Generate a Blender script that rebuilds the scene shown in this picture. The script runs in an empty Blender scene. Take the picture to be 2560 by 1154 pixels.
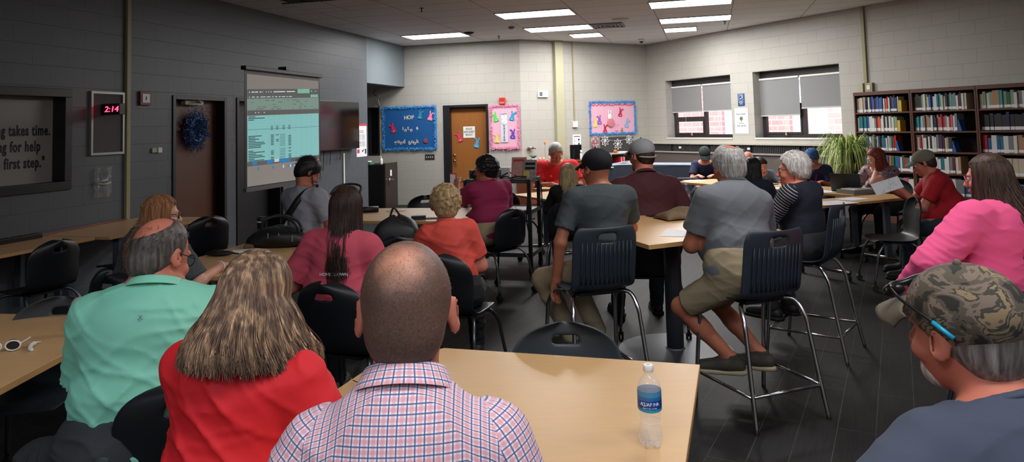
import bpy, math, random
import numpy as np
from mathutils import Vector, Matrix, Euler
random.seed(7)
C = bpy.context.scene.collection
PI = math.pi
def R(d): return math.radians(d)

# ------------------------------------------------------------ camera model
CAMZ, F, CXP, CYP = 1.62, 1800.0, 1280.0, 202.0
pi_, ro_ = R(3.6), R(-1.53)
_f = np.array([0, math.cos(pi_), math.sin(pi_)]); _u = np.array([0, -math.sin(pi_), math.cos(pi_)]); _r = np.array([1., 0, 0])
RT = math.cos(ro_)*_r + math.sin(ro_)*_u; DN = math.sin(ro_)*_r - math.cos(ro_)*_u; FW = _f
EYE = np.array([0, 0, CAMZ])
def ray(x, y): return (x-CXP)/F*RT + (y-CYP)/F*DN + FW
def atz(x, y, z):                                   # the place on the level plane z that the photo shows at x, y
    d = ray(x, y); return EYE + d*((z-CAMZ)/d[2])
def aty(x, y, Y):                                   # the place Y metres into the room
    d = ray(x, y); return EYE + d*(Y/d[1])
cam = bpy.data.cameras.new('camera'); co = bpy.data.objects.new('camera', cam); C.objects.link(co)
cam.sensor_width = 36; cam.sensor_fit = 'HORIZONTAL'; cam.lens = F/2560*36; cam.shift_y = (CYP-577)/2560; cam.clip_start = .05
m = Matrix(((RT[0], -DN[0], -FW[0], 0), (RT[1], -DN[1], -FW[1], 0), (RT[2], -DN[2], -FW[2], CAMZ), (0, 0, 0, 1)))
co.matrix_world = m
bpy.context.scene.camera = co
sc_ = bpy.context.scene
sc_.view_settings.view_transform = 'Standard'; sc_.view_settings.look = 'None'; sc_.view_settings.gamma = 1
sc_.view_settings.exposure = 0.0; sc_.view_settings.use_curve_mapping = False
try:
    sc_.cycles.max_bounces = 8; sc_.cycles.diffuse_bounces = 5; sc_.cycles.glossy_bounces = 3; sc_.cycles.transmission_bounces = 6
    sc_.cycles.transparent_max_bounces = 8; sc_.cycles.use_denoising = True; sc_.cycles.sample_clamp_indirect = 4.0; sc_.cycles.caustics_refractive = False; sc_.cycles.caustics_reflective = False
except Exception: pass

# ------------------------------------------------------------ materials
def srgb(r, g, b):
    f = lambda c: (c/255/12.92) if c/255 <= .04045 else ((c/255+.055)/1.055)**2.4
    return (f(r), f(g), f(b), 1)
class NT:
    def __init__(s, name):
        s.m = bpy.data.materials.new(name); s.m.use_nodes = True; s.t = s.m.node_tree; s.b = s.t.nodes['Principled BSDF']
    def n(s, typ, **kw):
        n = s.t.nodes.new('ShaderNode'+typ)
        for k, v in kw.items():
            if hasattr(n, k) and k not in ('Scale',): setattr(n, k, v)
        return n
    def l(s, a, b): s.t.links.new(a, b)
    def set(s, **kw):
        for k, v in kw.items(): s.b.inputs[k.replace('_', ' ')].default_value = v
        return s
def mat(name, col, rough=.6, metal=0, noise=0, nscale=8, bump=0, bscale=60, spec=.5, coat=0, trans=0, alpha=1, emit=None, estr=0, sheen=0, stretch=(1, 1, 1), coord='Object', bdist=.002):
    k = NT(name); b = k.b
    if max(col[:3]) > 1: col = srgb(*col[:3])
    b.inputs['Base Color'].default_value = col; b.inputs['Roughness'].default_value = rough; b.inputs['Metallic'].default_value = metal
    b.inputs['Specular IOR Level'].default_value = spec; b.inputs['Coat Weight'].default_value = coat
    b.inputs['Transmission Weight'].default_value = trans; b.inputs['Alpha'].default_value = alpha; b.inputs['Sheen Weight'].default_value = sheen
    if emit: b.inputs['Emission Color'].default_value = emit; b.inputs['Emission Strength'].default_value = estr
    if noise or bump:
        tc = k.n('TexCoord'); mp = k.n('Mapping'); mp.inputs['Scale'].default_value = stretch; k.l(tc.outputs[coord], mp.inputs[0])
        if noise:
            n = k.n('TexNoise'); n.inputs['Scale'].default_value = nscale; n.inputs['Detail'].default_value = 5; k.l(mp.outputs[0], n.inputs['Vector'])
            mx = k.n('Mix', data_type='RGBA'); k.l(n.outputs['Fac'], mx.inputs[0])
            mx.inputs[6].default_value = tuple(max(0, c*(1-noise)) for c in col[:3])+(1,); mx.inputs[7].default_value = tuple(min(1, c*(1+noise)) for c in col[:3])+(1,)
            k.l(mx.outputs[2], b.inputs['Base Color'])
        if bump:
            n2 = k.n('TexNoise'); n2.inputs['Scale'].default_value = bscale; n2.inputs['Detail'].default_value = 4; k.l(mp.outputs[0], n2.inputs['Vector'])
            bp = k.n('Bump'); bp.inputs['Strength'].default_value = bump; bp.inputs['Distance'].default_value = bdist; k.l(n2.outputs['Fac'], bp.inputs['Height']); k.l(bp.outputs[0], b.inputs['Normal'])
    return k.m
M = {}
def block_mat(name, col, mort, rough=.55):
    k = NT(name); tc = k.n('TexCoord'); sp = k.n('SeparateXYZ'); cb = k.n('CombineXYZ'); k.l(tc.outputs['Object'], sp.inputs[0])
    k.l(sp.outputs[0], cb.inputs[0]); ad = k.n('Math', operation='ADD'); ad.inputs[1].default_value = -.105+2.032; k.l(sp.outputs[2], ad.inputs[0]); k.l(ad.outputs[0], cb.inputs[1])
    br = k.n('TexBrick'); br.offset = .5; br.inputs['Scale'].default_value = 1; br.inputs['Brick Width'].default_value = .4064; br.inputs['Row Height'].default_value = .2032
    br.inputs['Mortar Size'].default_value = .0035; br.inputs['Mortar Smooth'].default_value = .6; br.inputs['Bias'].default_value = 0
    c = srgb(*col); br.inputs['Color1'].default_value = c; br.inputs['Color2'].default_value = tuple(x*.975 for x in c[:3])+(1,); br.inputs['Mortar'].default_value = srgb(*mort)
    k.l(cb.outputs[0], br.inputs['Vector']); k.l(br.outputs['Color'], k.b.inputs['Base Color']); k.b.inputs['Roughness'].default_value = rough
    n = k.n('TexNoise'); n.inputs['Scale'].default_value = 35; n.inputs['Detail'].default_value = 6; k.l(tc.outputs['Object'], n.inputs['Vector'])
    m1 = k.n('Math', operation='MULTIPLY'); m1.inputs[1].default_value = -.7; k.l(br.outputs['Fac'], m1.inputs[0])
    m2 = k.n('Math', operation='MULTIPLY_ADD'); m2.inputs[1].default_value = .25; k.l(n.outputs['Fac'], m2.inputs[0]); k.l(m1.outputs[0], m2.inputs[2])
    bp = k.n('Bump'); bp.inputs['Strength'].default_value = .5; bp.inputs['Distance'].default_value = .006; k.l(m2.outputs[0], bp.inputs['Height']); k.l(bp.outputs[0], k.b.inputs['Normal'])
    return k.m
M['wall_grey'] = block_mat('painted block grey', (84, 89, 95), (70, 75, 80), .5)
M['wall_cream'] = block_mat('painted block cream', (174, 171, 163), (152, 149, 141), .5)
M['soffit'] = mat('soffit paint', (112, 122, 128), .35, noise=.03, nscale=2)
M['black_trim'] = mat('black painted metal', (22, 23, 26), .45)
M['door_wood'] = mat('stained door veneer', (144, 90, 42), .4, noise=.22, nscale=3, stretch=(14, 14, 1))
M['door_dark'] = mat('dark stained door veneer', (92, 50, 28), .45, noise=.22, nscale=3, stretch=(14, 14, 1))
M['laminate'] = mat('maple laminate', (206, 166, 118), .38, noise=.07, nscale=5, stretch=(1.2, 9, 1), spec=.4)
M['laminate_edge'] = mat('maple edge band', (196, 152, 98), .45, noise=.05)
M['black_plastic'] = mat('black plastic', (20, 21, 24), .42, bump=.15, bscale=300)
M['black_shell'] = mat('black chair shell plastic', (24, 26, 30), .38, bump=.1, bscale=400, bdist=.0006)
M['teal_shell'] = mat('dark slate chair shell plastic', (42, 52, 62), .45, bump=.1, bscale=400, bdist=.0006)
M['grey_shell'] = mat('charcoal chair shell plastic', (52, 60, 66), .42, bump=.1, bscale=400, bdist=.0006)
M['chrome'] = mat('chromed steel', (200, 202, 205), .18, 1)
M['steel'] = mat('satin grey steel', (120, 124, 130), .4, .8)
M['table_steel'] = mat('dark grey table metal', (78, 86, 96), .42, .3)
M['disc'] = mat('brushed steel disc', (112, 114, 120), .5, .35, bump=.1, bscale=40, stretch=(1, 20, 1))
M['rubber'] = mat('black rubber', (12, 12, 13), .7)
M['white'] = mat('white plastic', (225, 225, 222), .45)
M['paper'] = mat('white paper', (235, 236, 240), .7)
M['beige_metal'] = mat('cream painted metal', (172, 168, 140), .45)
M['pipe_dark'] = mat('olive beige conduit', (150, 144, 108), .5)
M['red'] = mat('red plastic', (190, 40, 36), .4)
M['alum'] = mat('brushed aluminium', (150, 152, 150), .45, .6)
M['grey_board'] = mat('grey felt board', (84, 82, 80), .85, noise=.05, nscale=60)
M['wood_shelf'] = mat('walnut shelf laminate', (92, 52, 36), .5, noise=.2, nscale=3, stretch=(1, 1, 12))
M['wood_back'] = mat('dark shelf back panel', (34, 24, 22), .7)
M['radiator'] = mat('taupe heater enclosure', (92, 84, 80), .5)
M['radiator_grille'] = mat('dark heater grille', (52, 50, 52), .6)
M['glass'] = mat('window glass', (255, 255, 255), .02, trans=1, alpha=.12)
M['blind'] = mat('grey roller blind fabric', (132, 132, 132), .85, bump=.1, bscale=500)
M['win_frame'] = mat('dark bronze window frame', (46, 40, 40), .5)
M['screen_black'] = mat('black glossy display', (10, 10, 12), .12, spec=.6)
M['light'] = mat('lit diffuser', (255, 255, 255), .5, emit=(1, .98, .96, 1), estr=9)
M['ink'] = mat('black ink', (25, 25, 28), .7)
M['cream_ink'] = mat('cream card letters', (214, 208, 192), .7)

# ------------------------------------------------------------ mesh building
class MB:
    def __init__(s): s.v = []; s.f = []; s.mi = []
    def add(s, v, f, mi=0):
        o = len(s.v); s.v += [tuple(p) for p in v]; s.f += [tuple(i+o for i in q) for q in f]; s.mi += [mi]*len(f); return s
    def box(s, lo, hi, mi=0, mat=None):
        x0, y0, z0 = lo; x1, y1, z1 = hi
        v = [(x0, y0, z0), (x1, y0, z0), (x1, y1, z0), (x0, y1, z0), (x0, y0, z1), (x1, y0, z1), (x1, y1, z1), (x0, y1, z1)]
        if mat is not None: v = [tuple(mat @ Vector(p)) for p in v]
        return s.add(v, [(0, 3, 2, 1), (4, 5, 6, 7), (0, 1, 5, 4), (1, 2, 6, 5), (2, 3, 7, 6), (3, 0, 4, 7)], mi)
    def cbox(s, c, size, mi=0, mat=None):
        return s.box([c[i]-size[i]/2 for i in range(3)], [c[i]+size[i]/2 for i in range(3)], mi, mat)
    def tube(s, pts, r, seg=8, mi=0, caps=True, closed=False):
        P = [Vector(p) for p in pts]; n = len(P); rr = r if hasattr(r, '__len__') else [r]*n
        v = []; up = None
        for i, p in enumerate(P):
            if closed: t = (P[(i+1) % n]-P[i-1])
            else: t = (P[min(i+1, n-1)]-P[max(i-1, 0)])
            t.normalize()
            if up is None:
                up = Vector((0, 0, 1)) if abs(t.z) < .9 else Vector((1, 0, 0))
            a = t.cross(up)
            if a.length < 1e-5: a = t.cross(Vector((0, 1, 0)))
            a.normalize(); b = a.cross(t); b.normalize(); up = b
            for j in range(seg):
                an = 2*PI*j/seg; v.append(p + (a*math.cos(an)+b*math.sin(an))*rr[i])
        f = []
        for i in range(n if closed else n-1):
            k = (i+1) % n
            for j in range(seg): f.append((i*seg+j, i*seg+(j+1) % seg, k*seg+(j+1) % seg, k*seg+j))
        if caps and not closed: f.append(tuple(range(seg-1, -1, -1))); f.append(tuple((n-1)*seg+j for j in range(seg)))
        return s.add(v, f, mi)
    def lathe(s, prof, seg=24, c=(0, 0, 0), mi=0, ax='z'):
        v = []; f = []
        for r, z in prof:
            for j in range(seg):
                a = 2*PI*j/seg; p = (r*math.cos(a), r*math.sin(a), z)
                if ax == 'y': p = (p[0], -p[2], p[1])
                if ax == 'x': p = (p[2], p[0], p[1])
                v.append((p[0]+c[0], p[1]+c[1], p[2]+c[2]))
        for i in range(len(prof)-1):
            for j in range(seg): f.append((i*seg+j, i*seg+(j+1) % seg, (i+1)*seg+(j+1) % seg, (i+1)*seg+j))
        f.append(tuple(range(seg-1, -1, -1))); f.append(tuple((len(prof)-1)*seg+j for j in range(seg)))
        return s.add(v, f, mi)
    def prism(s, poly, z0, z1, mi=0, mis=None, ax='z'):
        n = len(poly)
        def T(x, y, z): return (x, y, z) if ax == 'z' else (x, z, y)
        v = [T(x, y, z0) for x, y in poly]+[T(x, y, z1) for x, y in poly]
        s.add(v, [tuple(range(n-1, -1, -1)), tuple(range(n, 2*n))], mi)
        o = len(s.v)-2*n
        s.f += [(o+i, o+(i+1) % n, o+n+(i+1) % n, o+n+i) for i in range(n)]; s.mi += [mi if mis is None else mis]*n
        return s
    def ball(s, c, r, seg=12, mi=0):
        r = r if hasattr(r, '__len__') else (r, r, r); n = seg//2
        v = [(c[0], c[1], c[2]-r[2])]
        for i in range(1, n):
            a = -PI/2+PI*i/n
            for j in range(seg): b = 2*PI*j/seg; v.append((c[0]+r[0]*math.cos(a)*math.cos(b), c[1]+r[1]*math.cos(a)*math.sin(b), c[2]+r[2]*math.sin(a)))
        v.append((c[0], c[1], c[2]+r[2])); f = [(0, 1+(j+1) % seg, 1+j) for j in range(seg)]
        for i in range(n-2):
            for j in range(seg): f.append((1+i*seg+j, 1+i*seg+(j+1) % seg, 1+(i+1)*seg+(j+1) % seg, 1+(i+1)*seg+j))
        t = len(v)-1; o = 1+(n-2)*seg; f += [(o+j, o+(j+1) % seg, t) for j in range(seg)]
        return s.add(v, f, mi)
    def build(s, name, mats, parent=None, loc=None, rotz=None, smooth=False, bevel=0, solid=0, subsurf=0, auto=False):
        me = bpy.data.meshes.new(name); me.from_pydata(s.v, [], s.f)
        mats = mats if isinstance(mats, (list, tuple)) else [mats]
        for q in mats: me.materials.append(q)
        if len(mats) > 1: me.polygons.foreach_set('material_index', s.mi)
        if smooth: me.polygons.foreach_set('use_smooth', [True]*len(s.f))
        me.update()
        o = made(bpy.data.objects.new(name, me)); C.objects.link(o)
        if parent is not None: o.parent = parent
        if loc is not None: o.location = loc
        if rotz is not None: o.rotation_euler = (0, 0, rotz)
        if solid: q = o.modifiers.new('s', 'SOLIDIFY'); q.thickness = solid; q.offset = 0
        if bevel: q = o.modifiers.new('b', 'BEVEL'); q.width = bevel; q.segments = 2; q.limit_method = 'ANGLE'
        if subsurf: q = o.modifiers.new('u', 'SUBSURF'); q.levels = subsurf; q.render_levels = subsurf
        if auto:
            try: me.set_sharp_from_angle(angle=R(40))
            except Exception: pass
        return o
def tag(o, label=None, cat=None, group=None, kind=None):
    if label: o['label'] = label
    if cat: o['category'] = cat
    if group: o['group'] = group
    if kind: o['kind'] = kind
    return o
def empty(name, loc=(0, 0, 0), rz=0, label=None, cat=None, group=None):
    o = bpy.data.objects.new(name, None); C.objects.link(o); o.location = loc; o.rotation_euler = (0, 0, rz); o.empty_display_size = .1
    return tag(o, label, cat, group)
ORDER = {}
def made(o): ORDER[o.name] = len(ORDER); return o
def kids(o): return sorted(o.children, key=lambda c: ORDER.get(c.name, 1e9))
def copy_tree(o, parent=None):
    c = o.copy(); C.objects.link(c); c.parent = parent
    for ch in kids(o): copy_tree(ch, c)
    return c
def text(body, size, matl, parent, loc, rot=(PI/2, 0, 0), name='lettering', ext=.001, align='CENTER', sx=1, font_shear=0, space=1, bold=0):
    cu = bpy.data.curves.new(name, 'FONT'); cu.body = body; cu.size = size; cu.extrude = ext; cu.align_x = align; cu.align_y = 'CENTER'; cu.shear = font_shear; cu.space_character = space
    cu.offset = bold; cu.materials.append(matl); cu.resolution_u = 3; tmp = bpy.data.objects.new(name, cu); C.objects.link(tmp)
    me = bpy.data.meshes.new_from_object(tmp.evaluated_get(bpy.context.evaluated_depsgraph_get())); me.name = name; bpy.data.objects.remove(tmp)
    if not me.materials: me.materials.append(matl)
    o = made(bpy.data.objects.new(name, me)); C.objects.link(o); o.parent = parent; o.location = loc; o.rotation_euler = rot; o.scale = (sx, 1, 1)
    return o
def smooth_path(pts, n=6):
    P = [Vector(p) for p in pts]; out = []
    for i in range(len(P)-1):
        p0 = P[max(i-1, 0)]; p1 = P[i]; p2 = P[i+1]; p3 = P[min(i+2, len(P)-1)]
        for k in range(n):
            t = k/n; out.append(.5*((2*p1)+(-p0+p2)*t+(2*p0-5*p1+4*p2-p3)*t*t+(-p0+3*p1-3*p2+p3)*t**3))
    out.append(P[-1]); return out
# ------------------------------------------------------------ the room
H = 3.42
A = np.array([-2.33, 15.58]); B = np.array([.17, 14.94]); Cc = np.array([3.10, 16.58])
AZL, AZB, AZW, AZR = 15.0, 104.37, 60.8, 151.6
def dirv(az): return np.array([math.sin(R(az)), math.cos(R(az))])
class Frame:                                         # x runs along the wall, y out of the room, z up
    def __init__(s, O, az): s.O = O; s.az = az; s.d = dirv(az); s.n = np.array([-s.d[1], s.d[0]]); s.rz = R(90-az)
    def p(s, x, y=0, z=0): q = s.O+s.d*x+s.n*y; return (q[0], q[1], z)
FL, FB, FWg, FR = Frame(A, AZL), Frame(A, AZB), Frame(B, AZW), Frame(Cc, AZR)
def slab(name, fr, s0, s1, z0, z1, th, matl, holes=(), kind='structure', edge=None):
    xs = sorted({s0, s1, *[v for h in holes for v in (h[0], h[1]) if s0 < v < s1]}); zs = sorted({z0, z1, *[v for h in holes for v in (h[2], h[3]) if z0 < v < z1]})
    def hole(i, j):
        if i < 0 or j < 0 or i >= len(xs)-1 or j >= len(zs)-1: return True
        cx = (xs[i]+xs[i+1])/2; cz = (zs[j]+zs[j+1])/2
        return any(h[0] < cx < h[1] and h[2] < cz < h[3] for h in holes)
    mb = MB()
    for i in range(len(xs)-1):
        for j in range(len(zs)-1):
            if hole(i, j): continue
            a, b, c, d = xs[i], xs[i+1], zs[j], zs[j+1]
            mb.add([(a, 0, c), (b, 0, c), (b, 0, d), (a, 0, d)], [(0, 1, 2, 3)]); mb.add([(a, th, c), (b, th, c), (b, th, d), (a, th, d)], [(3, 2, 1, 0)])
            if hole(i-1, j): mb.add([(a, 0, c), (a, 0, d), (a, th, d), (a, th, c)], [(0, 1, 2, 3)], 1)
            if hole(i+1, j): mb.add([(b, 0, c), (b, th, c), (b, th, d), (b, 0, d)], [(0, 1, 2, 3)], 1)
            if hole(i, j-1): mb.add([(a, 0, c), (a, th, c), (b, th, c), (b, 0, c)], [(0, 1, 2, 3)], 1)
            if hole(i, j+1): mb.add([(a, 0, d), (b, 0, d), (b, th, d), (a, th, d)], [(0, 1, 2, 3)], 1)
    o = mb.build(name, [matl, edge or matl], loc=fr.p(0), rotz=fr.rz); o['kind'] = kind; return o
W1 = (.65, 2.6, 1.28, 2.53); W2 = (3.18, 5.08, 1.28, 2.53)
D1 = (-7.04, -6.02, 0, 2.11); D2 = (-5.80, -4.72, 0, 2.12); WL = (-11.2, -8.49, 1.10, 2.12)
slab('wall_left', FL, -20, -1.80, 0, H, .22, M['wall_grey'], [D1, D2, WL])
slab('wall_soffit', FL, -1.8, 0, 2.53, H, .22, M['soffit'])
slab('wall_back', FB, -3.4, 2.58, 0, H, .2, M['wall_cream'], [(-.87, -.60, 1.07, 2.11), (.87, 1.87, 0, 2.10)])
slab('wall_wing', FWg, 0, 3.36, 0, H, .2, M['wall_cream'])
slab('wall_right', FR, 0, 17, 0, H, .34, M['wall_cream'], [W1, W2])
NKO = FL.p(-1.8, .22); nf = Frame(np.array(NKO[:2]), AZB)
slab('wall_nook', Frame(np.array(FL.p(-1.8, .0)[:2]), AZB-180), .22, 3.4, 0, H, .2, M['wall_cream'])
slab('wall_nook_end', Frame(np.array(FB.p(-3.2)[:2]), AZL), -2.2, 0, 0, H, .2, M['wall_cream'])
Dp = FR.p(17); Lp = FL.p(-20)
v = np.array([Lp[0]-Dp[0], Lp[1]-Dp[1]]); azr = math.degrees(math.atan2(v[0], v[1]))
slab('wall_rear', Frame(np.array(Dp[:2]), azr), 0, float(np.linalg.norm(v)), 0, H, .2, M['wall_cream'])
# floor of dark vinyl planks
k = NT('charcoal plank flooring'); tc = k.n('TexCoord'); mp = k.n('Mapping'); mp.inputs['Rotation'].default_value = (0, 0, R(90+28)); k.l(tc.outputs['Object'], mp.inputs[0])
br = k.n('TexBrick'); br.inputs['Scale'].default_value = 1; br.inputs['Brick Width'].default_value = 1.2; br.inputs['Row Height'].default_value = .18; br.inputs['Mortar Size'].default_value = .0016
br.inputs['Color1'].default_value = (.0105, .0103, .0105, 1); br.inputs['Color2'].default_value = (.015, .0145, .0145, 1); br.inputs['Mortar'].default_value = (.07, .067, .065, 1); br.inputs['Bias'].default_value = -.2
k.l(mp.outputs[0], br.inputs['Vector'])
nz = k.n('TexNoise'); mp2 = k.n('Mapping'); mp2.inputs['Scale'].default_value = (2, 60, 1); k.l(mp.outputs[0], mp2.inputs[0]); k.l(mp2.outputs[0], nz.inputs['Vector']); nz.inputs['Scale'].default_value = 2; nz.inputs['Detail'].default_value = 6
mx = k.n('Mix', data_type='RGBA', blend_type='MULTIPLY'); mx.inputs[0].default_value = .8; k.l(br.outputs['Color'], mx.inputs[6])
rp = k.n('ValToRGB'); rp.color_ramp.elements[0].color = (.55, .55, .55, 1); rp.color_ramp.elements[1].color = (1.5, 1.5, 1.5, 1); rp.color_ramp.elements[0].position = .3; rp.color_ramp.elements[1].position = .7
k.l(nz.outputs['Fac'], rp.inputs[0]); k.l(rp.outputs[0], mx.inputs[7]); k.l(mx.outputs[2], k.b.inputs['Base Color'])
k.b.inputs['Roughness'].default_value = .55; k.b.inputs['Specular IOR Level'].default_value = .22
M['floor'] = k.m
poly = [FL.p(-20, .25)[:2], Dp[:2], FR.p(0, .35)[:2], FWg.p(0, .2)[:2], FB.p(-3.6, .2)[:2], FL.p(-2, 3)[:2], FL.p(-2, .22)[:2], FL.p(-8, 1.6)[:2]]
polyf = [FL.p(-20, 1.6)[:2], Frame(np.array(Dp[:2]), azr).p(0, -.1)[:2], FR.p(17, .35)[:2], FR.p(-.2, .35)[:2], FB.p(-3.6, 1.2)[:2], FB.p(-3.6, -3)[:2]]
MB().prism([tuple(p) for p in polyf], -.1, 0).build('floor', M['floor'])['kind'] = 'structure'
# suspended ceiling with 2 x 4 ft tiles
k = NT('ceiling tiles'); tc = k.n('TexCoord'); br = k.n('TexBrick'); br.offset = 0; br.inputs['Scale'].default_value = 1; br.inputs['Brick Width'].default_value = 1.2192; br.inputs['Row Height'].default_value = .6096
br.inputs['Mortar Size'].default_value = .006; br.inputs['Mortar Smooth'].default_value = .3
br.inputs['Color1'].default_value = srgb(242, 241, 240); br.inputs['Color2'].default_value = srgb(238, 237, 236); br.inputs['Mortar'].default_value = srgb(120, 116, 112)
k.l(tc.outputs['Object'], br.inputs['Vector']); k.l(br.outputs['Color'], k.b.inputs['Base Color']); k.b.inputs['Roughness'].default_value = .8
nz = k.n('TexNoise'); nz.inputs['Scale'].default_value = 120; k.l(tc.outputs['Object'], nz.inputs['Vector']); bp = k.n('Bump'); bp.inputs['Strength'].default_value = .25; bp.inputs['Distance'].default_value = .004; k.l(nz.outputs['Fac'], bp.inputs['Height']); k.l(bp.outputs[0], k.b.inputs['Normal'])
M['ceiling'] = k.m
g0 = np.array([.42, 12.0-.05]); FC = Frame(np.array([-.08, 12.0]), 105)       # ceiling grid frame: x along the long side of the panels
LIGHTS = [('L1', (-1.46, 13.97), 0), ('L2', (.41, 11.54), 0), ('L3', (.90, 13.36), 0), ('L4', (1.53, 14.5), 1), ('L5', (2.74, 10.85), 0), ('L6', (3.26, 12.63), 0), ('L7', (3.32, 14.0), 1)]
def cgrid(p): q = np.array(p)-FC.O; return q@FC.d, q@FC.n
mbc = MB(); pc = [cgrid(p) for p in polyf]; mbc.prism([tuple(p) for p in pc][::1], H, H+.05)
cl = mbc.build('ceiling', M['ceiling'], loc=(FC.O[0], FC.O[1], 0), rotz=FC.rz); cl['kind'] = 'structure'
MB().prism([tuple(FB.p(-3.4, .25)[:2]), tuple(FB.p(-.2, -.0)[:2]), tuple(FL.p(-1.8, .2)[:2]), tuple(FB.p(-3.4, -2.2)[:2])][::-1], 2.75, 2.8).build('ceiling_nook', M['soffit'])['kind'] = 'structure'
# ceiling light panels: real lamps
def panel(u, v_, w, h, label, group='recessed ceiling light panels', power=55, emis=9):
    loc = FC.p(u, v_, H); o = empty('ceiling_light', loc, FC.rz, label, 'ceiling light', group)
    fr = MB(); t = .018
    fr.box((-w/2-t, -h/2-t, -.012), (w/2+t, -h/2, .002)).box((-w/2-t, h/2, -.012), (w/2+t, h/2+t, .002)).box((-w/2-t, -h/2, -.012), (-w/2, h/2, .002)).box((w/2, -h/2, -.012), (w/2+t, h/2, .002))
    fr.build('frame', M['alum'], o)
    MB().box((-w/2, -h/2, -.006), (w/2, h/2, .0)).build('diffuser', M['light'], o)
    la = bpy.data.lights.new('lamp', 'AREA'); la.shape = 'RECTANGLE'; la.size = w; la.size_y = h; la.energy = power; la.color = (1, .99, .98)
    lo = bpy.data.objects.new('lamp', la); C.objects.link(lo); lo.parent = o; lo.location = (0, 0, -.02)
    return o
pos = {}
names = dict(L1='long ceiling light nearest the grey wall, its end beside a smoke detector', L2='widest of the four long lit panels in the middle of the ceiling', L3='long ceiling light with the slotted air vent at its right end',
  L4='small short lit panel just above the square pillar strip', L5='lit panel cut off by the top edge, nearest on the right', L6='long dimmer lit panel above the first window', L7='small short bluish lit panel nearest the window wall')
for n, p, half in LIGHTS:
    u, v_ = cgrid(p); panel(u, v_, .6 if half else 1.2, .6, names[n], power=(21 if half else 43))
def hit(fr, px, py, y=0):                            # where the photo's line of sight meets the wall (s along it, z up)
    d = ray(px, py); n = np.array([fr.n[0], fr.n[1], 0]); P0 = np.array([*fr.p(0, y)[:2], 0]); t = ((P0-EYE)@n)/(d@n); P = EYE+t*d
    return float((P[:2]-fr.O)@fr.d), float(P[2])
Frame.hit = hit
def on(fr, name, s, z, label, cat, y=0, group=None, rz=0): return empty(name, fr.p(s, y, z), fr.rz+rz, label, cat, group)
E3 = [M['black_trim']]
# ---- left wall: interior window with lettering
def rectframe(mb, x0, x1, z0, z1, w, y0, y1, mi=0):
    mb.box((x0, y0, z0), (x1, y1, z0+w), mi).box((x0, y0, z1-w), (x1, y1, z1), mi).box((x0, y0, z0+w), (x0+w, y1, z1-w), mi).box((x1-w, y0, z0+w), (x1, y1, z1-w), mi); return mb
w = empty('window_1', FL.p(-8.49, 0, 1.10), FL.rz); tag(w, kind='structure')
mb = MB(); rectframe(mb, -2.71, 0, 0, 1.02, .085, -.02, .2); mb.build('frame', M['black_trim'], w, bevel=.004)
M['film'] = mat('frosted dark window film', (150, 146, 142), .2, spec=.6)
MB().box((-2.62, .14, .085), (-.085, .15, .935)).build('pane', M['film'], w)
for ln, zz, xe in (('Healing takes time.', .60, -.20), ('Asking for help', .445, -.31), ('is the first step."', .285, -.26)):
    text(ln, .145, M['ink'], w, (xe+.085, .137, zz), align='RIGHT', sx=.61, space=1.14, bold=.0035)
# ---- display board, clock, conduit and small fittings
o = on(FL, 'notice_board', -8.04, 1.77, 'empty grey felt board in a thin metal frame beside the beige conduit', 'notice board')
mb = MB(); rectframe(mb, -.225, .225, -.34, .34, .025, -.03, 0); mb.build('frame', M['alum'], o); MB().box((-.2, -.015, -.315), (.2, -.003, .315)).build('felt_panel', M['grey_board'], o)
o = empty('wall_clock', FL.p(-8.10, -.03, 1.915), FL.rz-PI/2, 'black digital clock on a bracket showing 2:14 in red digits', 'clock')
# local: x runs out from the wall
mb = MB(); mb.box((.0, -.04, -.06), (.235, .04, .06)); mb.build('case', M['black_plastic'], o, bevel=.006)
M['led'] = mat('red lit digits', (255, 20, 40), .5, emit=(1, .03, .08, 1), estr=6)
text('2:14', .085, M['led'], o, (.135, -.043, -.002), name='display', sx=1.25, font_shear=.15)
MB().box((-.03, -.02, -.03), (.0, .02, .03)).build('bracket', M['black_plastic'], o)
def conduit(fr, s, z0, z1, w, d, matl, label):
    o = on(fr, 'conduit', s, z0, label, 'conduit'); MB().box((-w/2, -d, 0), (w/2, 0, z1-z0)).build('cover', matl, o, bevel=.004); return o
conduit(FL, -7.76, .70, H, .055, .035, M['pipe_dark'], 'beige vertical cable conduit running down the dark grey wall to the counter')
conduit(FWg, .92, 0, H, .20, .10, M['beige_metal'], 'wide boxed cream pilaster rising behind the person in the red polo')
conduit(FWg, 1.32, 1.69, H, .03, .025, M['pipe_dark'], 'thin cream conduit dropping to a small box on the cream wall')
o = conduit(FR, 5.58, 2.17, H, .06, .035, M['pipe_dark'], 'pale green vertical conduit above the left end of the bookcases')
def plate(fr, name, s, z, w, h, d, matl, label, cat, extra=None, bev=.004):
    o = on(fr, name, s, z, label, cat); MB().box((-w/2, -d, -h/2), (w/2, 0, h/2)).build('cover', matl, o, bevel=bev)
    if extra: extra(o)
    return o
def ex(o): MB().box((-.055, -.036, -.05), (.055, -.03, .05)).build('card', M['paper'], o); MB().box((-.01, -.038, -.02), (.005, -.036, .02)).build('symbol', M['ink'], o)
plate(FL, 'wall_sign', -7.50, 2.055, .17, .16, .03, mat('dark red frame', (110, 32, 34), .5), 'small dark red framed card between the conduit and the dark door', 'sign', ex)
def ex(o): MB().box((.01, -.03, -.03), (.07, -.02, .03)).build('switch', M['white'], o)
plate(FL, 'switch_plate', -7.31, 1.45, .15, .055, .02, M['beige_metal'], 'small beige switch box on the grey wall left of the dark door', 'switch', ex)
o = on(FL, 'plastic_bag', -8.10, 1.14, 'crumpled clear plastic bag taped to the grey wall below the felt board', 'plastic bag')
k = mat('clear crumpled plastic', (200, 205, 205), .15, alpha=.16, bump=.6, bscale=22, bdist=.01)
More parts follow.
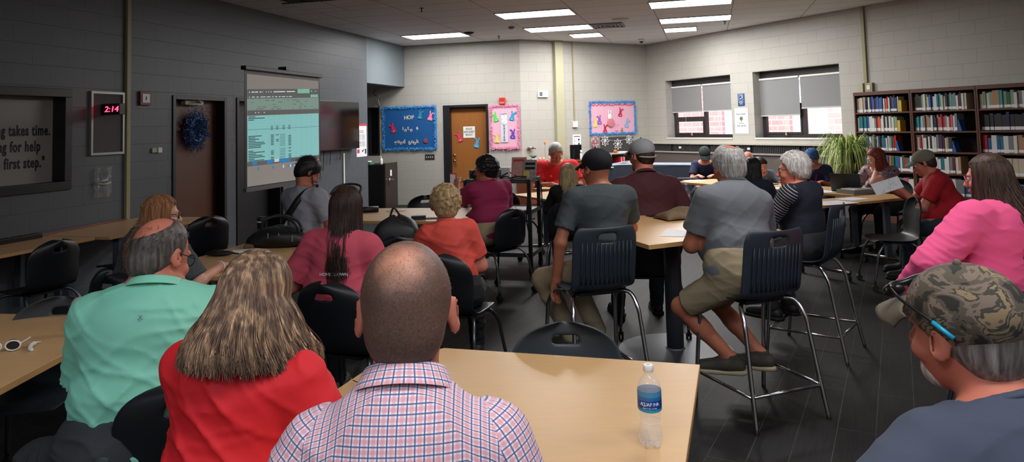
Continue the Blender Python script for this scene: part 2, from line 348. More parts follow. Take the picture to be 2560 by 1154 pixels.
rr = random.Random(4); mb = MB(); n = 12
vs = [((i/n-.5)*.23, -.012-.03*rr.random()-.02*math.sin(i), (j/n-.5)*.32) for j in range(n+1) for i in range(n+1)]
mb.add(vs, [(j*(n+1)+i, j*(n+1)+i+1, (j+1)*(n+1)+i+1, (j+1)*(n+1)+i) for j in range(n) for i in range(n)]); mb.build('film', k, o, smooth=True, solid=.002)
mb = MB(); mb.tube(smooth_path([(-.1, -.035, .0), (-.04, -.05, .015), (.03, -.045, .03), (.1, -.03, .11)]), [.003]*6+[.01]*7+[.004]*6, 6); mb.tube(smooth_path([(-.09, -.04, -.01), (0, -.05, -.02), (.1, -.035, -.01)]), .006, 6); mb.build('folds', mat('bright plastic fold', (190, 190, 175), .3), o, smooth=True)
# ---- dark door with blue wreath
def doorset(fr, name, s0, s1, zt, leafmat, y=.12, frame=M['black_trim'], fw=.05, leaf=True):
    o = empty(name, fr.p(s0, 0, 0), fr.rz); tag(o, kind='structure'); W = s1-s0
    mb = MB(); mb.box((0, -.015, 0), (fw, .22, zt)).box((W-fw, -.015, 0), (W, .22, zt)).box((fw, -.015, zt-fw), (W-fw, .22, zt)); mb.build('frame', frame, o, bevel=.003)
    l = MB().box((fw, y, .01), (W-fw, y+.045, zt-fw)).build('leaf', leafmat, o); return o
def knobset(o, x, z, y=.12, m_=M['chrome']):
    MB().lathe([(.012, 0), (.012, .03), (.03, .045), (.032, .06), (.02, .07), (.0, .072)], 14, ax='y').build('door_handle', m_, o, loc=(x, y, z), smooth=True)
d1 = doorset(FL, 'door_1', -7.04, -6.02, 2.11, M['door_dark'])
knobset(d1, .10, .93); MB().box((.07, .105, 1.02), (.14, .12, 1.20)).build('lock_plate', M['steel'], d1, bevel=.003)
mb = MB(); mb.box((.28, .04, 2.0), (.62, .11, 2.06)); mb.tube([(.6, .06, 2.03), (.42, -.05, 2.05)], .012, 6); mb.build('door_closer', M['beige_metal'], d1, bevel=.003)
d2 = doorset(FL, 'dark_doorway', -5.80, -4.72, 2.12, M['black_trim'], y=.16)  # black leaf stands in for the darkness of an open doorway
MB().box((.9, .08, .9), (.98, .16, 1.0)).build('push_bar', M['steel'], d2)
s_, z_ = FL.hit(483, 325, .1)
o = on(FL, 'wreath', s_, z_, 'round blue tinsel wreath hanging on the dark brown door', 'wreath', y=.07)
M['tinsel_blue'] = mat('blue tinsel', (42, 84, 140), .35, .3, noise=.5, nscale=40)
mb = MB(); rr = random.Random(3)
for i in range(1500):
    a = rr.random()*2*PI; r = .13+rr.gauss(0, .05); c = Vector((r*math.cos(a), -.02+rr.gauss(0, .015), r*math.sin(a)*1.15)); dv = Vector((rr.gauss(0, 1), rr.gauss(0, .5), rr.gauss(0, 1))).normalized()*.06
    mb.tube([c, c+dv*.5, c+dv+Vector((0, 0, -.008))], [.004, .003, .001], 3, caps=False)
mb.tube([(.125*math.cos(a*PI/12), -.02, .145*math.sin(a*PI/12)) for a in range(24)], .03, 8, closed=True)
mb.build('garland', M['tinsel_blue'], o)
mb = MB()
for i in range(26): a = rr.random()*2*PI; r = .13+rr.gauss(0, .05); mb.ball((r*math.cos(a), -.06, r*math.sin(a)*1.15), .006, 6)
mb.build('baubles', M['alum'], o)
# ---- TV on the wall
s0, zt_ = FL.hit(898, 253, -.14); zb_ = FL.hit(895, 373, -.14)[1]
o = on(FL, 'television', s0-.73, (zt_+zb_)/2, 'large black wall-mounted television partly behind the projection screen', 'television', y=-.10)
MB().box((-.73, -.035, -.42), (.73, .03, .42)).build('case', M['black_plastic'], o, bevel=.006); MB().box((-.715, -.037, -.40), (.715, -.035, .405)).build('display', M['screen_black'], o)
MB().box((-.2, .03, -.15), (.2, .10, .15)).build('wall_mount', M['black_trim'], o)
for i, (x, z1) in enumerate(((-.42, -.75), (-.2, -.66), (.15, -.60))): MB().tube(smooth_path([(x, .04, -.40), (x+.02, .05, -.5), (x-.01, .05, z1)]), .006, 6).build('cable', M['rubber'], o, smooth=True)
s_, z_ = FL.hit(856, 470)
conduit(FL, FL.hit(857, 400)[0], .5, 1.22, .04, .03, M['white'], 'short white vertical conduit on the wall below the television')
o = on(FL, 'wall_calendar', -2.05, 1.435, 'white and red printed sheet taped to the wall end beside the television', 'poster')
MB().box((-.21, -.004, -.31), (.2, -.001, .31)).build('sheet', M['paper'], o)
M['rosered'] = mat('rose red print', (196, 60, 78), .7)
mb = MB(); mb.box((-.21, -.006, .265), (.2, -.0045, .31)); mb.box((-.18, -.006, .14), (.08, -.0045, .15)).box((-.18, -.006, .17), (.08, -.0045, .18)); mb.box((-.19, -.006, -.24), (-.1, -.0045, -.17)).box((-.19, -.006, -.05), (-.05, -.0045, -.04)); mb.build('red_print', M['rosered'], o)
mb = MB()
for i in range(16):
    z = .11-i*.014-(0 if i < 8 else .02)
    mb.box((-.19, -.006, z), (-.03 if i % 3 else -.07, -.0045, z+.003)); mb.box((.0, -.006, z), (.14 if i % 2 else .11, -.0045, z+.003))
mb.box((.0, -.006, -.22), (.05, -.0045, -.19)).box((.12, -.006, -.26), (.17, -.0045, -.17)).box((.05, -.006, -.19), (.09, -.0045, -.175)); mb.build('black_print', M['ink'], o)
# ---- fridge in the nook
c0 = aty(960, 409, 14.5); q = np.array(c0[:2]); fo = q-dirv(AZB)*.77
o = empty('fridge', (fo[0], fo[1], 0), FB.rz, 'black waist-high refrigerator in the corner nook, its door on the right', 'refrigerator')
MB().box((0, 0, .03), (.74, .6, .92)).build('cabinet', mat('matt black enamel', (16, 17, 20), .4), o, bevel=.01)
dr = MB().box((.745, 0, .03), (.80, .6, .94)).build('door', mat('dark brown enamel', (48, 36, 32), .4), o, bevel=.008)
hd = MB(); hd.tube(smooth_path([(.80, .1, .60), (.84, .12, .62), (.845, .3, .60)]), .011, 8); hd.tube([(.82, .12, .5), (.84, .12, .64)], .008, 6); hd.build('handle', M['chrome'], dr, smooth=True)
MB().box((.801, .22, .68), (.803, .30, .80)).build('label', M['paper'], dr)
mb = MB(); mb.tube([(.2, -.01, .85), (.2, -.03, .84), (.2, -.03, .76)], .008, 6); mb.ball((.2, -.03, .75), (.012, .008, .02)); mb.build('hook', M['steel'], o, smooth=True)
tp = Frame(np.array([fo[0], fo[1]]), AZB)
o = empty('storage_box', tp.p(.22, .2, .92), FB.rz, 'green and white box on top of the refrigerator', 'box'); MB().box((-.2, -.1, 0), (.2, .1, .05)).build('body', mat('green card', (70, 130, 110), .6), o); MB().box((-.15, -.08, .05), (.15, .08, .07)).build('lid', M['white'], o)
o = empty('pump_bottle', tp.p(.62, .2, .92), 0, 'white pump bottle standing on the black refrigerator', 'bottle')
MB().lathe([(.028, 0), (.03, .01), (.03, .10), (.02, .115), (.01, .12), (.01, .13)], 12).build('bottle_body', M['white'], o, smooth=True); mb = MB(); mb.tube([(0, 0, .12), (0, 0, .155), (-.03, -.01, .155)], .006, 6); mb.build('pump', M['white'], o)
# nook details
w = empty('window_2', FB.p(-.87, 0, 1.07), FB.rz); tag(w, kind='structure'); mb = MB(); rectframe(mb, 0, .27, 0, 1.04, .03, -.01, .15); mb.build('frame', M['black_trim'], w); MB().box((.03, .1, .03), (.24, .11, 1.01)).build('pane', M['screen_black'], w)
o = on(FB, 'cable_loop', -.55, 2.15, 'dark cable loop hanging below the grey ceiling drop in the nook', 'cable', y=-.12)
MB().tube(smooth_path([(-.1, .06, .35), (-.12, 0, .25), (-.04, 0, .18), (.0, 0, .02), (.02, 0, -.04), (-.03, 0, 0), (-.08, 0, .1)]), .012, 8).build('cable', M['steel'], o, smooth=True)
# ---- back wall: frilled boards, door
def frill(name, o, x0, x1, z0, z1, matl, n, wid=.03, seed=1, sides='tblr', hang=.03):
    rr = random.Random(seed); mb = MB()
    per = []
    if 't' in sides: per.append(((x0, z1), (x1, z1)))
    if 'b' in sides: per.append(((x0, z0), (x1, z0)))
    if 'l' in sides: per.append(((x0, z0), (x0, z1)))
    if 'r' in sides: per.append(((x1, z0), (x1, z1)))
    for (a, b) in per:
        L = math.hypot(b[0]-a[0], b[1]-a[1])
        for i in range(int(n*L)):
            t = rr.random(); c = Vector((a[0]+(b[0]-a[0])*t+rr.gauss(0, wid*.4), -.02-rr.random()*.02, a[1]+(b[1]-a[1])*t+rr.gauss(0, wid*.4)))
            d = Vector((rr.gauss(0, 1), rr.gauss(-.3, .4), rr.gauss(-.5, 1))).normalized()*rr.uniform(.012, hang+.006); e = Vector((-d.z, 0, d.x)).normalized()*.005
            mb.add([c-e, c+e, c+d*.6+e+Vector((0, -.008, 0)), c+d*.6-e+Vector((0, -.006, 0)), c+d+e*.3, c+d-e*.3], [(0, 1, 2, 3), (3, 2, 4, 5)])
    return mb.build(name, matl, o)
M['frill_blue'] = mat('blue fringe paper', (62, 150, 214), .5, noise=.35, nscale=30)
M['frill_pink'] = mat('pink fringe paper', (226, 140, 176), .5, noise=.3, nscale=30)
M['board_blue'] = mat('deep blue backing paper', (14, 84, 146), .7)
M['board_pink'] = mat('pale pink backing paper', (222, 170, 190), .7)
o = on(FB, 'bulletin_board', .105, 1.64, 'blue bulletin board reading HOP into a good book with blue fringe', 'bulletin board')
MB().box((-.61, -.02, -.46), (.61, 0, .46)).build('backing', M['board_blue'], o); frill('fringe', o, -.6, .6, -.45, .45, M['frill_blue'], 520, .034, 5)
CI = M['cream_ink']
def word(chars, y=-.026, s=.115):
    for ch, x, z in chars: text(ch, s, CI, o, (x, y, z), name='letter', ext=.002, bold=.0025)
word([('H', -.08, .22), ('O', .0, .225), ('P', .08, .225), ('i', -.15, -.01), ('n', -.09, -.04), ('t', -.03, .0), ('o', .04, -.04), ('a', .18, .0), ('g', -.33, -.30), ('o', -.26, -.28), ('o', -.20, -.31), ('d', -.13, -.29), ('b', .0, -.32), ('o', .06, -.29), ('o', .115, -.32), ('k', .18, -.29)])
# paper bunny cut-outs
BUN = [(-.05, 0), (.05, 0), (.058, .03), (.045, .06), (.025, .08), (.035, .10), (.028, .125), (.045, .15), (.075, .155), (.08, .175), (.05, .185), (.02, .165), (.005, .135), (-.003, .15), (-.01, .20), (-.03, .205), (-.035, .17), (-.02, .13), (-.034, .105), (-.022, .08), (-.045, .06), (-.058, .03)]
BC = dict(teal=(30, 140, 160), pink=(240, 130, 165), magenta=(214, 30, 84), rose=(205, 50, 90), blue=(70, 150, 190), green=(70, 205, 80), cyan=(20, 150, 190), yellow=(225, 200, 110), purple=(100, 60, 175), lilac=(135, 90, 185), crimson=(190, 20, 70), sky=(120, 170, 210), palepink=(240, 150, 190))
for k_, v_ in BC.items(): M['b_'+k_] = mat(k_+' craft paper', v_, .7)
def bunny(fr, px, py, col, label, sc=1.0, tilt=0, flip=1, y=-.03, tail=True):
    s, z = fr.hit(px, py, y); o = empty('paper_bunny', fr.p(s, y, z-.09*sc), fr.rz, label, 'paper bunny', 'paper bunny cut-outs'); o.rotation_euler = Euler((0, R(tilt), fr.rz), 'XYZ')
    MB().prism([(x*sc*flip, zz*sc) for x, zz in BUN][::flip], -.002, .002, ax='y').build('body', M['b_'+col], o)
    if tail: MB().ball((0, -.006, .025*sc), (.013*sc, .008, .012*sc), 8).build('tail', M['white'], o, smooth=True)
    return o
bunny(FB, 1049, 287, 'teal', 'teal paper bunny beside the word HOP on the blue board', .95, 8)
bunny(FB, 1074, 290, 'pink', 'pink paper bunny in the top right of the blue board', 1.0, 12)
bunny(FB, 985, 320, 'magenta', 'magenta paper bunny at the left of the blue board', 1.05, -16, -1)
o = on(FB, 'paper_cutout', *FB.hit(1064, 352, -.03), 'small red and white round cut-out at the lower right of the blue board', 'cut-out', y=-.03)
MB().lathe([(.0, 0), (.045, 0), (.05, .003), (.045, .006), (0, .006)], 14, ax='y').build('disc', mat('mottled red card', (150, 60, 60), .7, noise=.6, nscale=40), o)
def ex(o):
    for i in range(4): MB().box((-.075+i*.045, -.02, -.012), (-.063+i*.045, -.008, .012)).build('switch', M['white'], o)
plate(FB, 'switch_plate', .55, 1.01, .22, .12, .008, mat('dark brown switch plate', (56, 52, 52), .4), 'dark four-gang switch plate under the blue bulletin board', 'switch', ex)
d3 = doorset(FB, 'door_3', .87, 1.87, 2.10, M['door_wood'], y=.10, fw=.05)
MB().box((-.02+.07, -.01, 0), (.15, .095, 2.05)).build('door_stop', M['black_trim'], d3)
knobset(d3, .22, .92, .10, mat('brass knob', (150, 120, 80), .3, .9)); knobset(d3, .22, 1.04, .10, mat('brass bolt', (150, 120, 80), .3, .9))
s_, z_ = FB.hit(1173, 330, .1)
o = on(FB, 'door_sign', s_, z_, 'white square notice with black capitals on the brown door', 'sign', y=.098)
MB().box((-.13, -.004, -.12), (.13, 0, .12)).build('card', M['white'], o); text('PLEASE\nSIGN SHEET\nIN/OUT', .062, M['ink'], o, (0, -.006, .005), sx=.75)
bunny(FB, 1152, 342, 'rose', 'rose red paper bunny on the brown door left of its notice', 1.1, -18, -1, y=.09)
bunny(FB, 1190, 357, 'blue', 'light blue paper bunny on the brown door below its notice', 1.1, 14, -1, y=.09)
o = on(FB, 'bulletin_board', 2.23, 1.61, 'narrow pink bulletin board with pink fringe and an Easter banner', 'bulletin board')
MB().box((-.30, -.02, -.45), (.30, 0, .45)).build('backing', M['board_pink'], o); frill('fringe', o, -.30, .30, -.44, .44, M['frill_pink'], 520, .034, 6)
o = on(FB, 'easter_banner', 2.22, 1.59, 'tall white banner lettered EASTER below a bunny face on the pink board', 'banner', y=-.025)
MB().box((-.075, -.008, -.30), (.075, 0, .30)).build('panel', mat('pale grey card', (205, 205, 215), .7), o)
mb = MB(); mb.ball((0, -.01, .12), (.065, .006, .06), 14); mb.ball((-.035, -.01, .22), (.02, .006, .06), 10); mb.ball((.035, -.01, .22), (.02, .006, .06), 10); mb.build('bunny_face', M['white'], o, smooth=True)
mb = MB(); mb.ball((-.025, -.017, .13), .006, 6); mb.ball((.025, -.017, .13), .006, 6); mb.ball((0, -.017, .105), .005, 6); mb.build('eyes', M['ink'], o)
text('HAPPY', .045, M['ink'], o, (0, -.010, .285), ext=.0015)
for i, ch in enumerate('EASTER'): text(ch, .072, M['ink'], o, (0, -.010, .045-i*.06), name='letter', ext=.0015)
bunny(FB, 1241, 293, 'green', 'bright green paper bunny in the top left of the pink board', 1.0, -14, -1)
bunny(FB, 1279, 290, 'cyan', 'blue paper bunny in the top right of the narrow pink board', 1.0, 10)
bunny(FB, 1242, 346, 'yellow', 'yellow paper bunny in the lower left of the narrow pink board', 1.0, 4, -1)
bunny(FB, 1281, 335, 'purple', 'purple paper bunny in the lower right of the narrow pink board', 1.0, 8, -1)
o = on(FB, 'fire_alarm', 2.19, 2.15, 'red fire alarm strobe box above the narrow pink board', 'fire alarm')
MB().box((-.06, -.06, -.075), (.06, 0, .075)).build('housing', M['red'], o, bevel=.012); MB().box((-.045, -.064, -.055), (.045, -.06, -.02)).build('lens', mat('strobe lens', (235, 120, 105), .2), o)
# ---- wing wall
def ex(o):
    mb = MB()
    for i in range(5): mb.box((-.09, -.046, .035-i*.017), (-.03, -.044, .042-i*.017))
    mb.box((-.095, -.0452, -.04), (-.025, -.0442, .046)); mb.build('grille', M['steel'], o)
plate(FWg, 'thermostat', .53, 2.275, .24, .13, .045, M['white'], 'white thermostat box with a grille left of the cream pilaster', 'thermostat', ex)
plate(FWg, 'junction_box', 1.32, 1.625, .12, .13, .05, M['white'], 'small cream junction box at the foot of the thin conduit', 'junction box')
o = on(FWg, 'wall_dispenser', .17, 1.17, 'small chrome dispenser fixed to the cream wall above the potted succulent', 'dispenser')  # chrome dispenser fixed to the wall, no lamp in it
mb = MB(); mb.ball((0, -.06, 0), (.07, .06, .035), 12); mb.build('cover', M['chrome'], o, smooth=True); MB().box((.02, -.13, -.03), (.09, -.09, -.015)).build('lever', M['ink'], o)
for zc, hh, lb, tx in ((1.255, .30, 'white printed notice with black icons on the cream wall', 1), (.945, .29, 'plain white sheet hanging just below the printed notice', 0)):
    o = on(FWg, 'paper_notice', 1.37, zc, lb, 'notice'); MB().box((-.105, -.003, -hh/2), (.105, 0, hh/2)).build('sheet', M['paper'], o)
    if tx:
        mb = MB(); mb.box((-.08, -.005, .10), (.08, -.003, .115))
        for x in (-.05, .05):
            for z in (.04, -.05): mb.box((x-.02, -.005, z-.018), (x+.02, -.003, z+.018)) if (x > 0) else mb.box((x-.02, -.005, z-.018), (x-.012, -.003, z+.018)).box((x+.0, -.005, z-.01), (x+.02, -.003, z-.004))
            for z in (-.0, -.085): mb.box((x-.03, -.005, z-.003), (x+.03, -.003, z+.003))
        mb.build('print', M['ink'], o)
o = on(FWg, 'bulletin_board', 2.34, 1.75, 'wide pink bulletin board with blue fringe on the cream angled wall', 'bulletin board')
MB().box((-.64, -.02, -.37), (.64, 0, .37)).build('backing', M['board_pink'], o); frill('fringe', o, -.62, .62, -.35, .35, M['frill_blue'], 520, .03, 7)
mb = MB(); rr = random.Random(9)
for i in range(34): x = -.58+i*.035; mb.ball((x, -.03, .29+rr.uniform(-.02, .01)), (.012, .006, .018), 6)
mb.build('hanging_trim', M['b_crimson'], o)
for px, py, c, l, s, t, f in ((1488, 307, 'yellow', 'yellow paper bunny at the far left of the wide pink board', 1.0, 2, 1), (1499, 300, 'lilac', 'lilac paper bunny beside the yellow one on the wide pink board', 1.0, 0, -1), (1550, 281, 'crimson', 'crimson paper bunny in the upper right of the wide pink board', 1.0, 8, 1), (1513, 322, 'crimson', 'crimson paper bunny at the bottom of the wide pink board', .95, -2, 1), (1565, 308, 'sky', 'pale blue paper bunny at the right of the wide pink board', 1.0, 20, 1), (1541, 318, 'palepink', 'pale pink paper bunny near the bottom of the wide pink board', .9, 0, 1)):
    bunny(FWg, px, py, c, l, s, t, f, tail=(c != 'yellow'))
o = on(FWg, 'paper_bunny', *FWg.hit(1524, 292, -.03), 'large white paper bunny sitting in a decorated egg on the wide pink board', 'paper bunny', y=-.03)
mb = MB(); mb.ball((0, -.01, .0), (.06, .01, .07), 14); mb.ball((-.03, -.01, .1), (.014, .008, .06), 8); mb.ball((.03, -.01, .1), (.014, .008, .06), 8); mb.build('bunny', M['white'], o, smooth=True)
MB().ball((.02, -.015, -.13), (.10, .012, .10), 16).build('egg', mat('red patterned card', (205, 120, 135), .7, noise=.5, nscale=45), o, smooth=True)
o = on(FWg, 'paper_bee', *FWg.hit(1554, 324, -.03), 'small yellow and black bee cut-out at the bottom of the wide pink board', 'cut-out', y=-.03)
MB().ball((0, -.005, 0), (.04, .008, .03), 12).build('body', M['b_yellow'], o, smooth=True); mb = MB(); mb.box((-.02, -.016, -.028), (-.01, -.012, .028)).box((.008, -.016, -.028), (.018, -.012, .028)); mb.ball((-.025, -.005, .035), .008, 6); mb.ball((.025, -.005, .035), .008, 6); mb.build('stripes', M['ink'], o)
# grey framed board under it
o = on(FWg, 'display_panel', 2.31, 1.15, 'grey framed panel with paper snowflakes below the wide pink board', 'display panel')
MB().box((-.60, -.02, -.22), (.60, 0, .22)).build('frame', mat('pale grey paint', (140, 140, 136), .6), o); MB().box((-.34, -.025, -.17), (.56, -.02, .17)).build('dark_panel', mat('dark slate felt', (62, 60, 62), .8), o)
MB().tube(smooth_path([(-.3, -.03, .13), (-.05, -.035, .10), (.2, -.035, .09), (.5, -.03, .14)]), .003, 4).build('string', M['white'], o)
def flake(px, py, r, label):
    o = on(FWg, 'paper_snowflake', *FWg.hit(px, py, -.04), label, 'paper snowflake', y=-.035, group='paper snowflakes'); mb = MB()
    for i in range(8):
        a = i*PI/4; d = Vector((math.cos(a), 0, math.sin(a))); e = Vector((-d.z, 0, d.x)); mb.tube(smooth_path([d*.01, d*r*.5+e*r*.2, d*r, d*r*.5-e*r*.2, d*.012], 4), .006, 4)
    mb.ball((0, -.005, 0), .015, 8); mb.build('petals', M['white'], o)
flake(1513, 352, .115, 'left white looped paper snowflake on the dark panel'); flake(1545, 360, .12, 'middle and largest white paper snowflake on the dark panel'); flake(1573, 349, .10, 'right white paper snowflake, beside the grey cap')
o = on(FWg, 'paper_pinecone', *FWg.hit(1485, 355, -.03), 'pink and white layered paper pine cone on the grey panel', 'paper ornament', y=-.04)
mb = MB(); rr = random.Random(2)
for i in range(9):
    for j in range(5): z = .12-i*.03; w_ = .09*math.sin(PI*(i+1)/10); x = (j-2)/2*w_; mb.ball((x, -.02-rr.random()*.02, z), (.02, .015, .011), 6, mi=rr.random() < .4)
mb.build('scales', [mat('pink card', (220, 110, 135), .6), M['white']], o)
# low bookcase below
def shelfbox(mb, w, d, h, zs, t=.025, mi=0):
    mb.box((0, 0, 0), (t, d, h), mi).box((w-t, 0, 0), (w, d, h), mi)
    for z in zs: mb.box((t, 0, z), (w-t, d, z+t), mi)
    return mb
o = on(FWg, 'low_bookcase', 1.95, 0, 'low cream bookcase with red folders behind the person in the grey cap', 'bookcase', y=-.42)
M['case_cream'] = mat('cream enamel', (176, 170, 158), .5)
mb = MB(); shelfbox(mb, 1.02, .36, .98, (.05, .33, .62, .955)); mb.build('carcass', M['case_cream'], o, bevel=.003); MB().box((0, .36, 0), (1.02, .37, .98)).build('back_panel', mat('grey back panel', (88, 86, 86), .7), o)
bf = Frame(np.array(FWg.p(1.95, -.42)[:2]), AZW)
rr = random.Random(5)
for i in range(7):
    c = ('red', 'b_magenta', 'white')[i % 3 if i < 6 else 0]; q = empty('folder', bf.p(.26+i*.022, .03, .645), FWg.rz, '%s folder, %s from the left in the row of folders on the low bookcase' % ({'red': 'red', 'b_magenta': 'magenta', 'white': 'white'}[c], ('first', 'second', 'third', 'fourth', 'fifth', 'sixth', 'seventh')[i]), 'folder', 'folders on the low bookcase')
    MB().box((0, 0, 0), (.018, .24, .24+.01*rr.random())).build('cover', M[c], q)
q = empty('storage_box', bf.p(.48, .03, .645), FWg.rz, 'yellow box with white papers on top on the low bookcase', 'box'); MB().box((0, 0, 0), (.28, .26, .11)).build('body', mat('yellow card', (220, 170, 50), .6), q, bevel=.003); MB().box((.03, .02, .11), (.25, .24, .15)).build('papers', M['paper'], q)
q = empty('ornament', bf.p(.2, .1, .98), FWg.rz, 'small orange ornament on the low bookcase below the snowflakes', 'ornament'); MB().ball((0, 0, .04), (.045, .04, .04), 12).build('gourd', mat('orange gourd', (205, 95, 40), .5), q, smooth=True); MB().box((.06, -.05, 0), (.3, .1, .03)).build('white_tray', M['white'], q)
# credenza and its things
o = on(FWg, 'credenza', -.22, 0, 'reddish brown credenza along the wall behind the person in red', 'cabinet', y=-.62)
M['credenza'] = mat('cherry veneer', (120, 58, 36), .4, noise=.2, nscale=3, stretch=(1, 1, 10))
MB().box((0, 0, .03), (1.75, .5, .86)).build('carcass', M['credenza'], o); MB().box((-.02, -.02, .86), (1.77, .52, .89)).build('top', M['credenza'], o, bevel=.004)
for i in range(3):
    dd = MB().box((.02+i*.577, -.015, .08), (.575+i*.577, 0, .84)).build('door', M['credenza'], o, bevel=.003); MB().box((.5+i*.577-.02, -.035, .6), (.5+i*.577, -.015, .7)).build('handle', M['steel'], dd)
cf = Frame(np.array(FWg.p(-.22, -.62)[:2]), AZW)
q = empty('potted_succulent', cf.p(.24, .2, .89), FWg.rz, 'small green succulent in a patterned white pot on the credenza', 'potted plant')
MB().box((-.055, -.05, 0), (.055, .05, .075)).build('pot', mat('patterned ceramic', (170, 178, 180), .5, noise=.5, nscale=60), q, bevel=.008)
mb = MB()
for i in range(18): a = i*2.4; r = .03+.03*(i/18); mb.tube([(0, 0, .07), (r*math.cos(a), r*math.sin(a), .11), (1.8*r*math.cos(a), 1.8*r*math.sin(a), .135)], [.006, .009, .001], 5)
mb.build('leaves', mat('succulent leaf', (70, 105, 60), .5), q, smooth=True)
for i, (x, c, l) in enumerate(((.36, (205, 130, 165), 'pink egg ornament beside the succulent on the credenza'), (.45, (200, 150, 90), 'yellow egg ornament beside the pink one on the credenza'), (.66, (235, 205, 120), 'pale yellow egg ornament near the head of the person in red'))):  # the last egg has a plain pale yellow glaze
    q = empty('egg_ornament', cf.p(x, .15, .89), 0, l, 'ornament'); MB().ball((0, 0, .045), (.035, .035, .045), 12).build('egg', mat('egg glaze %d' % i, c, .3, noise=.3, nscale=50), q, smooth=True); MB().lathe([(.025, 0), (.02, .012), (.01, .015)], 10).build('base', M['white'], q)
q = empty('flower_pick', cf.p(.55, .25, .89), 0, 'orange flower pick on a thin stem above the credenza', 'ornament'); MB().tube([(0, 0, 0), (0, 0, .34)], .003, 5).build('stem', M['steel'], q); MB().ball((0, 0, .38), (.022, .02, .045), 10).build('flower', mat('orange petal', (230, 130, 60), .5), q, smooth=True); MB().lathe([(.03, 0), (.03, .02), (.005, .025)], 10).build('base', M['white'], q)
q = empty('monitor', cf.p(1.28, .2, .89), FWg.rz, 'small black panel standing on the credenza behind the red polo', 'monitor'); MB().box((-.14, 0, .02), (.14, .03, .31)).build('case', M['screen_black'], q, bevel=.004); MB().box((-.08, -.03, 0), (.08, .06, .02)).build('stand', M['black_plastic'], q)
q = empty('spray_bottle', cf.p(1.32, .08, .89), 0, 'white spray bottle in front of the small black panel', 'bottle'); MB().lathe([(.025, 0), (.028, .01), (.028, .12), (.012, .15), (.012, .16)], 12).build('bottle_body', mat('clear plastic', (210, 210, 210), .2), q, smooth=True); mb = MB(); mb.box((-.018, -.04, .16), (.018, .02, .20)); mb.build('spray_head', M['white'], q)
# ---- windows in the right wall
M['sky_glass'] = M['glass']
def ext_window(n, fr, h, cols, open_h):
    s0, s1, z0, z1 = h; o = empty('window_%d' % n, fr.p(s0, 0, z0), fr.rz); tag(o, kind='structure'); W = s1-s0; Hh = z1-z0; y = .22
    mb = MB(); rectframe(mb, 0, W, 0, Hh, .06, y, y+.07); mb.box((W/2-.035, y, .06), (W/2+.035, y+.07, Hh-.06)); mb.box((.06, y, open_h), (W/2-.035, y+.05, open_h+.07)) if n == 3 else None
    rectframe(mb, .06, W/2-.035, .06, (open_h if n == 3 else Hh*.5), .035, y-.01, y+.05); mb.box((0, y-.03, Hh-.13), (W, y, Hh)); mb.build('frame', M['win_frame'], o)
    MB().box((.06, y+.03, .06), (W/2-.035, y+.036, Hh-.06)).build('pane', M['glass'], o); MB().box((W/2+.035, y+.03, .06), (W-.06, y+.036, Hh-.06)).build('pane', M['glass'], o)
    MB().box((0, -.015, -.03), (W, y, 0)).build('sill', mat('pale stone sill %d' % n, (215, 210, 200), .4), o)
    MB().tube([(W*.3, y-.03, .09), (W*.3, y-.045, .05), (W*.3+.04, y-.05, .045)], .012, 6).build('latch', mat('pink grey latch %d' % n, (200, 160, 160), .4), o)
    for i, (a, b, zb) in enumerate(cols):
        q = empty('roller_blind', fr.p(s0+a, y-.06, z0), fr.rz, ('left' if i == 0 else 'right')+' grey roller blind in the '+('smaller far' if n == 3 else 'larger near')+' window', 'blind', 'roller blinds')
        MB().box((0, 0, zb), (b-a, .004, Hh-.17)).build('fabric', M['blind'], q); MB().tube([(0, .0, Hh-.15), (b-a, .0, Hh-.15)], .022, 10).build('roller', M['white'], q); MB().box((0, -.006, zb-.025), (b-a, .008, zb)).build('bottom_bar', mat('blind bar %d%d' % (n, i), (180, 180, 178), .5), q)
        MB().tube([((b-a)*.45, -.0, zb-.02), ((b-a)*.45+.01, -.0, zb-.30)], .0025, 4).build('cord', M['white'], q)
ext_window(3, FR, W1, [(.02, .95, .56), (.99, 1.93, .56)], .37)
ext_window(4, FR, W2, [(.02, .93, .42), (.97, 1.88, .54)], .5)
# exterior: brick wing across a narrow court
k = NT('outside brick'); tc = k.n('TexCoord'); sp = k.n('SeparateXYZ'); cb = k.n('CombineXYZ'); k.l(tc.outputs['Object'], sp.inputs[0]); k.l(sp.outputs[0], cb.inputs[0]); k.l(sp.outputs[2], cb.inputs[1])
br = k.n('TexBrick'); br.inputs['Scale'].default_value = 1; br.inputs['Brick Width'].default_value = .42; br.inputs['Row Height'].default_value = .16; br.inputs['Mortar Size'].default_value = .012
br.inputs['Color1'].default_value = srgb(206, 140, 132); br.inputs['Color2'].default_value = srgb(194, 126, 118); br.inputs['Mortar'].default_value = srgb(214, 190, 184); k.l(cb.outputs[0], br.inputs['Vector']); k.l(br.outputs['Color'], k.b.inputs['Base Color'])
M['brick'] = k.m
ef = Frame(np.array(FR.p(-6, 6)[:2]), AZR)
eb = slab('exterior_wall', ef, 0, 22, 0, 7, .3, M['brick'], [(2.23, 3.35, .5, 2.7), (4.85, 6.12, .5, 2.7)])
for i, (a, b) in enumerate(((2.23, 3.35), (4.85, 6.12))):
    q = empty('window_%d' % (5+i), ef.p(a, .12, .5), ef.rz); tag(q, kind='structure'); mb = MB(); rectframe(mb, 0, b-a, 0, 2.2, .07, 0, .08); mb.build('frame', M['white'], q); MB().box((.07, .04, .07), (b-a-.07, .05, 2.13)).build('pane', mat('outside glazing %d' % i, (170, 190, 205), .1, spec=.8), q)
gp = [FR.p(-7, .34)[:2], FR.p(17, .34)[:2], FR.p(17, 6.4)[:2], FR.p(-7, 6.4)[:2]]
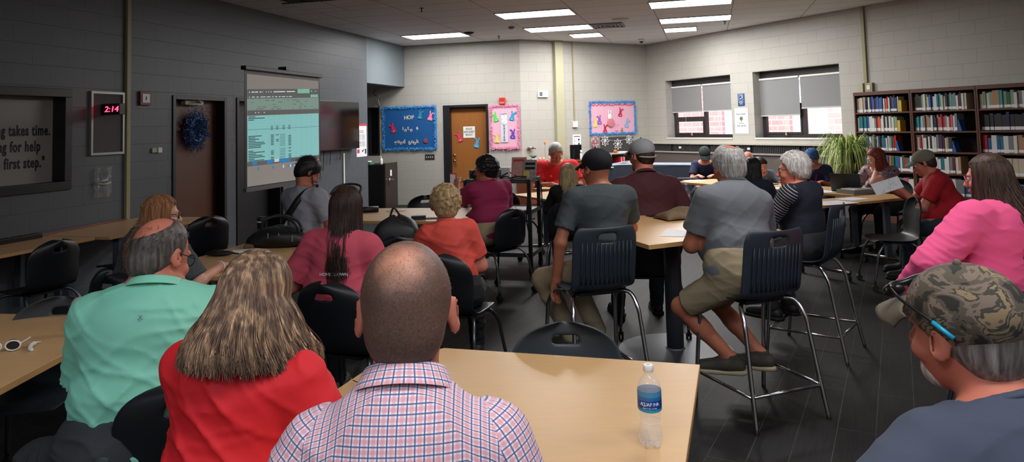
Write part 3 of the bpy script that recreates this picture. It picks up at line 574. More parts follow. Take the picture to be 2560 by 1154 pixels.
MB().prism([tuple(p) for p in gp], -.2, -.12).build('ground', mat('outside concrete', (150, 146, 140), .9))['kind'] = 'structure'
# ---- signs on the right wall
o = on(FR, 'hearing_sign', 2.87, 2.015, 'small blue sign with a white ear symbol between the two windows', 'sign')
MB().box((-.085, -.008, -.12), (.085, 0, .12)).build('plate', mat('sign blue', (22, 66, 120), .4), o, bevel=.003)
mb = MB(); mb.tube(smooth_path([(-.02, -.01, .07), (.0, -.01, .085), (.03, -.01, .07), (.025, -.01, .04), (.0, -.01, .02), (-.02, -.01, .03)]), .007, 6); rectframe(mb, -.055, .055, -.01, .11, .005, -.012, -.008); mb.build('symbol', M['white'], o)
text('HEARING\nLOOP', .035, M['white'], o, (0, -.011, -.06), sx=.8)
o = on(FR, 'tree_poster', 2.85, 1.605, 'white poster with a green tree and the words READ A BOOK', 'poster')
MB().box((-.17, -.004, -.245), (.17, 0, .245)).build('sheet', M['paper'], o); text('READ A BOOK', .042, M['ink'], o, (0, -.006, .13), sx=.85); text('GROW YOUR MIND', .032, M['ink'], o, (0, -.006, -.10), sx=.85)
mb = MB(); mb.ball((0, -.006, .045), (.045, .003, .04), 14); mb.build('tree_crown', mat('olive print', (100, 110, 70), .7), o); mb = MB(); mb.box((-.004, -.007, -.03), (.004, -.004, .02)).box((-.07, -.007, -.05), (.07, -.004, -.043)); mb.build('trunk', M['ink'], o)
plate(FR, 'outlet_box', 5.49, 2.09, .10, .15, .05, M['beige_metal'], 'beige electrical box at the foot of the green conduit', 'electrical box')
def ex(o): MB().box((-.03, -.056, -.035), (.03, -.05, .035)).build('cover_plate', M['white'], o)
plate(FR, 'outlet', 5.64, 2.09, .13, .15, .05, M['pipe_dark'], 'beige outlet with two sockets just above the first bookcase', 'outlet', ex)
# ---- heater enclosure
o = on(FR, 'wall_heater', -.02, 0, 'long taupe heater cabinet under the windows with a dark grille', 'heater', y=-.34)
mb = MB(); mb.box((0, .03, 0), (5.4, .34, .99)); mb.build('cabinet', M['radiator'], o); MB().box((0, .0, .97), (5.4, .05, 1.0)).build('ledge', mat('light taupe ledge', (150, 142, 136), .4), o)
mb = MB()
for i in range(130):
    if i % 27 in (0, 26): continue
    mb.box((.02+i*.0413, .075, 1.0), (.045+i*.0413, .095, 1.15))
mb.build('grille', M['radiator_grille'], o); tag(kids(o)[-1], kind='stuff')
MB().box((0, .10, 1.0), (5.4, .34, 1.15)).build('core', M['black_trim'], o); MB().box((0, .04, 1.15), (5.4, .34, 1.18)).build('top', M['case_cream'], o)
for x in (1.35, 3.25): q = MB().box((x, .06, 1.06), (x+.06, .08, 1.1)).build('latch', M['white'], o)
# navy draped table at the far corner
p0 = aty(1675, 402, 13.6); o = empty('draped_table', (p0[0]-.15, p0[1], 0), R(90-121), 'low table draped in navy cloth with a pale rim in the far corner', 'table')
MB().box((-.95, -.35, .78), (.95, .35, .80)).build('tabletop', M['white'], o); mb = MB()
n = 60; ring = []
for i in range(n):
    a = 2*PI*i/n; c_, s__ = math.cos(a), math.sin(a); x = .96*np.sign(c_)*abs(c_)**.25; yy = .36*np.sign(s__)*abs(s__)**.25; ring.append((x, yy, a))
vs = []
for zi, z in enumerate((.82, .78, .6, .3, .02)):
    for x, yy, a in ring: q = 1+.05*zi/4*(1+math.sin(a*17)); vs.append((x*q, yy*q, z+(.012*math.sin(a*9) if zi < 2 else 0)))
mb.add(vs, [(z*n+i, z*n+(i+1) % n, (z+1)*n+(i+1) % n, (z+1)*n+i) for z in range(4) for i in range(n)]); mb.add(vs[:n], [tuple(range(n-1, -1, -1))]); mb.build('tablecloth', mat('navy cloth', (28, 36, 50), .8, bump=.2, bscale=80), o, smooth=True)
MB().tube([(x*.97, yy*.97, .835+.01*math.sin(a*3)) for x, yy, a in ring], .022, 6, closed=True).build('rim', mat('pale vinyl rim', (150, 158, 178), .4), o, smooth=True)
# ---- bookcases with every book
BCOL = dict(white=(205, 203, 198), cream=(190, 178, 155), grey=(120, 120, 122), black=(30, 30, 34), navy=(26, 36, 72), blue=(40, 84, 150), teal=(22, 110, 120), turquoise=(40, 150, 170), green=(40, 96, 66), sage=(130, 150, 120), red=(170, 36, 40), maroon=(96, 30, 40), orange=(200, 90, 40), yellow=(205, 170, 50), tan=(170, 130, 95), brown=(90, 60, 44), purple=(88, 60, 110), pink=(190, 90, 120))
for k_, v_ in BCOL.items(): M['bk_'+k_] = mat(k_+' book cloth', v_, .5)
ORD = ['first', 'second', 'third', 'fourth', 'fifth', 'sixth', 'seventh', 'eighth', 'ninth', 'tenth', 'eleventh', 'twelfth', 'thirteenth', 'fourteenth', 'fifteenth', 'sixteenth', 'seventeenth', 'eighteenth', 'nineteenth', 'twentieth', 'twenty-first', 'twenty-second', 'twenty-third', 'twenty-fourth', 'twenty-fifth', 'twenty-sixth', 'twenty-seventh', 'twenty-eighth', 'twenty-ninth', 'thirtieth']
BAYS = [(5.54, .945, 'left'), (6.49, .935, 'middle'), (7.43, .92, 'right'), (8.36, .92, 'far right')]
SZ = [.10, .46, .78, 1.085, 1.385, 1.685]
PAL = {('left', 5): 'grey cream cream cream cream navy black white navy blue purple navy blue blue blue navy white orange red white navy blue navy navy white'.split(), ('left', 4): 'white teal teal teal teal blue blue white white white grey red orange white white black white black white sage white sage sage'.split(),
 ('left', 3): 'grey cream white navy navy blue blue white white grey black white navy black teal blue white cream sage teal red red'.split(), ('left', 2): 'red green turquoise turquoise blue turquoise navy navy sage yellow blue orange green teal blue white green red teal white'.split(), ('left', 1): 'white cream purple white black white turquoise blue white grey pink white'.split(),
 ('middle', 5): 'grey black black black sage white sage cream blue blue white white teal turquoise cream white black black sage turquoise grey white maroon black white cream'.split(), ('middle', 4): 'turquoise turquoise turquoise cream grey tan tan grey white navy black tan pink red red grey white red pink white grey'.split(),
 ('middle', 3): 'white white red white cream white black white black white white grey navy maroon navy cream tan navy black'.split(), ('middle', 2): 'yellow orange tan black black black white white white teal teal white white grey maroon white tan'.split(), ('middle', 1): 'white grey black white grey blue'.split(),
 ('right', 5): 'white sage white sage tan tan turquoise sage green sage white grey white white purple navy grey white'.split(), ('right', 4): 'black black black black black black navy black black black black black white white grey white'.split(), ('right', 3): 'red blue white blue teal white grey white tan tan grey white blue grey teal blue'.split(), ('right', 2): ['cream']*22, ('right', 1): 'grey white navy blue blue white blue navy blue navy blue white'.split(),
 ('far right', 5): 'white grey navy cream'.split(), ('far right', 4): 'grey white black cream'.split(), ('far right', 3): 'white blue grey white'.split(), ('far right', 2): ['cream']*4}
shelfword = {5: 'top', 4: 'second', 3: 'third', 2: 'fourth', 1: 'fifth'}
rr = random.Random(11); ENDS = {('left', 5): 'yellow', ('left', 4): 'yellow', ('left', 3): 'blue', ('middle', 4): 'blue', ('middle', 3): 'blue'}
M['booklabel'] = mat('white spine label', (222, 222, 220), .6)
for s0, wd, nm in BAYS:
    o = empty('bookcase', FR.p(s0, -.30, 0), FR.rz, 'tall dark walnut bookcase, the %s one along the cream wall' % nm, 'bookcase', 'bookcases along the wall')
    mb = MB(); t = .022; mb.box((0, 0, 0), (t, .3, 1.99)).box((wd-t, 0, 0), (wd, .3, 1.99)); mb.box((0, -.005, 1.955), (wd, .3, 2.01)).box((t, 0, 0), (wd-t, .28, .09)); mb.build('carcass', M['wood_shelf'], o, bevel=.002)
    for z in SZ: MB().box((t, .004, z-.022), (wd-t, .29, z)).build('shelf', M['wood_shelf'], o)
    MB().box((t, .285, .09), (wd-t, .295, 1.955)).build('back_panel', M['wood_back'], o)
    bfm = Frame(np.array(FR.p(s0, -.30)[:2]), AZR)
    for sh in (5, 4, 3, 2, 1):
        pal = PAL.get((nm, sh), []); x = t+.006; n = 0; z = SZ[sh]
        avail = {('left', 5): .74, ('left', 4): .68, ('left', 3): .66, ('middle', 5): .76, ('middle', 4): .62, ('middle', 3): .56, ('middle', 2): .6}.get((nm, sh), .88 if nm != 'far right' else .3)
        av = avail/max(1, len(pal)) if nm != 'far right' else .035
        for c in pal:
            th = av*rr.uniform(.72, 1.22); hh = (.23 if sh != 2 or nm != 'right' else .245)*rr.uniform(.86, 1.08)
            if nm == 'right' and sh == 2: hh = .235; th = av*.97
            if x+th > wd-t: break
            d = rr.uniform(.14, .19); hh = min(hh, .255)
            q = MB(); q.box((0, 0, 0), (th-.0015, d, hh)); q.box((.001, .004, hh), (th-.003, d-.004, hh+.0005), 1); q.box((.0, -.001, .012), (th-.0015, 0, .048 if sh != 4 else .055), 2)
            bo = q.build('book', [M['bk_'+c], M['paper'], M['booklabel']], loc=bfm.p(x, .03+rr.uniform(0, .02), z), rotz=FR.rz)
            tag(bo, '%s book, %s from the left on the %s shelf of the %s bookcase' % (c, ORD[n], shelfword[sh], nm), 'book', 'library books on the walnut bookcases'); x += th; n += 1
        if (nm, sh) in ENDS:
            e = empty('bookend', bfm.p(x+.01, .03, z), FR.rz, '%s bookend closing the row on the %s shelf of the %s bookcase' % (ENDS[(nm, sh)], shelfword[sh], nm), 'bookend', 'bookends')
            mb = MB()
            if ENDS[(nm, sh)] == 'yellow': mb.box((0, 0, 0), (.045, .14, .17))
            else: mb.prism([(0, 0), (.05, 0), (.05, .01), (.012, .16), (0, .16)], 0, .12, ax='y')
            mb.build('plate', M['bk_'+ENDS[(nm, sh)]] if ENDS[(nm, sh)] == 'yellow' else M['bk_blue'], e, bevel=.003)
# ---- ceiling fittings
def cp(px, py): p = atz(px, py, H); return (p[0], p[1], H)
o = empty('air_vent', FC.p(*cgrid([1.78, 13.1]), H), FC.rz, 'square slotted air vent in the ceiling beside a lit panel', 'air vent'); mb = MB(); rectframe(mb, -.29, .29, -.29, .29, .03, -.0, .0)
mb = MB()
for i in range(4): r = .29-.07*i; [mb.box(a, b) for a, b in (((-r, -r, -.02), (r, -r+.025, 0)), ((-r, r-.025, -.02), (r, r, 0)), ((-r, -r, -.02), (-r+.025, r, 0)), ((r-.025, -r, -.02), (r, r, 0)))]
mb.build('louvres', M['alum'], o); MB().box((-.28, -.28, -.004), (.28, .28, 0)).build('recess_shade', M['black_trim'], o)  # flat black plate puts the vent's inner shade into colour
p = cp(1550, 48); o = empty('ceiling_speaker', p, 0, 'round cream speaker disc in the ceiling above the vent', 'speaker'); MB().lathe([(0, -.012), (.13, -.012), (.15, -.005), (.155, 0)], 24).build('grille', mat('cream grille', (200, 190, 160), .5), o, smooth=True)
p = cp(1603, 97); o = empty('dome_camera', p, 0, 'white dome security camera under the ceiling at the corner', 'camera'); MB().lathe([(.075, 0), (.07, -.03), (.06, -.05), (.05, -.055)], 20).build('housing', M['white'], o, smooth=True); MB().ball((0, 0, -.055), (.045, .045, .04), 14).build('dome', M['screen_black'], o, smooth=True)
for px, py, l in ((1054, 20, 'ceiling sprinkler in front of the lit panel nearest the grey wall'), (1247, 90, 'small sprinkler on the ceiling near the cream wall'), (1812, 53, 'sprinkler on the bright ceiling near the window wall')):
    o = empty('sprinkler', cp(px, py), 0, l, 'sprinkler', 'ceiling sprinklers'); MB().lathe([(.035, 0), (.03, -.006), (.008, -.008), (.008, -.05), (.02, -.052), (.02, -.056)], 12).build('head', M['black_trim'], o, smooth=True)
p = cp(1279, 67); o = empty('smoke_detector', p, 0, 'grey smoke detector on the ceiling left of the second lit panel', 'smoke detector'); MB().lathe([(.06, 0), (.06, -.02), (.045, -.045), (.02, -.05)], 18).build('housing', M['alum'], o, smooth=True)
p = cp(1172, 81); o = empty('smoke_detector', p, 0, 'dark round detector at the right end of the long light nearest the grey wall', 'smoke detector'); MB().lathe([(.10, 0), (.10, -.012), (.06, -.04), (.02, -.045)], 18).build('housing', M['black_trim'], o, smooth=True)
o = empty('ceiling_hatch', FC.p(*cgrid([-2.47, 10.32]), H), FC.rz, 'slightly open ceiling tile with a dark gap near the grey wall', 'ceiling tile'); MB().box((-.6, -.5, -.018), (.6, .3, -.012)).build('tile', M['ceiling'], o); MB().box((-.6, -.52, -.012), (.6, -.49, 0)).build('gap', M['black_trim'], o)  # solid black strip painted for the shade inside the open gap
o = empty('air_vent', FC.p(*cgrid([-2.82, 9.72]), H), FC.rz, 'dark square vent in the ceiling cut by the top edge', 'air vent'); mb = MB()  # vent built in one plain dark metal tone
for i in range(4): r = .27-.065*i; [mb.box(a, b) for a, b in (((-r, -r, -.015), (r, -r+.03, 0)), ((-r, r-.03, -.015), (r, r, 0)), ((-r, -r, -.015), (-r+.03, r, 0)), ((r-.03, -r, -.015), (r, r, 0)))]
mb.build('louvres', mat('dark vent metal', (52, 50, 48), .6), o); MB().box((-.27, -.27, -.004), (.27, .27, 0)).build('recess_shade', M['black_trim'], o)  # black plate behind the louvres is painted shade, not a real hollow
# ---- projection screen on a tripod stand
def scr():
    Y0 = 7.3
    tl = aty(611, 170, 7.15); tr = aty(799, 194, 8.55)
    az = math.degrees(math.atan2(tr[0]-tl[0], tr[1]-tl[1])); W = math.hypot(tr[0]-tl[0], tr[1]-tl[1]); fr = Frame(np.array(tl[:2]), az)
    zt = (tl[2]+tr[2])/2; zb = fr.hit(608, 476)[1]
    return fr, W, zt, zb
SF, SW, SZT, SZB = scr(); print('SCREEN', SW, SZT, SZB, SF.O, SF.az, tuple(SF.p(SW)), SF.hit(799, 194), SF.hit(611, 170), SF.hit(793, 400))
o = empty('projection_screen', SF.p(SW/2, 0, 0), SF.rz, 'portable projection screen with a spreadsheet projected on it, black border', 'projection screen')
hw = SW/2; zb = SZB; zt = SZT
MB().box((-hw, -.002, zb), (hw, .002, zt)).build('border', M['black_trim'], o)
k = mat('grey lit screen cloth', (150, 146, 142), .9, emit=srgb(122, 116, 112), estr=.55); b_ = .035
MB().box((-hw+b_, -.004, zb+.03), (hw-b_, -.0022, zt-.05)).build('fabric', k, o)
MB().box((-hw-.02, -.03, zt-.01), (hw+.02, .03, zt+.03)).build('top_bar', M['black_plastic'], o, bevel=.005); MB().box((-hw, -.02, zb-.02), (hw, .02, zb+.02)).build('bottom_bar', M['steel'], o)
MB().tube([(0, .05, .5), (0, .05, zt+.04)], .014, 8).build('pole', M['black_plastic'], o); MB().box((-.03, -.03, zt+.03), (.03, .07, zt+.07)).build('hook', M['black_plastic'], o)
for a in (30, 150, 270): MB().tube([(0, .05, .55), (.45*math.cos(R(a)), .05+.45*math.sin(R(a)), .02)], .012, 8).build('leg', M['black_plastic'], o)
# projected picture: flat on the cloth
def emi(name, c, s): return mat(name, tuple(v*.75 for v in c), .9, emit=srgb(*c), estr=s*.55)
E_ribbon = emi('projected ribbon', (134, 158, 146), .9); E_sheet = emi('projected sheet', (140, 202, 200), 1.0); E_bar = emi('projected grey bar', (104, 106, 106), .8); E_white = emi('projected white', (205, 215, 210), 1); E_blue = emi('projected blue', (40, 130, 200), 1.0); E_ink = emi('projected ink', (66, 96, 100), .6); E_line = emi('projected line', (112, 168, 168), .9); E_green = emi('projected green', (130, 190, 165), 1)
x0, x1 = -hw+b_+.003, hw-b_-.003; Hh = zt-.05-(zb+.03)
def top(u, py0, py1):                                # picture rows as fractions of the cloth height
    return zt-.05-Hh*u
P = MB(); pj = [('ribbon', E_ribbon), ('sheet', E_sheet), ('bar', E_bar)]
def quad(name, xa, xb, u0a, u1a, u0b, u1b, m_, y=-.0048):
    """quad from x fraction xa..xb; u is the row fraction at the left (a) and right (b) ends"""
    X = lambda t: x0+(x1-x0)*t
    Z = lambda u: zt-.05-Hh*u
    mb = MB(); mb.add([(X(xa), y, Z(u1a)), (X(xb), y, Z(u1b)), (X(xb), y, Z(u0b)), (X(xa), y, Z(u0a))], [(0, 1, 2, 3)]); return mb.build(name, m_, o)
def row(u, x):                                       # keystone: a projected level line; u at left edge -> u at x fraction
    return u+(-.095+ .25*0)*0
# measured at left edge / right edge of the cloth
Lp_ = lambda py: (py-179)/(472-179); Rp_ = lambda py: (py-201)/(451-201)
def band(name, pl0, pl1, pr0, pr1, m_, xa=0, xb=1, y=-.0048):
    f = lambda t, a, b: a+(b-a)*t
    quad(name, xa, xb, f(xa, Lp_(pl0), Rp_(pr0)), f(xa, Lp_(pl1), Rp_(pr1)), f(xb, Lp_(pl0), Rp_(pr0)), f(xb, Lp_(pl1), Rp_(pr1)), m_, y)
band('title_bar', 219, 244, 221, 244, E_bar); band('ribbon', 244, 273, 244, 274, E_ribbon, y=-.0050); band('formula_bar', 275, 288, 274, 285, E_bar)
band('worksheet', 289, 408, 286, 394, E_sheet, y=-.0052); band('status_bar', 408, 420, 395, 404, E_bar); band('search_box', 221, 232, 221, 232, E_green, .67, .855, -.0054); band('share_button', 236, 243, 236, 243, E_green, .87, .99, -.0054)
mbq = MB(); mbl = MB(); mbb = MB(); mbw = MB()
def stroke(mb, xa, xb, pl, pr, th=.006, y=-.0056):
    X = lambda t: x0+(x1-x0)*t
    Z = lambda t: zt-.05-Hh*(Lp_(pl)+(Rp_(pr)-Lp_(pl))*t)
    mb.add([(X(xa), y, Z(xa)-th/2), (X(xb), y, Z(xb)-th/2), (X(xb), y, Z(xb)+th/2), (X(xa), y, Z(xa)+th/2)], [(0, 1, 2, 3)])
rr = random.Random(8); rows = 28
for i in range(rows): t = (i+1)/rows; stroke(mbl, 0, 1, 289+119*t, 286+108*t, .0022)
for x in (.27, .34, .40, .48, .56, .64, .72, .8, .88): 
    X = x0+(x1-x0)*x; za = zt-.05-Hh*(Lp_(290)+(Rp_(287)-Lp_(290))*x); zz = zt-.05-Hh*(Lp_(407)+(Rp_(393)-Lp_(407))*x); mbl.add([(X-.001, -.0055, zz), (X+.001, -.0055, zz), (X+.001, -.0055, za), (X-.001, -.0055, za)], [(0, 1, 2, 3)])
for i in list(range(0, 3))+list(range(12, 20))+list(range(21, 28)):
    t = (i+.6)/rows; pl = 289+119*t; pr = 286+108*t; stroke(mbq, .01, .06+rr.random()*.16, pl, pr, .008)
    if i > 11:
        if rr.random() < .8: stroke(mbq, .29, .33, pl, pr, .008)
        if rr.random() < .4: stroke(mbq, .36, .395, pl, pr, .008)
        stroke(mbq, .41, .485, pl, pr, .004)
        if rr.random() < .7: stroke(mbq, .53, .57, pl, pr, .008)
for i in (7, 8, 9):
    t = i/rows
    for x in (.29, .36, .45, .53): stroke(mbq, x, x+.03, 289+119*t, 286+108*t, .008)
stroke(mbq, 0, 1, 325, 320, .003)
for x, w_ in ((.02, .01), (.05, .03), (.085, .012), (.10, .03), (.15, .02), (.18, .01), (.23, .01), (.26, .01), (.29, .012), (.33, .16), (.51, .12), (.88, .012), (.95, .01)): stroke(mbw, x, x+w_, 227, 227, .012)
for x, w_ in ((.02, .01), (.055, .035), (.11, .03), (.16, .065), (.24, .05), (.31, .02), (.35, .03), (.40, .025), (.44, .05), (.505, .02), (.54, .045)): stroke(mbw, x, x+w_, 240, 240, .009)
for x in (.09, .13, .2): stroke(mbw, x, x+.015, 281, 279, .009)
for i in range(46): x = .03+rr.random()*.92; q_ = rr.choice([249, 254, 260, 266, 271]); stroke(mbq, x, x+.01+rr.random()*.04, q_, q_+.5, .0045)
for x in (.06, .24, .405, .48): stroke(mbb, x, x+(.05 if x < .1 else .075), 413, 400, .034)
for x in (.335,): stroke(mbw, x, x+.065, 411, 398, .03)
for i, x in enumerate((.12, .66, .31, .45, .52, .55, .58, .61, .64, .67, .70, .73)): stroke(mbw if i % 2 else mbb, x, x+.018, 427, 416, .028)
mbq.build('sheet_text', E_ink, o); mbl.build('grid_lines', E_line, o); mbb.build('sheet_tabs', E_blue, o); mbw.build('white_text', E_white, o); [tag(q, kind='stuff') for q in kids(o) if q.name.split('.')[0] in ('white_text', 'sheet_text', 'sheet_tabs', 'grid_lines')]
# ------------------------------------------------------------ chairs
def shell_grid(prof, halfw, curve, slot, nu=14, sub=3, ribs=None):
    """curved one-piece shell: prof = list of (y, z) from seat front to back top; halfw(t) and curve(t) along it"""
    P = smooth_path([(0, y, z) for y, z in prof], sub); n = len(P); L = [0]
    for i in range(1, n): L.append(L[-1]+(P[i]-P[i-1]).length)
    mb = MB(); v = []
    for i, p in enumerate(P):
        t = L[i]/L[-1]; w = halfw(t); tg = (P[min(i+1, n-1)]-P[max(i-1, 0)]).normalized(); nr = Vector((0, tg.z, -tg.y))
        for j in range(nu+1):
            u = -1+2*j/nu; q = Vector((u*w, p.y, p.z))+nr*(curve(t)*u*u)*1.0
            v.append(q)
    f = []
    for i in range(n-1):
        t = (L[i]+L[i+1])/2/L[-1]
        for j in range(nu):
            u = -1+2*(j+.5)/nu
            if slot and slot[0] < t < slot[1] and abs(u) < slot[2]: continue
            f.append((i*(nu+1)+j, i*(nu+1)+j+1, (i+1)*(nu+1)+j+1, (i+1)*(nu+1)+j))
    mb.add(v, f); return mb
def caster(mb, x, y, r=.028):
    for dx in (-.012, .012): mb.lathe([(.004, -.008), (r, -.008), (r, .008), (.004, .008)], 12, (x+dx, y, r), ax='x')
    mb.box((x-.01, y-.012, r), (x+.01, y+.012, 2*r+.02))
def make_chair_a(shellmat, label):
    o = empty('school_chair', (0, 0, 0), 0, label, 'chair')
    prof = [(.21, .425), (.16, .447), (.02, .44), (-.12, .445), (-.19, .48), (-.215, .56), (-.235, .66), (-.25, .745), (-.265, .83)]
    def hw(t):
        if t < .12: return .17+.05*math.sin(t/.12*PI/2)
        if t < .5: return .22
        if t < .60: return .22-.012*math.sin((t-.5)/.1*PI)
        if t < .78: return .222
        k_ = (t-.78)/.22; return .222*max(.02, (1-k_**2.6))**.5
    mb = shell_grid(prof, hw, lambda t: .012 if t < .45 else .012+.045*min(1, (t-.45)/.3), (.908, .95, .33))
    s = mb.build('shell', shellmat, o, smooth=True); q = s.modifiers.new('s', 'SOLIDIFY'); q.thickness = .009; q.offset = 0; q = s.modifiers.new('u', 'SUBSURF'); q.levels = 1; q.render_levels = 1
    for sx in (-1, 1):
        for fy in (1, -1):
            mb = MB(); mb.tube(smooth_path([(sx*.12, fy*.05, .425), (sx*.19, fy*.13, .415), (sx*.222, fy*.195, .33), (sx*.232, fy*.215, .24), (sx*.25, fy*.25, .08)]), .0115, 8); l = mb.build('leg', M['steel_leg'], o, smooth=True)
            cm = MB(); caster(cm, sx*.25, fy*.25); cm.build('caster', M['rubber'], l)
    MB().box((-.14, -.12, .415), (.14, .12, .43)).build('seat_plate', M['black_trim'], o)
    return o
def make_chair_b(label):
    o = empty('tall_chair', (0, 0, 0), 0, label, 'chair'); Z = .20
    prof = [(.21, .415+Z), (.16, .44+Z), (.02, .43+Z), (-.13, .435+Z), (-.195, .47+Z), (-.215, .55+Z), (-.235, .68+Z), (-.255, .82+Z)]
    def hw(t):
        if t < .1: return .165+.04*math.sin(t/.1*PI/2)
        if t < .92: return .205
        k_ = (t-.92)/.08; return .205-.035*k_**2
    mb = shell_grid(prof, hw, lambda t: .01 if t < .40 else .01+.03*min(1, (t-.4)/.15), (.905, .945, .28))
    s = mb.build('shell', M['teal_shell'], o, smooth=True); q = s.modifiers.new('s', 'SOLIDIFY'); q.thickness = .01; q.offset = 0; q = s.modifiers.new('u', 'SUBSURF'); q.levels = 1; q.render_levels = 1
    rb = MB()
    for i in range(12):
        x = -.154+i*.028; c_ = .040*(x/.225)**2-.007
        rb.tube([(x, -.203+c_, .49+Z), (x, -.215+c_, .55+Z), (x, -.232+c_, .66+Z), (x, -.243+c_, .735+Z)], [.007, .0075, .0075, .003], 6)
    rb.build('ribs', M['teal_shell'], o, smooth=True); tag(kids(o)[-1], kind='stuff')
    for sx in (-1, 1):
        MB().tube(smooth_path([(sx*.10, .02, .415+Z), (sx*.20, .10, .41+Z), (sx*.225, .17, .33+Z), (sx*.231, .190, .24+Z), (sx*.238, .212, .22), (sx*.245, .235, 0.0)]), .0125, 8).build('leg', M['chrome'], o, smooth=True)
        MB().tube(smooth_path([(sx*.10, -.06, .415+Z), (sx*.18, -.13, .41+Z), (sx*.205, -.185, .33+Z), (sx*.212, -.206, .24+Z), (sx*.225, -.246, .22), (sx*.24, -.29, 0.0)]), .0125, 8).build('leg', M['chrome'], o, smooth=True)
    mb = MB(); z = .17
    mb.tube([(-.237, .21, z), (.237, .21, z)], .009, 6).tube([(-.23, -.255, z), (.23, -.255, z)], .009, 6).tube([(-.235, -.255, z), (-.237, .21, z)], .009, 6).tube([(.235, -.255, z), (.237, .21, z)], .009, 6); mb.build('foot_ring', M['chrome'], o, smooth=True)
    MB().box((-.13, -.11, .405+Z), (.13, .11, .425+Z)).build('seat_plate', M['black_trim'], o)
    return o
M['steel_leg'] = mat('silver grey chair tube', (96, 100, 106), .3, .85)
CA = make_chair_a(M['black_shell'], 'x'); CG = make_chair_a(M['grey_shell'], 'x'); CT = make_chair_b('x'); used = set()
def chair(proto, x, y, az, label, group='school chairs'):
    o = proto if proto.name not in used else copy_tree(proto); used.add(proto.name)
    o.location = (x, y, 0); o.rotation_euler = (0, 0, R(-az)); o['label'] = label
    o['group'] = group if proto is not CT else 'tall counter chairs'; return o
# seats of the people are placed with them (p6); here the empty ones
chair(CA, -3.78, 5.75, -70, 'empty black chair at the wall counter, at the left edge of the photo')
chair(CA, -3.58, 6.75, -70, 'empty black chair at the wall counter just behind the strawberry blonde person')
chair(CA, -3.12, 7.15, -50, 'empty black chair with a handle slot in front of the dark brown door')
chair(CG, -2.24, 3.42, 172, 'empty grey chair pushed in at the far side of the left table')
chair(CG, .17, 2.70, 184, 'empty grey chair pushed in across the table from the person in the checked shirt')
chair(CA, -1.02, 8.35, 170, 'empty black chair beyond the far table, behind the curly blonde head')
chair(CA, -.02, 9.15, 35, 'empty black chair between the equipment cart and the far table')
chair(CA, 3.62, 7.02, -80, 'empty black chair seen from the side under the table with the papers')
chair(CA, -.92, 5.62, -10, 'black chair holding the black backpack beside the pink shirt')
# ------------------------------------------------------------ tables
def table(name, poly, z, label, legs, cat='table', bars=True, edge=.03, group=None, legdir=0, t=.028):
    cx = sum(p[0] for p in poly)/len(poly); cy = sum(p[1] for p in poly)/len(poly); o = empty(name, (cx, cy, 0), 0, label, cat, group)
    pl = [(p[0]-cx, p[1]-cy) for p in poly]
    MB().prism(pl, z-t, z-.0006, 0, 1).build('tabletop', [M['laminate'], M['laminate_edge']], o, bevel=.002)
    for (x, y) in legs:
        x -= cx; y -= cy; d = dirv(legdir)
        l = MB(); l.box((x-.03, y-.03, .10), (x+.03, y+.03, z-t)); q = l.build('leg', M['table_steel'], o, bevel=.004)
        if bars:
            MB().tube([(x-d[0]*.3, y-d[1]*.3, .085), (x+d[0]*.3, y+d[1]*.3, .085)], .022, 10).build('foot_bar', M['chrome'], q, smooth=True)
            for s in (-1, 1):
                cm = MB(); caster(cm, x+s*d[0]*.28, y+s*d[1]*.28, .032); cm.build('caster', M['rubber'], q)
    return o
table('table', [(-.90, 1.66), (.33, 1.62), (.655, 2.675), (-.3, 2.955), (-.54, 2.80)], .74, 'light maple table with the blue-label water bottle, nearest the camera', [(-.45, 2.1), (.25, 2.1)], legdir=0)
table('table', [(-1.84, 2.15), (-1.88, 3.6), (-3.1, 3.8), (-3.1, 2.2)], .74, 'light maple table at the left edge with the white plastic sachet', [(-2.15, 2.9), (-2.9, 2.9)], legdir=0)
table('table', [(-2.42, 4.63), (-1.20, 4.43), (-1.35, 5.92), (-2.15, 5.98)], .74, 'maple table under the black duffel bag', [(-2.1, 5.2), (-1.5, 5.15)], legdir=0)
table('table', [(-2.0, 7.2), (-.5, 6.85), (-.35, 7.95), (-1.9, 8.25)], .74, 'maple table beyond the black backpack, in front of the refrigerator', [(-1.7, 7.7), (-.7, 7.45)], legdir=-10)
o = table('high_table', [(.78, 4.30), (1.73, 4.75), (1.38, 5.88), (.43, 5.42)], .90, 'high maple table on a round steel base between the tall chairs', [], bars=False)
tx, ty = o.location.x, o.location.y
MB().lathe([(.06, .02), (.06, .87)], 24, (1.11-tx, 5.22-ty, 0)).build('column', M['table_steel'], o, smooth=True); MB().lathe([(.0, .0), (.40, 0), (.405, .006), (.40, .012), (.07, .022), (.065, .03)], 48, (1.11-tx, 5.22-ty, 0)).build('base_disc', M['disc'], o, smooth=True, auto=True)
MB().box((-.3, -.3, .85), (.3, .3, .872), mat=Matrix.Translation((1.11-tx, 5.1-ty, 0))).build('mounting_plate', M['table_steel'], o)
table('table', [(2.06, 3.07), (3.1, 2.95), (3.4, 3.75), (2.34, 3.53)], .74, 'maple table at the right edge below the bright pink sweatshirt', [(2.8, 3.3)], bars=False)
def rt(a, b, dep, label, legs=True):
    a = np.array(a); b = np.array(b); d = (b-a)/np.linalg.norm(b-a); n = np.array([-d[1], d[0]]); 
    if n[0] < 0: n = -n
    c1, c2 = b+n*dep, a+n*dep; P = [tuple(a), tuple(b), tuple(c1), tuple(c2)]
    ar = sum(P[i][0]*P[(i+1) % 4][1]-P[(i+1) % 4][0]*P[i][1] for i in range(4)); P = P if ar > 0 else P[::-1]
    L1 = a+d*.25+n*dep/2; L2 = b-d*.25+n*dep/2; az = math.degrees(math.atan2(n[0], n[1])); return table('table', P, .74, label, [tuple(L1), tuple(L2)], legdir=az)
rt((2.40, 10.70), (3.18, 9.34), .72, 'maple table under the heater window where the person in navy writes')
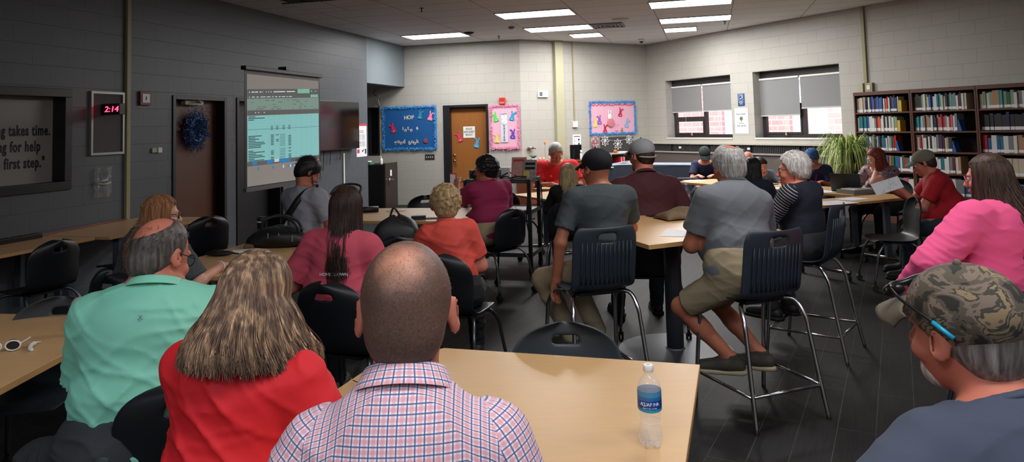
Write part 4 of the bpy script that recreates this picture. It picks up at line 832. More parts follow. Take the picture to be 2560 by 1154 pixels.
rt((3.19, 9.32), (3.82, 8.22), .72, 'maple table under the open laptop')
# table closing the U
table('table', [(2.95, 7.25), (4.42, 7.95), (4.22, 8.30), (2.73, 7.64)], .74, 'maple table covered with loose white papers in front of the laptop', [(3.15, 7.5), (4.05, 7.95)], legdir=-29)
rt((-.05, 9.42), (.52, 8.42), .72, 'maple table behind the equipment cart')
table('table', [(.25, 10.15), (1.05, 9.85), (1.35, 10.35), (.55, 10.65)], .74, 'maple table in front of the person in the bright red polo', [(.8, 10.25)], bars=False)
# wall counter: two long tables against the grey wall
def wt(s0, s1, y0, y1, z, label):
    P = [FL.p(s0, y0)[:2], FL.p(s0, y1)[:2], FL.p(s1, y1)[:2], FL.p(s1, y0)[:2]]
    ar = sum(P[i][0]*P[(i+1) % 4][1]-P[(i+1) % 4][0]*P[i][1] for i in range(4)); P = P if ar > 0 else P[::-1]
    return table('wall_counter', P, z, label, [FL.p(s0+.2, y1+.1)[:2], FL.p(s1-.2, y1+.1)[:2], FL.p(s0+.2, y0-.1)[:2], FL.p(s1-.2, y0-.1)[:2]], cat='counter', bars=False)
wt(-11.6, -8.95, -.03, -.78, .70, 'long maple counter along the dark grey wall under the lettered window')
wt(-8.93, -7.50, -.03, -.92, .70, 'short maple counter ending in front of the dark brown door')
o = empty('power_strip', FL.p(-9.25, -.22, .70), FL.rz, 'black power strip lying on the wall counter', 'power strip'); MB().box((-.22, -.04, 0), (.22, .04, .045)).build('case', M['black_plastic'], o, bevel=.006)
mb = MB(); [mb.box((-.19+i*.065, -.02, .045), (-.155+i*.065, .02, .047)) for i in range(6)]; mb.build('sockets', M['rubber'], o)
MB().tube(smooth_path([FL.p(-9.0, -.2, .715), FL.p(-8.7, -.10, .708), FL.p(-8.4, -.09, .71), FL.p(-8.1, -.05, .71), FL.p(-7.8, -.06, .712)]), .006, 6).build('extension_cord', mat('orange cord', (150, 62, 48), .5), smooth=True); tag(bpy.data.objects['extension_cord'], 'orange cord running along the wall at the back of the counter', 'cord')
o = empty('paper_cup', FL.p(-7.75, -.3, .70), 0, 'teal cup on the counter beside the strawberry blonde hair', 'cup'); MB().lathe([(.03, 0), (.04, .09), (.036, .09), (.028, .01)], 16).build('cup_body', mat('teal cup', (70, 150, 130), .5), o, smooth=True)
# ------------------------------------------------------------ AV cart with projector
o = empty('equipment_cart', (-.14, 8.36, 0), R(90-105), 'black wheeled equipment cart with three shelves', 'cart')
for z, m_ in ((.19, 1), (.66, 1), (1.00, 1)):
    mb = MB(); mb.box((-.38, -.24, z), (.38, .24, z+.02)); rectframe(mb, -.38, .38, z-.02, z+.035, .0, -.24, -.24); mb.box((-.38, -.25, z-.015), (.38, -.24, z+.03)).box((-.38, .24, z-.015), (.38, .25, z+.03)).box((-.39, -.25, z-.015), (-.38, .25, z+.03)).box((.38, -.25, z-.015), (.39, .25, z+.03)); mb.build('shelf', M['cart_grey'] if 'cart_grey' in M else M.setdefault('cart_grey', mat('dark grey cart shelf', (58, 60, 64), .4)), o)
for sx in (-1, 1):
    for sy in (-1, 1):
        l = MB().box((sx*.37-.02, sy*.235-.02, .08), (sx*.37+.02, sy*.235+.02, 1.02)).build('post', M['black_plastic'], o); cm = MB(); caster(cm, sx*.37, sy*.235, .04); cm.build('caster', M['rubber'], l)
ctf = Frame(np.array([-.14, 8.36]), 105)
o = empty('projector', ctf.p(-.2, -.02, 1.02), ctf.rz, 'grey projector on top of the equipment cart', 'projector'); MB().box((-.16, -.12, .01), (.16, .12, .11)).build('case', mat('dark grey projector case', (66, 70, 72), .45), o, bevel=.012); MB().lathe([(.035, 0), (.035, .03), (.025, .03)], 16, (-.09, -.12, .06), ax='y').build('lens', M['screen_black'], o, smooth=True)
mb = MB(); [mb.box((.02+i*.02, -.122, .03), (.03+i*.02, -.119, .09)) for i in range(5)]; mb.build('vent', M['rubber'], o)
for i, (pp, lb) in enumerate(((((.0, -.1, 1.03), (.1, -.2, 1.06), (.2, -.24, 1.03), (.3, -.15, 1.04), (.36, -.26, 1.0), (.36, -.28, .8), (.34, -.27, .6), (.36, -.26, .45)), 'black cable hanging down the front right post of the cart'), (((.1, 0, 1.03), (.22, -.1, 1.05), (.3, .1, 1.03), (.42, .05, 1.0), (.42, .03, .75), (.46, 0, .72), (.44, .06, .95)), 'looped black cable at the right end of the cart'), (((-.05, .05, 1.03), (.05, .12, 1.08), (.15, .1, 1.04), (.25, .18, 1.03)), 'black cable lying across the cart top'))):
    q = MB().tube(smooth_path([ctf.p(*p) for p in pp]), .007, 6).build('cable', M['rubber'], smooth=True); tag(q, lb, 'cable', 'cart cables')
def thing(name, loc, rz, label, cat, parts, group=None):
    o = empty(name, loc, rz, label, cat, group)
    for nm, mb, m_, *sm in parts: mb.build(nm, m_, o, smooth=bool(sm))
    return o
magp = mat('pink magazine cover', (206, 150, 140), .4, noise=.5, nscale=25); magw = mat('black and white print', (160, 158, 150), .4, noise=.6, nscale=30); mage = M['b_yellow']
thing('magazine', ctf.p(.17, .1, 1.02), ctf.rz, 'pink magazine standing upright on the cart', 'magazine', [('cover', MB().box((-.09, -.01, 0), (.09, 0, .24), mat=Matrix.Rotation(R(-12), 4, 'X')), magp), ('title', MB().box((-.07, -.012, .19), (.07, -.0105, .215), mat=Matrix.Rotation(R(-12), 4, 'X')), M['rosered'])])
o = thing('magazine', ctf.p(.31, .05, 1.02), ctf.rz-.2, 'black and white booklet with a yellow corner on the cart', 'magazine', [('cover', MB().box((-.08, -.01, 0), (.08, 0, .21), mat=Matrix.Rotation(R(-12), 4, 'X')), magw), ('yellow_corner', MB().box((-.075, -.013, .005), (-.0, -.0105, .08), mat=Matrix.Rotation(R(-12), 4, 'X')), mage)])
mb = MB(); [mb.box((-.06, -.013, z), (.065, -.0105, z+.028), mat=Matrix.Rotation(R(-12), 4, 'X')) for z in (.10, .15)]; mb.build('black_bar', M['ink'], o); tag(kids(o)[-1], kind='stuff')
thing('tissue_box', ctf.p(-.0, .16, 1.02), ctf.rz, 'white box behind the projector on the cart', 'box', [('carton', MB().box((-.06, -.05, 0), (.06, .05, .12)), M['white'])])
thing('tablet', ctf.p(.30, -.14, 1.022), ctf.rz+.3, 'flat grey tablet lying at the right end of the cart top', 'tablet', [('case', MB().box((-.09, -.06, 0), (.09, .06, .01)), M['steel'])])
# ------------------------------------------------------------ things on the tables
def lathe_bottle(o, h, r, cap=M['white'], labelmat=None, lz=(.55, .78), wave=True):
    prof = [(.0, .004), (r*.75, .0), (r*.98, .012*h/.2)]
    for i in range(1, 15):
        t = i/14; z = .02+(h*.72-.02)*t; rr_ = r*(1-.07*math.sin(t*PI*1.0)**2*(t < .55)-(.05 if (wave and .12 < t < .5 and i % 3 == 0) else 0)); prof.append((rr_, z))
    prof += [(r*.93, h*.76), (r*.72, h*.83), (r*.46, h*.88), (r*.36, h*.905), (r*.36, h*.93)]
    k = mat('clear bottle plastic', (235, 240, 245), .04, trans=1.0, alpha=.32, spec=.6); MB().lathe(prof, 28).build('bottle_body', k, o, smooth=True)
    MB().lathe([(0, h*.935), (r*.44, h*.93), (r*.46, h*.94), (r*.46, h*.995), (r*.40, h), (0, h)], 24).build('cap', cap, o, smooth=True, auto=True)
    return r
bp = atz(1628, 1112, .74); bo = empty('water_bottle', (bp[0], bp[1], .74), 0, 'clear half-litre water bottle with a blue label on the nearest table', 'bottle'); h_ = .213; r_ = .0325
# PET bottle with a waist and footed base
prof = [(.0, .008), (.012, .004), (.024, .0), (.030, .008), (.0325, .025), (.0315, .045), (.0290, .062), (.0283, .072), (.0295, .085), (.0315, .097), (.0325, .105), (.0325, .150), (.0318, .158), (.0285, .170), (.0225, .180), (.0150, .188), (.0118, .192), (.0118, .200)]
mb = MB(); mb.lathe(prof, 40)
mb.v = [((x*(1+.0) if z > .03 else x*(1-.10*abs(math.cos(2.5*math.atan2(y, x)))*(1-z/.03))), (y if z > .03 else y*(1-.10*abs(math.cos(2.5*math.atan2(y, x)))*(1-z/.03))), z+(0 if z > .03 else .006*abs(math.cos(2.5*math.atan2(y, x)))*(1-z/.03))) for x, y, z in mb.v]
KB = mat('thin clear bottle plastic', (240, 244, 248), .03, alpha=.20, spec=1.0); mb.build('bottle_body', KB, bo, smooth=True)
mb = MB()
for i in range(5): a = i*2*PI/5+.3; mb.tube(smooth_path([(.012*math.cos(a), .012*math.sin(a), .008), (.026*math.cos(a), .026*math.sin(a), .004), (.0315*math.cos(a+.2), .0315*math.sin(a+.2), .03)]), .0022, 6)
mb.tube([(.0290*math.cos(2*PI*i/32), .0290*math.sin(2*PI*i/32), .066) for i in range(32)], .0012, 5, closed=True); mb.build('moulded_feet', mat('thick clear plastic', (235, 240, 245), .08, alpha=.4, spec=1), bo, smooth=True)
lab = MB(); n = 48; vs = []
def top_z(a): return .150+.004*math.sin(a*1.0)
for i in range(n):
    a = 2*PI*i/n; x, y = .0329*math.cos(a), .0329*math.sin(a)
    fr_ = math.cos(a+PI/2)                            # 1 toward the camera
    zs_ = [.101-.004*fr_, .108-.003*fr_, .128, .140-.003*fr_, .151+.0*fr_]
    vs.append([(x, y, z) for z in zs_])
V = [p for col in vs for p in col]; Fc = []; Mi = []
for i in range(n):
    for j in range(4): k2 = (i+1) % n; lab.add([V[i*5+j], V[k2*5+j], V[k2*5+j+1], V[i*5+j+1]], [(0, 1, 2, 3)], [1, 0, 2, 3][j])
lab.build('label', [mat('label deep blue', (18, 66, 150), .35), mat('label aqua stripe', (40, 150, 180), .35), mat('label mid blue', (36, 110, 170), .35), mat('label clear blue', (70, 140, 180), .35)], bo, smooth=True)
MB().lathe([(0, .199), (.0135, .199), (.0142, .201), (.0142, .2145), (.0130, .216), (0, .216)], 28).build('cap', M['white'], bo, smooth=True, auto=True)
text('N', .011, mat('grey print', (120, 130, 150), .5), bo, (0, 0, .2163), rot=(0, 0, 0), name='cap_emblem', ext=.0003)
WT = mat('white label print', (225, 232, 240), .4)
def curved_text(body, size, rad, z, parent, span, ext=.0005):
    n = len(body); th = -bp_az
    for i, ch in enumerate(body):
        a = (i-(n-1)/2)*span/n-PI/2+bp_rot; text(ch, size, WT, parent, ((rad)*math.cos(a), (rad)*math.sin(a), z), rot=(PI/2, 0, a+PI/2), name='letter', ext=ext, sx=1.0)
bp_az = 0; bp_rot = math.atan2(-bp[0], bp[1])*1.0*-1*-1
curved_text('AQUAFINA', .0125, .0331, .119, bo, 1.62); curved_text('PURIFIED WATER', .004, .0331, .1085, bo, 1.2)
def paper(name, px, py, w, h, rz, label, z=.7415, group='loose papers', z0=.74, m_=None):
    p = atz(px, py, z0); return thing(name, (p[0], p[1], z0+.0005), rz, label, 'paper', [('sheet', MB().box((-w/2, -h/2, 0), (w/2, h/2, .0012)), m_ or M['paper'])], group)
# left table
p = atz(203, 836, .74); o = empty('plastic_cup', (-1.97, 3.30, .74), 0, 'clear plastic cup with a domed lid at the edge of the left table', 'cup')
MB().lathe([(.027, 0), (.040, .115), (.041, .115), (.028, 0)], 28).build('cup_body', mat('frosted cup plastic', (220, 214, 205), .15, alpha=.45), o, smooth=True); MB().lathe([(.042, .113), (.044, .118), (.041, .125), (.036, .145), (.024, .160), (.010, .165)], 28).build('lid', mat('clear lid', (230, 230, 230), .08, alpha=.4), o, smooth=True)
p = atz(80, 868, .74); thing('plastic_sachet', (p[0], p[1], .745), R(-55), 'small torn white plastic sachet lying on the left table', 'sachet', [('film', MB().tube(smooth_path([(-.07, 0, 0), (-.03, .01, .004), (.0, 0, .008), (.04, -.008, .003), (.075, 0, .0)]), [.002, .003, .004, .006, .008, .008, .008, .009, .009, .009, .009, .009, .009, .009, .009, .009, .009, .009, .009, .009, .009, .008, .007, .005, .003][:25], 8), M['white'], 1), ('torn_end', MB().tube([(-.04, .01, .004), (-.055, .035, .002)], [.004, .001], 6), M['white'], 1)])
p = atz(8, 880, .74); o = empty('sunglasses', (p[0], p[1], .742), R(20), 'white framed sunglasses at the left edge of the left table', 'glasses')
for x in (-.034, .034):
    MB().tube([(x+.027*math.cos(2*PI*i/20), 0, .022+.02*math.sin(2*PI*i/20)) for i in range(20)], .0035, 6, closed=True).build('rim', M['white'], o, smooth=True); MB().lathe([(0, 0), (.026, 0), (.026, .002), (0, .002)], 20, (x, .001, .022), ax='y').build('lens', M['screen_black'], o)
    MB().tube([(x*1.9, 0, .03), (x*1.95, .12, .02)], .003, 6).build('temple', M['white'], o)
# mid table: duffel bag, pouch
p = atz(680, 622, .74); M['nylon'] = mat('black nylon', (18, 19, 23), .5, bump=.5, bscale=14, bdist=.01)
o = empty('duffel_bag', (p[0]+.02, p[1]+.12, .74), R(5), 'black duffel bag with handles lying on the maple table', 'bag')
mb = MB(); n = 26; m2 = 14; vs = []
for i in range(n+1):
    t = i/n; x = -.26+.52*t; s = max(0, math.sin(PI*t))**.45; hh = .155*s*(1-.25*t)+.012; ww = .13*s+.01
    for j in range(m2): a = 2*PI*j/m2; c_, s_ = math.cos(a), math.sin(a); vs.append((x, ww*np.sign(c_)*abs(c_)**.7, max(.0, hh*.5+hh*.5*np.sign(s_)*abs(s_)**.8+.008*math.sin(9*t+3*a))))
mb.add(vs, [(i*m2+j, i*m2+(j+1) % m2, (i+1)*m2+(j+1) % m2, (i+1)*m2+j) for i in range(n) for j in range(m2)]); mb.build('body', M['nylon'], o, smooth=True, subsurf=1)
for y in (-.06, .05): MB().tube(smooth_path([(-.12, y, .12), (-.10, y*1.1, .21), (.02, y*.6, .235), (.13, y*1.1, .18), (.16, y, .10)]), .011, 8).build('handle', M['nylon'], o, smooth=True)
MB().tube([(-.2, -.0, .125), (0, -.0, .165), (.18, 0, .13)], .004, 6).build('zip', M['steel'], o); 
for x, z in ((-.06, .10), (.12, .08), (.02, .10)): MB().box((x, -.132, z-.03), (x+.006, -.126, z+.02)).build('buckle', M['alum'], o)
MB().box((-.25, -.10, 0), (-.17, .05, .04)).build('tan_base', mat('tan leather', (110, 78, 44), .6), o, bevel=.012)
thing('tumbler', (-2.02, 5.80, .74), 0, 'black tumbler with white lettering standing behind the duffel bag', 'tumbler', [('tumbler_body', MB().lathe([(.035, 0), (.042, .2), (.04, .21), (.02, .215)], 20), M['black_plastic'], 1), ('white_band', MB().lathe([(.0415, .17), (.043, .175), (.043, .18), (.0415, .18)], 20), M['white'], 1)])
p = atz(610, 632, .74); thing('napkin', (p[0]-.02, p[1]+.08, .741), .4, 'white crumpled napkin at the left end of the duffel bag', 'napkin', [('sheet', MB().box((-.09, -.05, 0), (.09, .05, .008)), M['paper'])])
p = atz(545, 641, .74); o = thing('zip_pouch', (p[0], p[1]+.02, .74), R(4), 'small black pouch with a strap on the maple table', 'pouch', [('body', MB().ball((0, 0, .02), (.10, .035, .02), 16), M['nylon'], 1), ('flap', MB().ball((-.01, 0, .035), (.04, .025, .014), 12), M['nylon'], 1), ('strap', MB().tube([(.09, 0, .02), (.14, .0, .012)], .006, 6), M['nylon'], 1)])
# backpack on its chair
o = empty('backpack', (-.92, 5.50, .455), R(10), 'black backpack standing on a chair beside the pink shirt', 'bag')
mb = MB(); n = 14; m2 = 16; vs = []
for i in range(n+1):
    t = i/n; z = .55*t; s = (1-abs(2*t-1)**4)**.5*.9+.1 if 0 < t < 1 else .15
    for j in range(m2): a = 2*PI*j/m2; c_, s_ = math.cos(a), math.sin(a); vs.append((.185*s*np.sign(c_)*abs(c_)**.55+.02*t, .12*s*np.sign(s_)*abs(s_)**.7, z*(.92+.04*math.sin(a*2))))
mb.add(vs, [(i*m2+j, i*m2+(j+1) % m2, (i+1)*m2+(j+1) % m2, (i+1)*m2+j) for i in range(n) for j in range(m2)]); mb.add(vs[-m2:], [tuple(range(m2))]); mb.build('body', M['nylon'], o, smooth=True, subsurf=1)
MB().ball((0, -.13, .2), (.13, .05, .14), 14).build('front_pocket', M['nylon'], o, smooth=True); MB().tube(smooth_path([(-.03, .02, .50), (0, .02, .57), (.05, .02, .50)]), .009, 6).build('handle', M['nylon'], o, smooth=True)
# far table things
p = atz(930, 530, .74); thing('speakerphone', (p[0], p[1], .74), R(8), 'long black speaker bar on the far table beside the dark-haired head', 'speaker', [('case', MB().tube([(-.22, 0, .03), (.07, 0, .03)], .032, 12), M['black_plastic'], 1)])
p = atz(1045, 549, .74); o = thing('card_reader', (p[0], p[1]+.05, .74), R(5), 'black desk calculator with white keys beside the curly blonde hair', 'calculator', [('case', MB().box((-.07, -.05, 0), (.07, .05, .035)), M['black_plastic'])]); mb = MB(); [mb.box((-.06+i*.02, -.03+j*.022, .035), (-.048+i*.02, -.018+j*.022, .042)) for i in range(6) for j in range(3)]; mb.build('keys', M['white'], o); tag(kids(o)[-1], kind='stuff')
p = atz(990, 528, .74); thing('plastic_bag', (p[0], p[1], .742), .2, 'flat clear plastic wrapper on the far table', 'plastic bag', [('film', MB().ball((0, 0, .01), (.12, .07, .012), 12), mat('clear wrapper', (200, 205, 200), .2, alpha=.3), 1)])
p = atz(1080, 549, .74); thing('pen_tray', (p[0]+.02, p[1]+.08, .74), .05, 'thin brown tray lying on the far table by the curly blonde hair', 'tray', [('tray', MB().box((-.09, -.03, 0), (.09, .03, .012)), mat('brown card', (110, 90, 70), .6))])
# high table
p = atz(1690, 583, .90); paper('paper_sheet', 1700, 583, .21, .28, R(-20), 'white sheet on the high table by the elbow of the grey-shirted person', z0=.90, group=None)
p = atz(1640, 540, .90); thing('phone', (p[0], p[1], .90), R(20), 'black phone lying on the high table near the maroon shirt', 'phone', [('case', MB().box((-.07, -.036, 0), (.07, .036, .009)), M['screen_black'])])
p = atz(1682, 545, .90); o = empty('folded_jacket', (p[0]+.05, p[1]-.02, .90), R(20), 'folded tan jacket on the high table between the two tall chairs', 'jacket')
mb = MB(); n = 16; vs = []
for i in range(n+1):
    for j in range(n+1): x = (i/n-.5)*2; y = (j/n-.5)*2; r2 = max(0, 1-abs(x)**3)*max(0, 1-abs(y)**3); vs.append((x*.17, y*.11, .012+.075*r2**.6*(.75+.25*math.sin(5*x+2*y))))
mb.add(vs, [(i*(n+1)+j, (i+1)*(n+1)+j, (i+1)*(n+1)+j+1, i*(n+1)+j+1) for i in range(n) for j in range(n)]); q = mb.build('cloth', mat('tan canvas', (112, 92, 70), .8, bump=.4, bscale=20, bdist=.01), o, smooth=True); q.modifiers.new('s', 'SOLIDIFY').thickness = .01
p = atz(1717, 520, .90); o = empty('water_bottle', (p[0], p[1], .90), 0, 'clear water bottle with a silver cap on the high table', 'bottle'); lathe_bottle(o, .20, .032, M['alum']); MB().lathe([(.0325, .05), (.033, .052), (.033, .10), (.0325, .102)], 24).build('label', mat('lilac label', (150, 110, 150), .4), o, smooth=True)
# right-hand tables
p = atz(2085, 480, .74); o = empty('laptop', (3.94, 8.62, .74), R(-35), 'open black laptop seen from behind on the maple table', 'laptop')
MB().box((-.165, -.02, 0), (.165, .21, .016)).build('base', M['black_plastic'], o, bevel=.003); q = MB().box((-.165, -.008, 0), (.165, 0, .225), mat=Matrix.Translation((0, -.02, .012)) @ Matrix.Rotation(R(22), 4, 'X')).build('lid', mat('charcoal lid', (36, 38, 38), .4), o, bevel=.003)
MB().lathe([(0, -.001), (.016, -.001), (.016, .0), (0, .0)], 20, (0, -.05, .12), ax='y').build('logo', M['steel'], o)
p = atz(2150, 484, .74); thing('binder', (p[0], p[1]+.1, .74), R(20), 'thick grey binder lying beside the laptop', 'binder', [('cover', MB().box((-.16, -.13, 0), (.16, .13, .045)), mat('grey binder', (128, 126, 118), .5)), ('pages', MB().box((-.12, -.1, .045), (.13, .1, .055)), M['paper'])])
for i, (px, py, w_, h_2, rz, l) in enumerate(((2080, 507, .45, .3, .35, 'large white sheet at the left corner of the nearest right-hand table'), (2130, 497, .3, .22, .5, 'stack of white sheets in front of the grey binder'), (2060, 478, .21, .28, .3, 'white sheet under the open laptop'), (1950, 470, .28, .21, -.4, 'white sheet in front of the white-haired woman'), (1735, 451, .28, .21, .2, 'white sheet in front of the person in the dark cap'), (2020, 467, .21, .28, .1, 'white sheet near the blue-capped person'), (1352, 462, .2, .14, .2, 'small white paper in front of the red polo'))):
    paper('paper_sheet', px, py, w_, h_2, rz, l)
p = atz(1712, 449, .74); thing('folder', (p[0]+.1, p[1]+.2, .74), R(-20), 'black folder on the table of the person in the dark cap', 'folder', [('cover', MB().box((-.16, -.11, 0), (.16, .11, .01)), M['black_plastic'])])
p = atz(1932, 461, .74); thing('phone', (p[0], p[1], .742), R(10), 'dark phone under the fingers near the white-haired woman', 'phone', [('case', MB().box((-.07, -.036, 0), (.07, .036, .009)), M['steel'])])
thing('phone', (.62, 10.12, .742), R(80), 'black phone on the table in front of the red polo', 'phone', [('case', MB().box((-.07, -.036, 0), (.07, .036, .009)), M['screen_black'])])
o = empty('eyeglasses', (-.47, 2.50, .742), R(30), 'thin metal eyeglasses lying beside the checked collar', 'glasses')
for x in (-.032, .032): MB().tube([(x+.024*math.cos(2*PI*i/20), 0, .02+.018*math.sin(2*PI*i/20)) for i in range(20)], .0014, 6, closed=True).build('rim', M['ink'], o, smooth=True); MB().tube([(x*1.8, 0, .025), (x*1.8, .13, .005)], .0016, 6).build('temple', M['ink'], o)
# spider plant on its low table
o = empty('plant_stand', (4.86, 10.55, 0), R(-60), 'low maple table carrying the spider plant', 'table'); MB().box((-.35, -.3, .70), (.35, .3, .73)).build('tabletop', M['laminate'], o, bevel=.003)
for sx in (-1, 1):
    for sy in (-1, 1): MB().box((sx*.31-.02, sy*.26-.02, 0), (sx*.31+.02, sy*.26+.02, .70)).build('leg', M['table_steel'], o)
o = empty('spider_plant', (4.84, 10.5, .73), 0, 'large cascading spider plant in a dark pot on a low table by the bookcase', 'potted plant')
MB().lathe([(.12, 0), (.15, .36), (.16, .38), (.145, .38), (.13, .34)], 24).build('pot', mat('dark green pot', (26, 34, 36), .4), o, smooth=True)
MB().lathe([(.02, .34), (.14, .35)], 16).build('soil', mat('potting soil', (40, 30, 22), .9), o)
rr = random.Random(21); mb = MB()
def leaf(mb, base, az, out, drop, ln, w, mi):
    n = 9; d = Vector((math.cos(az), math.sin(az), 0)); side = Vector((-d.y, d.x, 0)); vs = []
    for i in range(n+1):
        t = i/n; p = base+d*out*(t**.8)+Vector((0, 0, ln*math.sin(min(1, t*1.15)*PI*.55)-drop*t**2.2)); ww = w*(1-t)**.6*(.5+min(1, t*4)*.5)
        vs += [p-side*ww, p+Vector((0, 0, -ww*.4)), p+side*ww]
    f = []
    for i in range(n): f += [(i*3, i*3+1, (i+1)*3+1, (i+1)*3), (i*3+1, i*3+2, (i+1)*3+2, (i+1)*3+1)]
    mb.add(vs, f, mi)
for i in range(380):
    az = rr.random()*2*PI; leaf(mb, Vector((.08*math.cos(az), .08*math.sin(az), .36)), az+rr.gauss(0, .3), rr.uniform(.16, .48), rr.uniform(.15, .70), rr.uniform(.12, .44), rr.uniform(.007, .012), 0 if rr.random() < .6 else 1)
for i in range(26):                                  # hanging plantlets
    az = rr.uniform(PI*.75, PI*1.55); r0 = rr.uniform(.2, .36); c_ = Vector((r0*math.cos(az), r0*math.sin(az), rr.uniform(-.25, .25)))
    mb.tube(smooth_path([(.05*math.cos(az), .05*math.sin(az), .40), (r0*.8*math.cos(az), r0*.8*math.sin(az), .46), c_]), .002, 4, mi=1)
    for j in range(9): leaf(mb, c_, rr.random()*2*PI, rr.uniform(.05, .13), rr.uniform(.05, .16), rr.uniform(.0, .05), .006, 1 if rr.random() < .6 else 0)
mb.build('leaves', [mat('green variegated leaf', (140, 168, 84), .5), mat('pale yellow green leaf', (206, 216, 136), .5)], o, smooth=True)
MB().ball((.02, -.1, .58), (.05, .04, .03), 8).build('dried_flower', mat('dried flower', (130, 80, 60), .8), o)
# ------------------------------------------------------------ people: smooth bodies from blended volumes
class Vol:
    def __init__(s): s.p = []; s.cuts = []
    def ell(s, c, r, Rm=None, k=.03, sub=False): s.p.append(('e', np.array(c, float), np.array(r, float), np.eye(3) if Rm is None else Rm, k, sub)); return s
    def cone(s, a, b, ra, rb, k=.03, sub=False): s.p.append(('c', np.array(a, float), np.array(b, float), (ra, rb), k, sub)); return s
    def cut(s, p, n, rng=None): s.cuts.append((np.array(p, float), np.array(n, float)/np.linalg.norm(n), rng)); return s
    def mesh(s, h, off=0.0, disp=None):
        lo = np.full(3, 9e9); hi = -lo
        for q in s.p:
            if q[5]: continue
            if q[0] == 'e': e = np.abs(q[3]) @ q[2]; lo = np.minimum(lo, q[1]-e); hi = np.maximum(hi, q[1]+e)
            else: m_ = max(q[3]); lo = np.minimum(lo, np.minimum(q[1], q[2])-m_); hi = np.maximum(hi, np.maximum(q[1], q[2])+m_)
        pad = off+.03+2*h; lo -= pad; hi += pad; N = np.ceil((hi-lo)/h).astype(int)+1; d = np.full(N, .25, np.float32)
        ax = [lo[i]+h*np.arange(N[i]) for i in range(3)]
        for q in s.p:
            mg = q[4]+off+.03
            if q[0] == 'e': e = np.abs(q[3]) @ q[2]; a, b = q[1]-e, q[1]+e
            else: m_ = max(q[3]); a, b = np.minimum(q[1], q[2])-m_, np.maximum(q[1], q[2])+m_
            i0 = np.clip(((a-mg-lo)/h).astype(int), 0, N-1); i1 = np.clip(((b+mg-lo)/h).astype(int)+2, 1, N)
            if (i1 <= i0).any(): continue
            X, Y, Z = np.meshgrid(*[ax[i][i0[i]:i1[i]] for i in range(3)], indexing='ij'); P = np.stack([X, Y, Z], -1).astype(np.float32)
            if q[0] == 'e':
                L = (P-q[1]) @ q[3]; k0 = np.linalg.norm(L/q[2], axis=-1); k1 = np.linalg.norm(L/q[2]**2, axis=-1)+1e-9; v = k0*(k0-1)/k1
            else:
                ab = q[2]-q[1]; t = np.clip(((P-q[1]) @ ab)/(ab @ ab+1e-12), 0, 1); v = np.linalg.norm(P-q[1]-t[..., None]*ab, axis=-1)-(q[3][0]+(q[3][1]-q[3][0])*t)
            sl = tuple(slice(i0[i], i1[i]) for i in range(3)); o = d[sl]; k = q[4]
            if q[5]: hh = np.maximum(k-np.abs(o+v), 0)/k; d[sl] = np.maximum(o, -v)+hh*hh*k/4
            else: hh = np.maximum(k-np.abs(o-v), 0)/k; d[sl] = np.minimum(o, v)-hh*hh*k/4
        d -= off
        if disp is not None:
            ii = np.where(np.abs(d) < .035); P = np.stack([ax[j][ii[j]] for j in range(3)], -1); d[ii] += disp(P).astype(np.float32)
        for p, n, rng in s.cuts:
            X, Y, Z = np.meshgrid(*ax, indexing='ij', sparse=True); pl = (X-p[0])*n[0]+(Y-p[1])*n[1]+(Z-p[2])*n[2]
            if rng is not None: r2 = (X-p[0])**2+(Y-p[1])**2+(Z-p[2])**2; pl = np.where(r2 < rng*rng, pl, -1)
            d = np.maximum(d, pl)
        return nets(d, lo, h)
def nets(d, lo, h):
    s = d < 0; N = np.array(d.shape); c = np.zeros(N-1, np.int8)
    for i in (0, 1):
        for j in (0, 1):
            for k in (0, 1): c += s[i:N[0]-1+i, j:N[1]-1+j, k:N[2]-1+k]
    mixed = (c > 0) & (c < 8); idx = np.full(N-1, -1, np.int64); I = np.where(mixed); idx[I] = np.arange(len(I[0])); I = np.stack(I, -1)
    acc = np.zeros((len(I), 3)); cnt = np.zeros(len(I))
    cor = [(i, j, k) for i in (0, 1) for j in (0, 1) for k in (0, 1)]
    D = {q: d[I[:, 0]+q[0], I[:, 1]+q[1], I[:, 2]+q[2]] for q in cor}
    for q in cor:
        for a in range(3):
            if q[a]: continue
            r = list(q); r[a] = 1; r = tuple(r); A, B_ = D[q], D[r]; m_ = (A < 0) != (B_ < 0); t = np.where(m_, A/(A-B_+1e-12), 0)
            p = np.array(q, float)[None]+np.zeros((len(I), 1)); p[:, a] += t; acc += p*m_[:, None]; cnt += m_
    V = lo+h*(I+acc/cnt[:, None]); F = []
    for a in range(3):
        b, e = [(1, 2), (2, 0), (0, 1)][a]; sl0 = [slice(None)]*3; sl1 = [slice(None)]*3; sl0[a] = slice(0, N[a]-1); sl1[a] = slice(1, N[a])
        for t in (b, e): sl0[t] = slice(1, N[t]-1); sl1[t] = slice(1, N[t]-1)
        s0 = s[tuple(sl0)]; s1 = s[tuple(sl1)]
        for inside_first in (True, False):
            J = np.stack(np.where((s0 & ~s1) if inside_first else (~s0 & s1)), -1)
            if not len(J): continue
            J[:, b] += 1; J[:, e] += 1
            def g(db, de): K = J.copy(); K[:, b] += db; K[:, e] += de; return idx[K[:, 0], K[:, 1], K[:, 2]]
            q = np.stack([g(-1, -1), g(0, -1), g(0, 0), g(-1, 0)], -1); F.append(q if inside_first else q[:, ::-1])
    return V, np.concatenate(F) if F else np.zeros((0, 4), int)
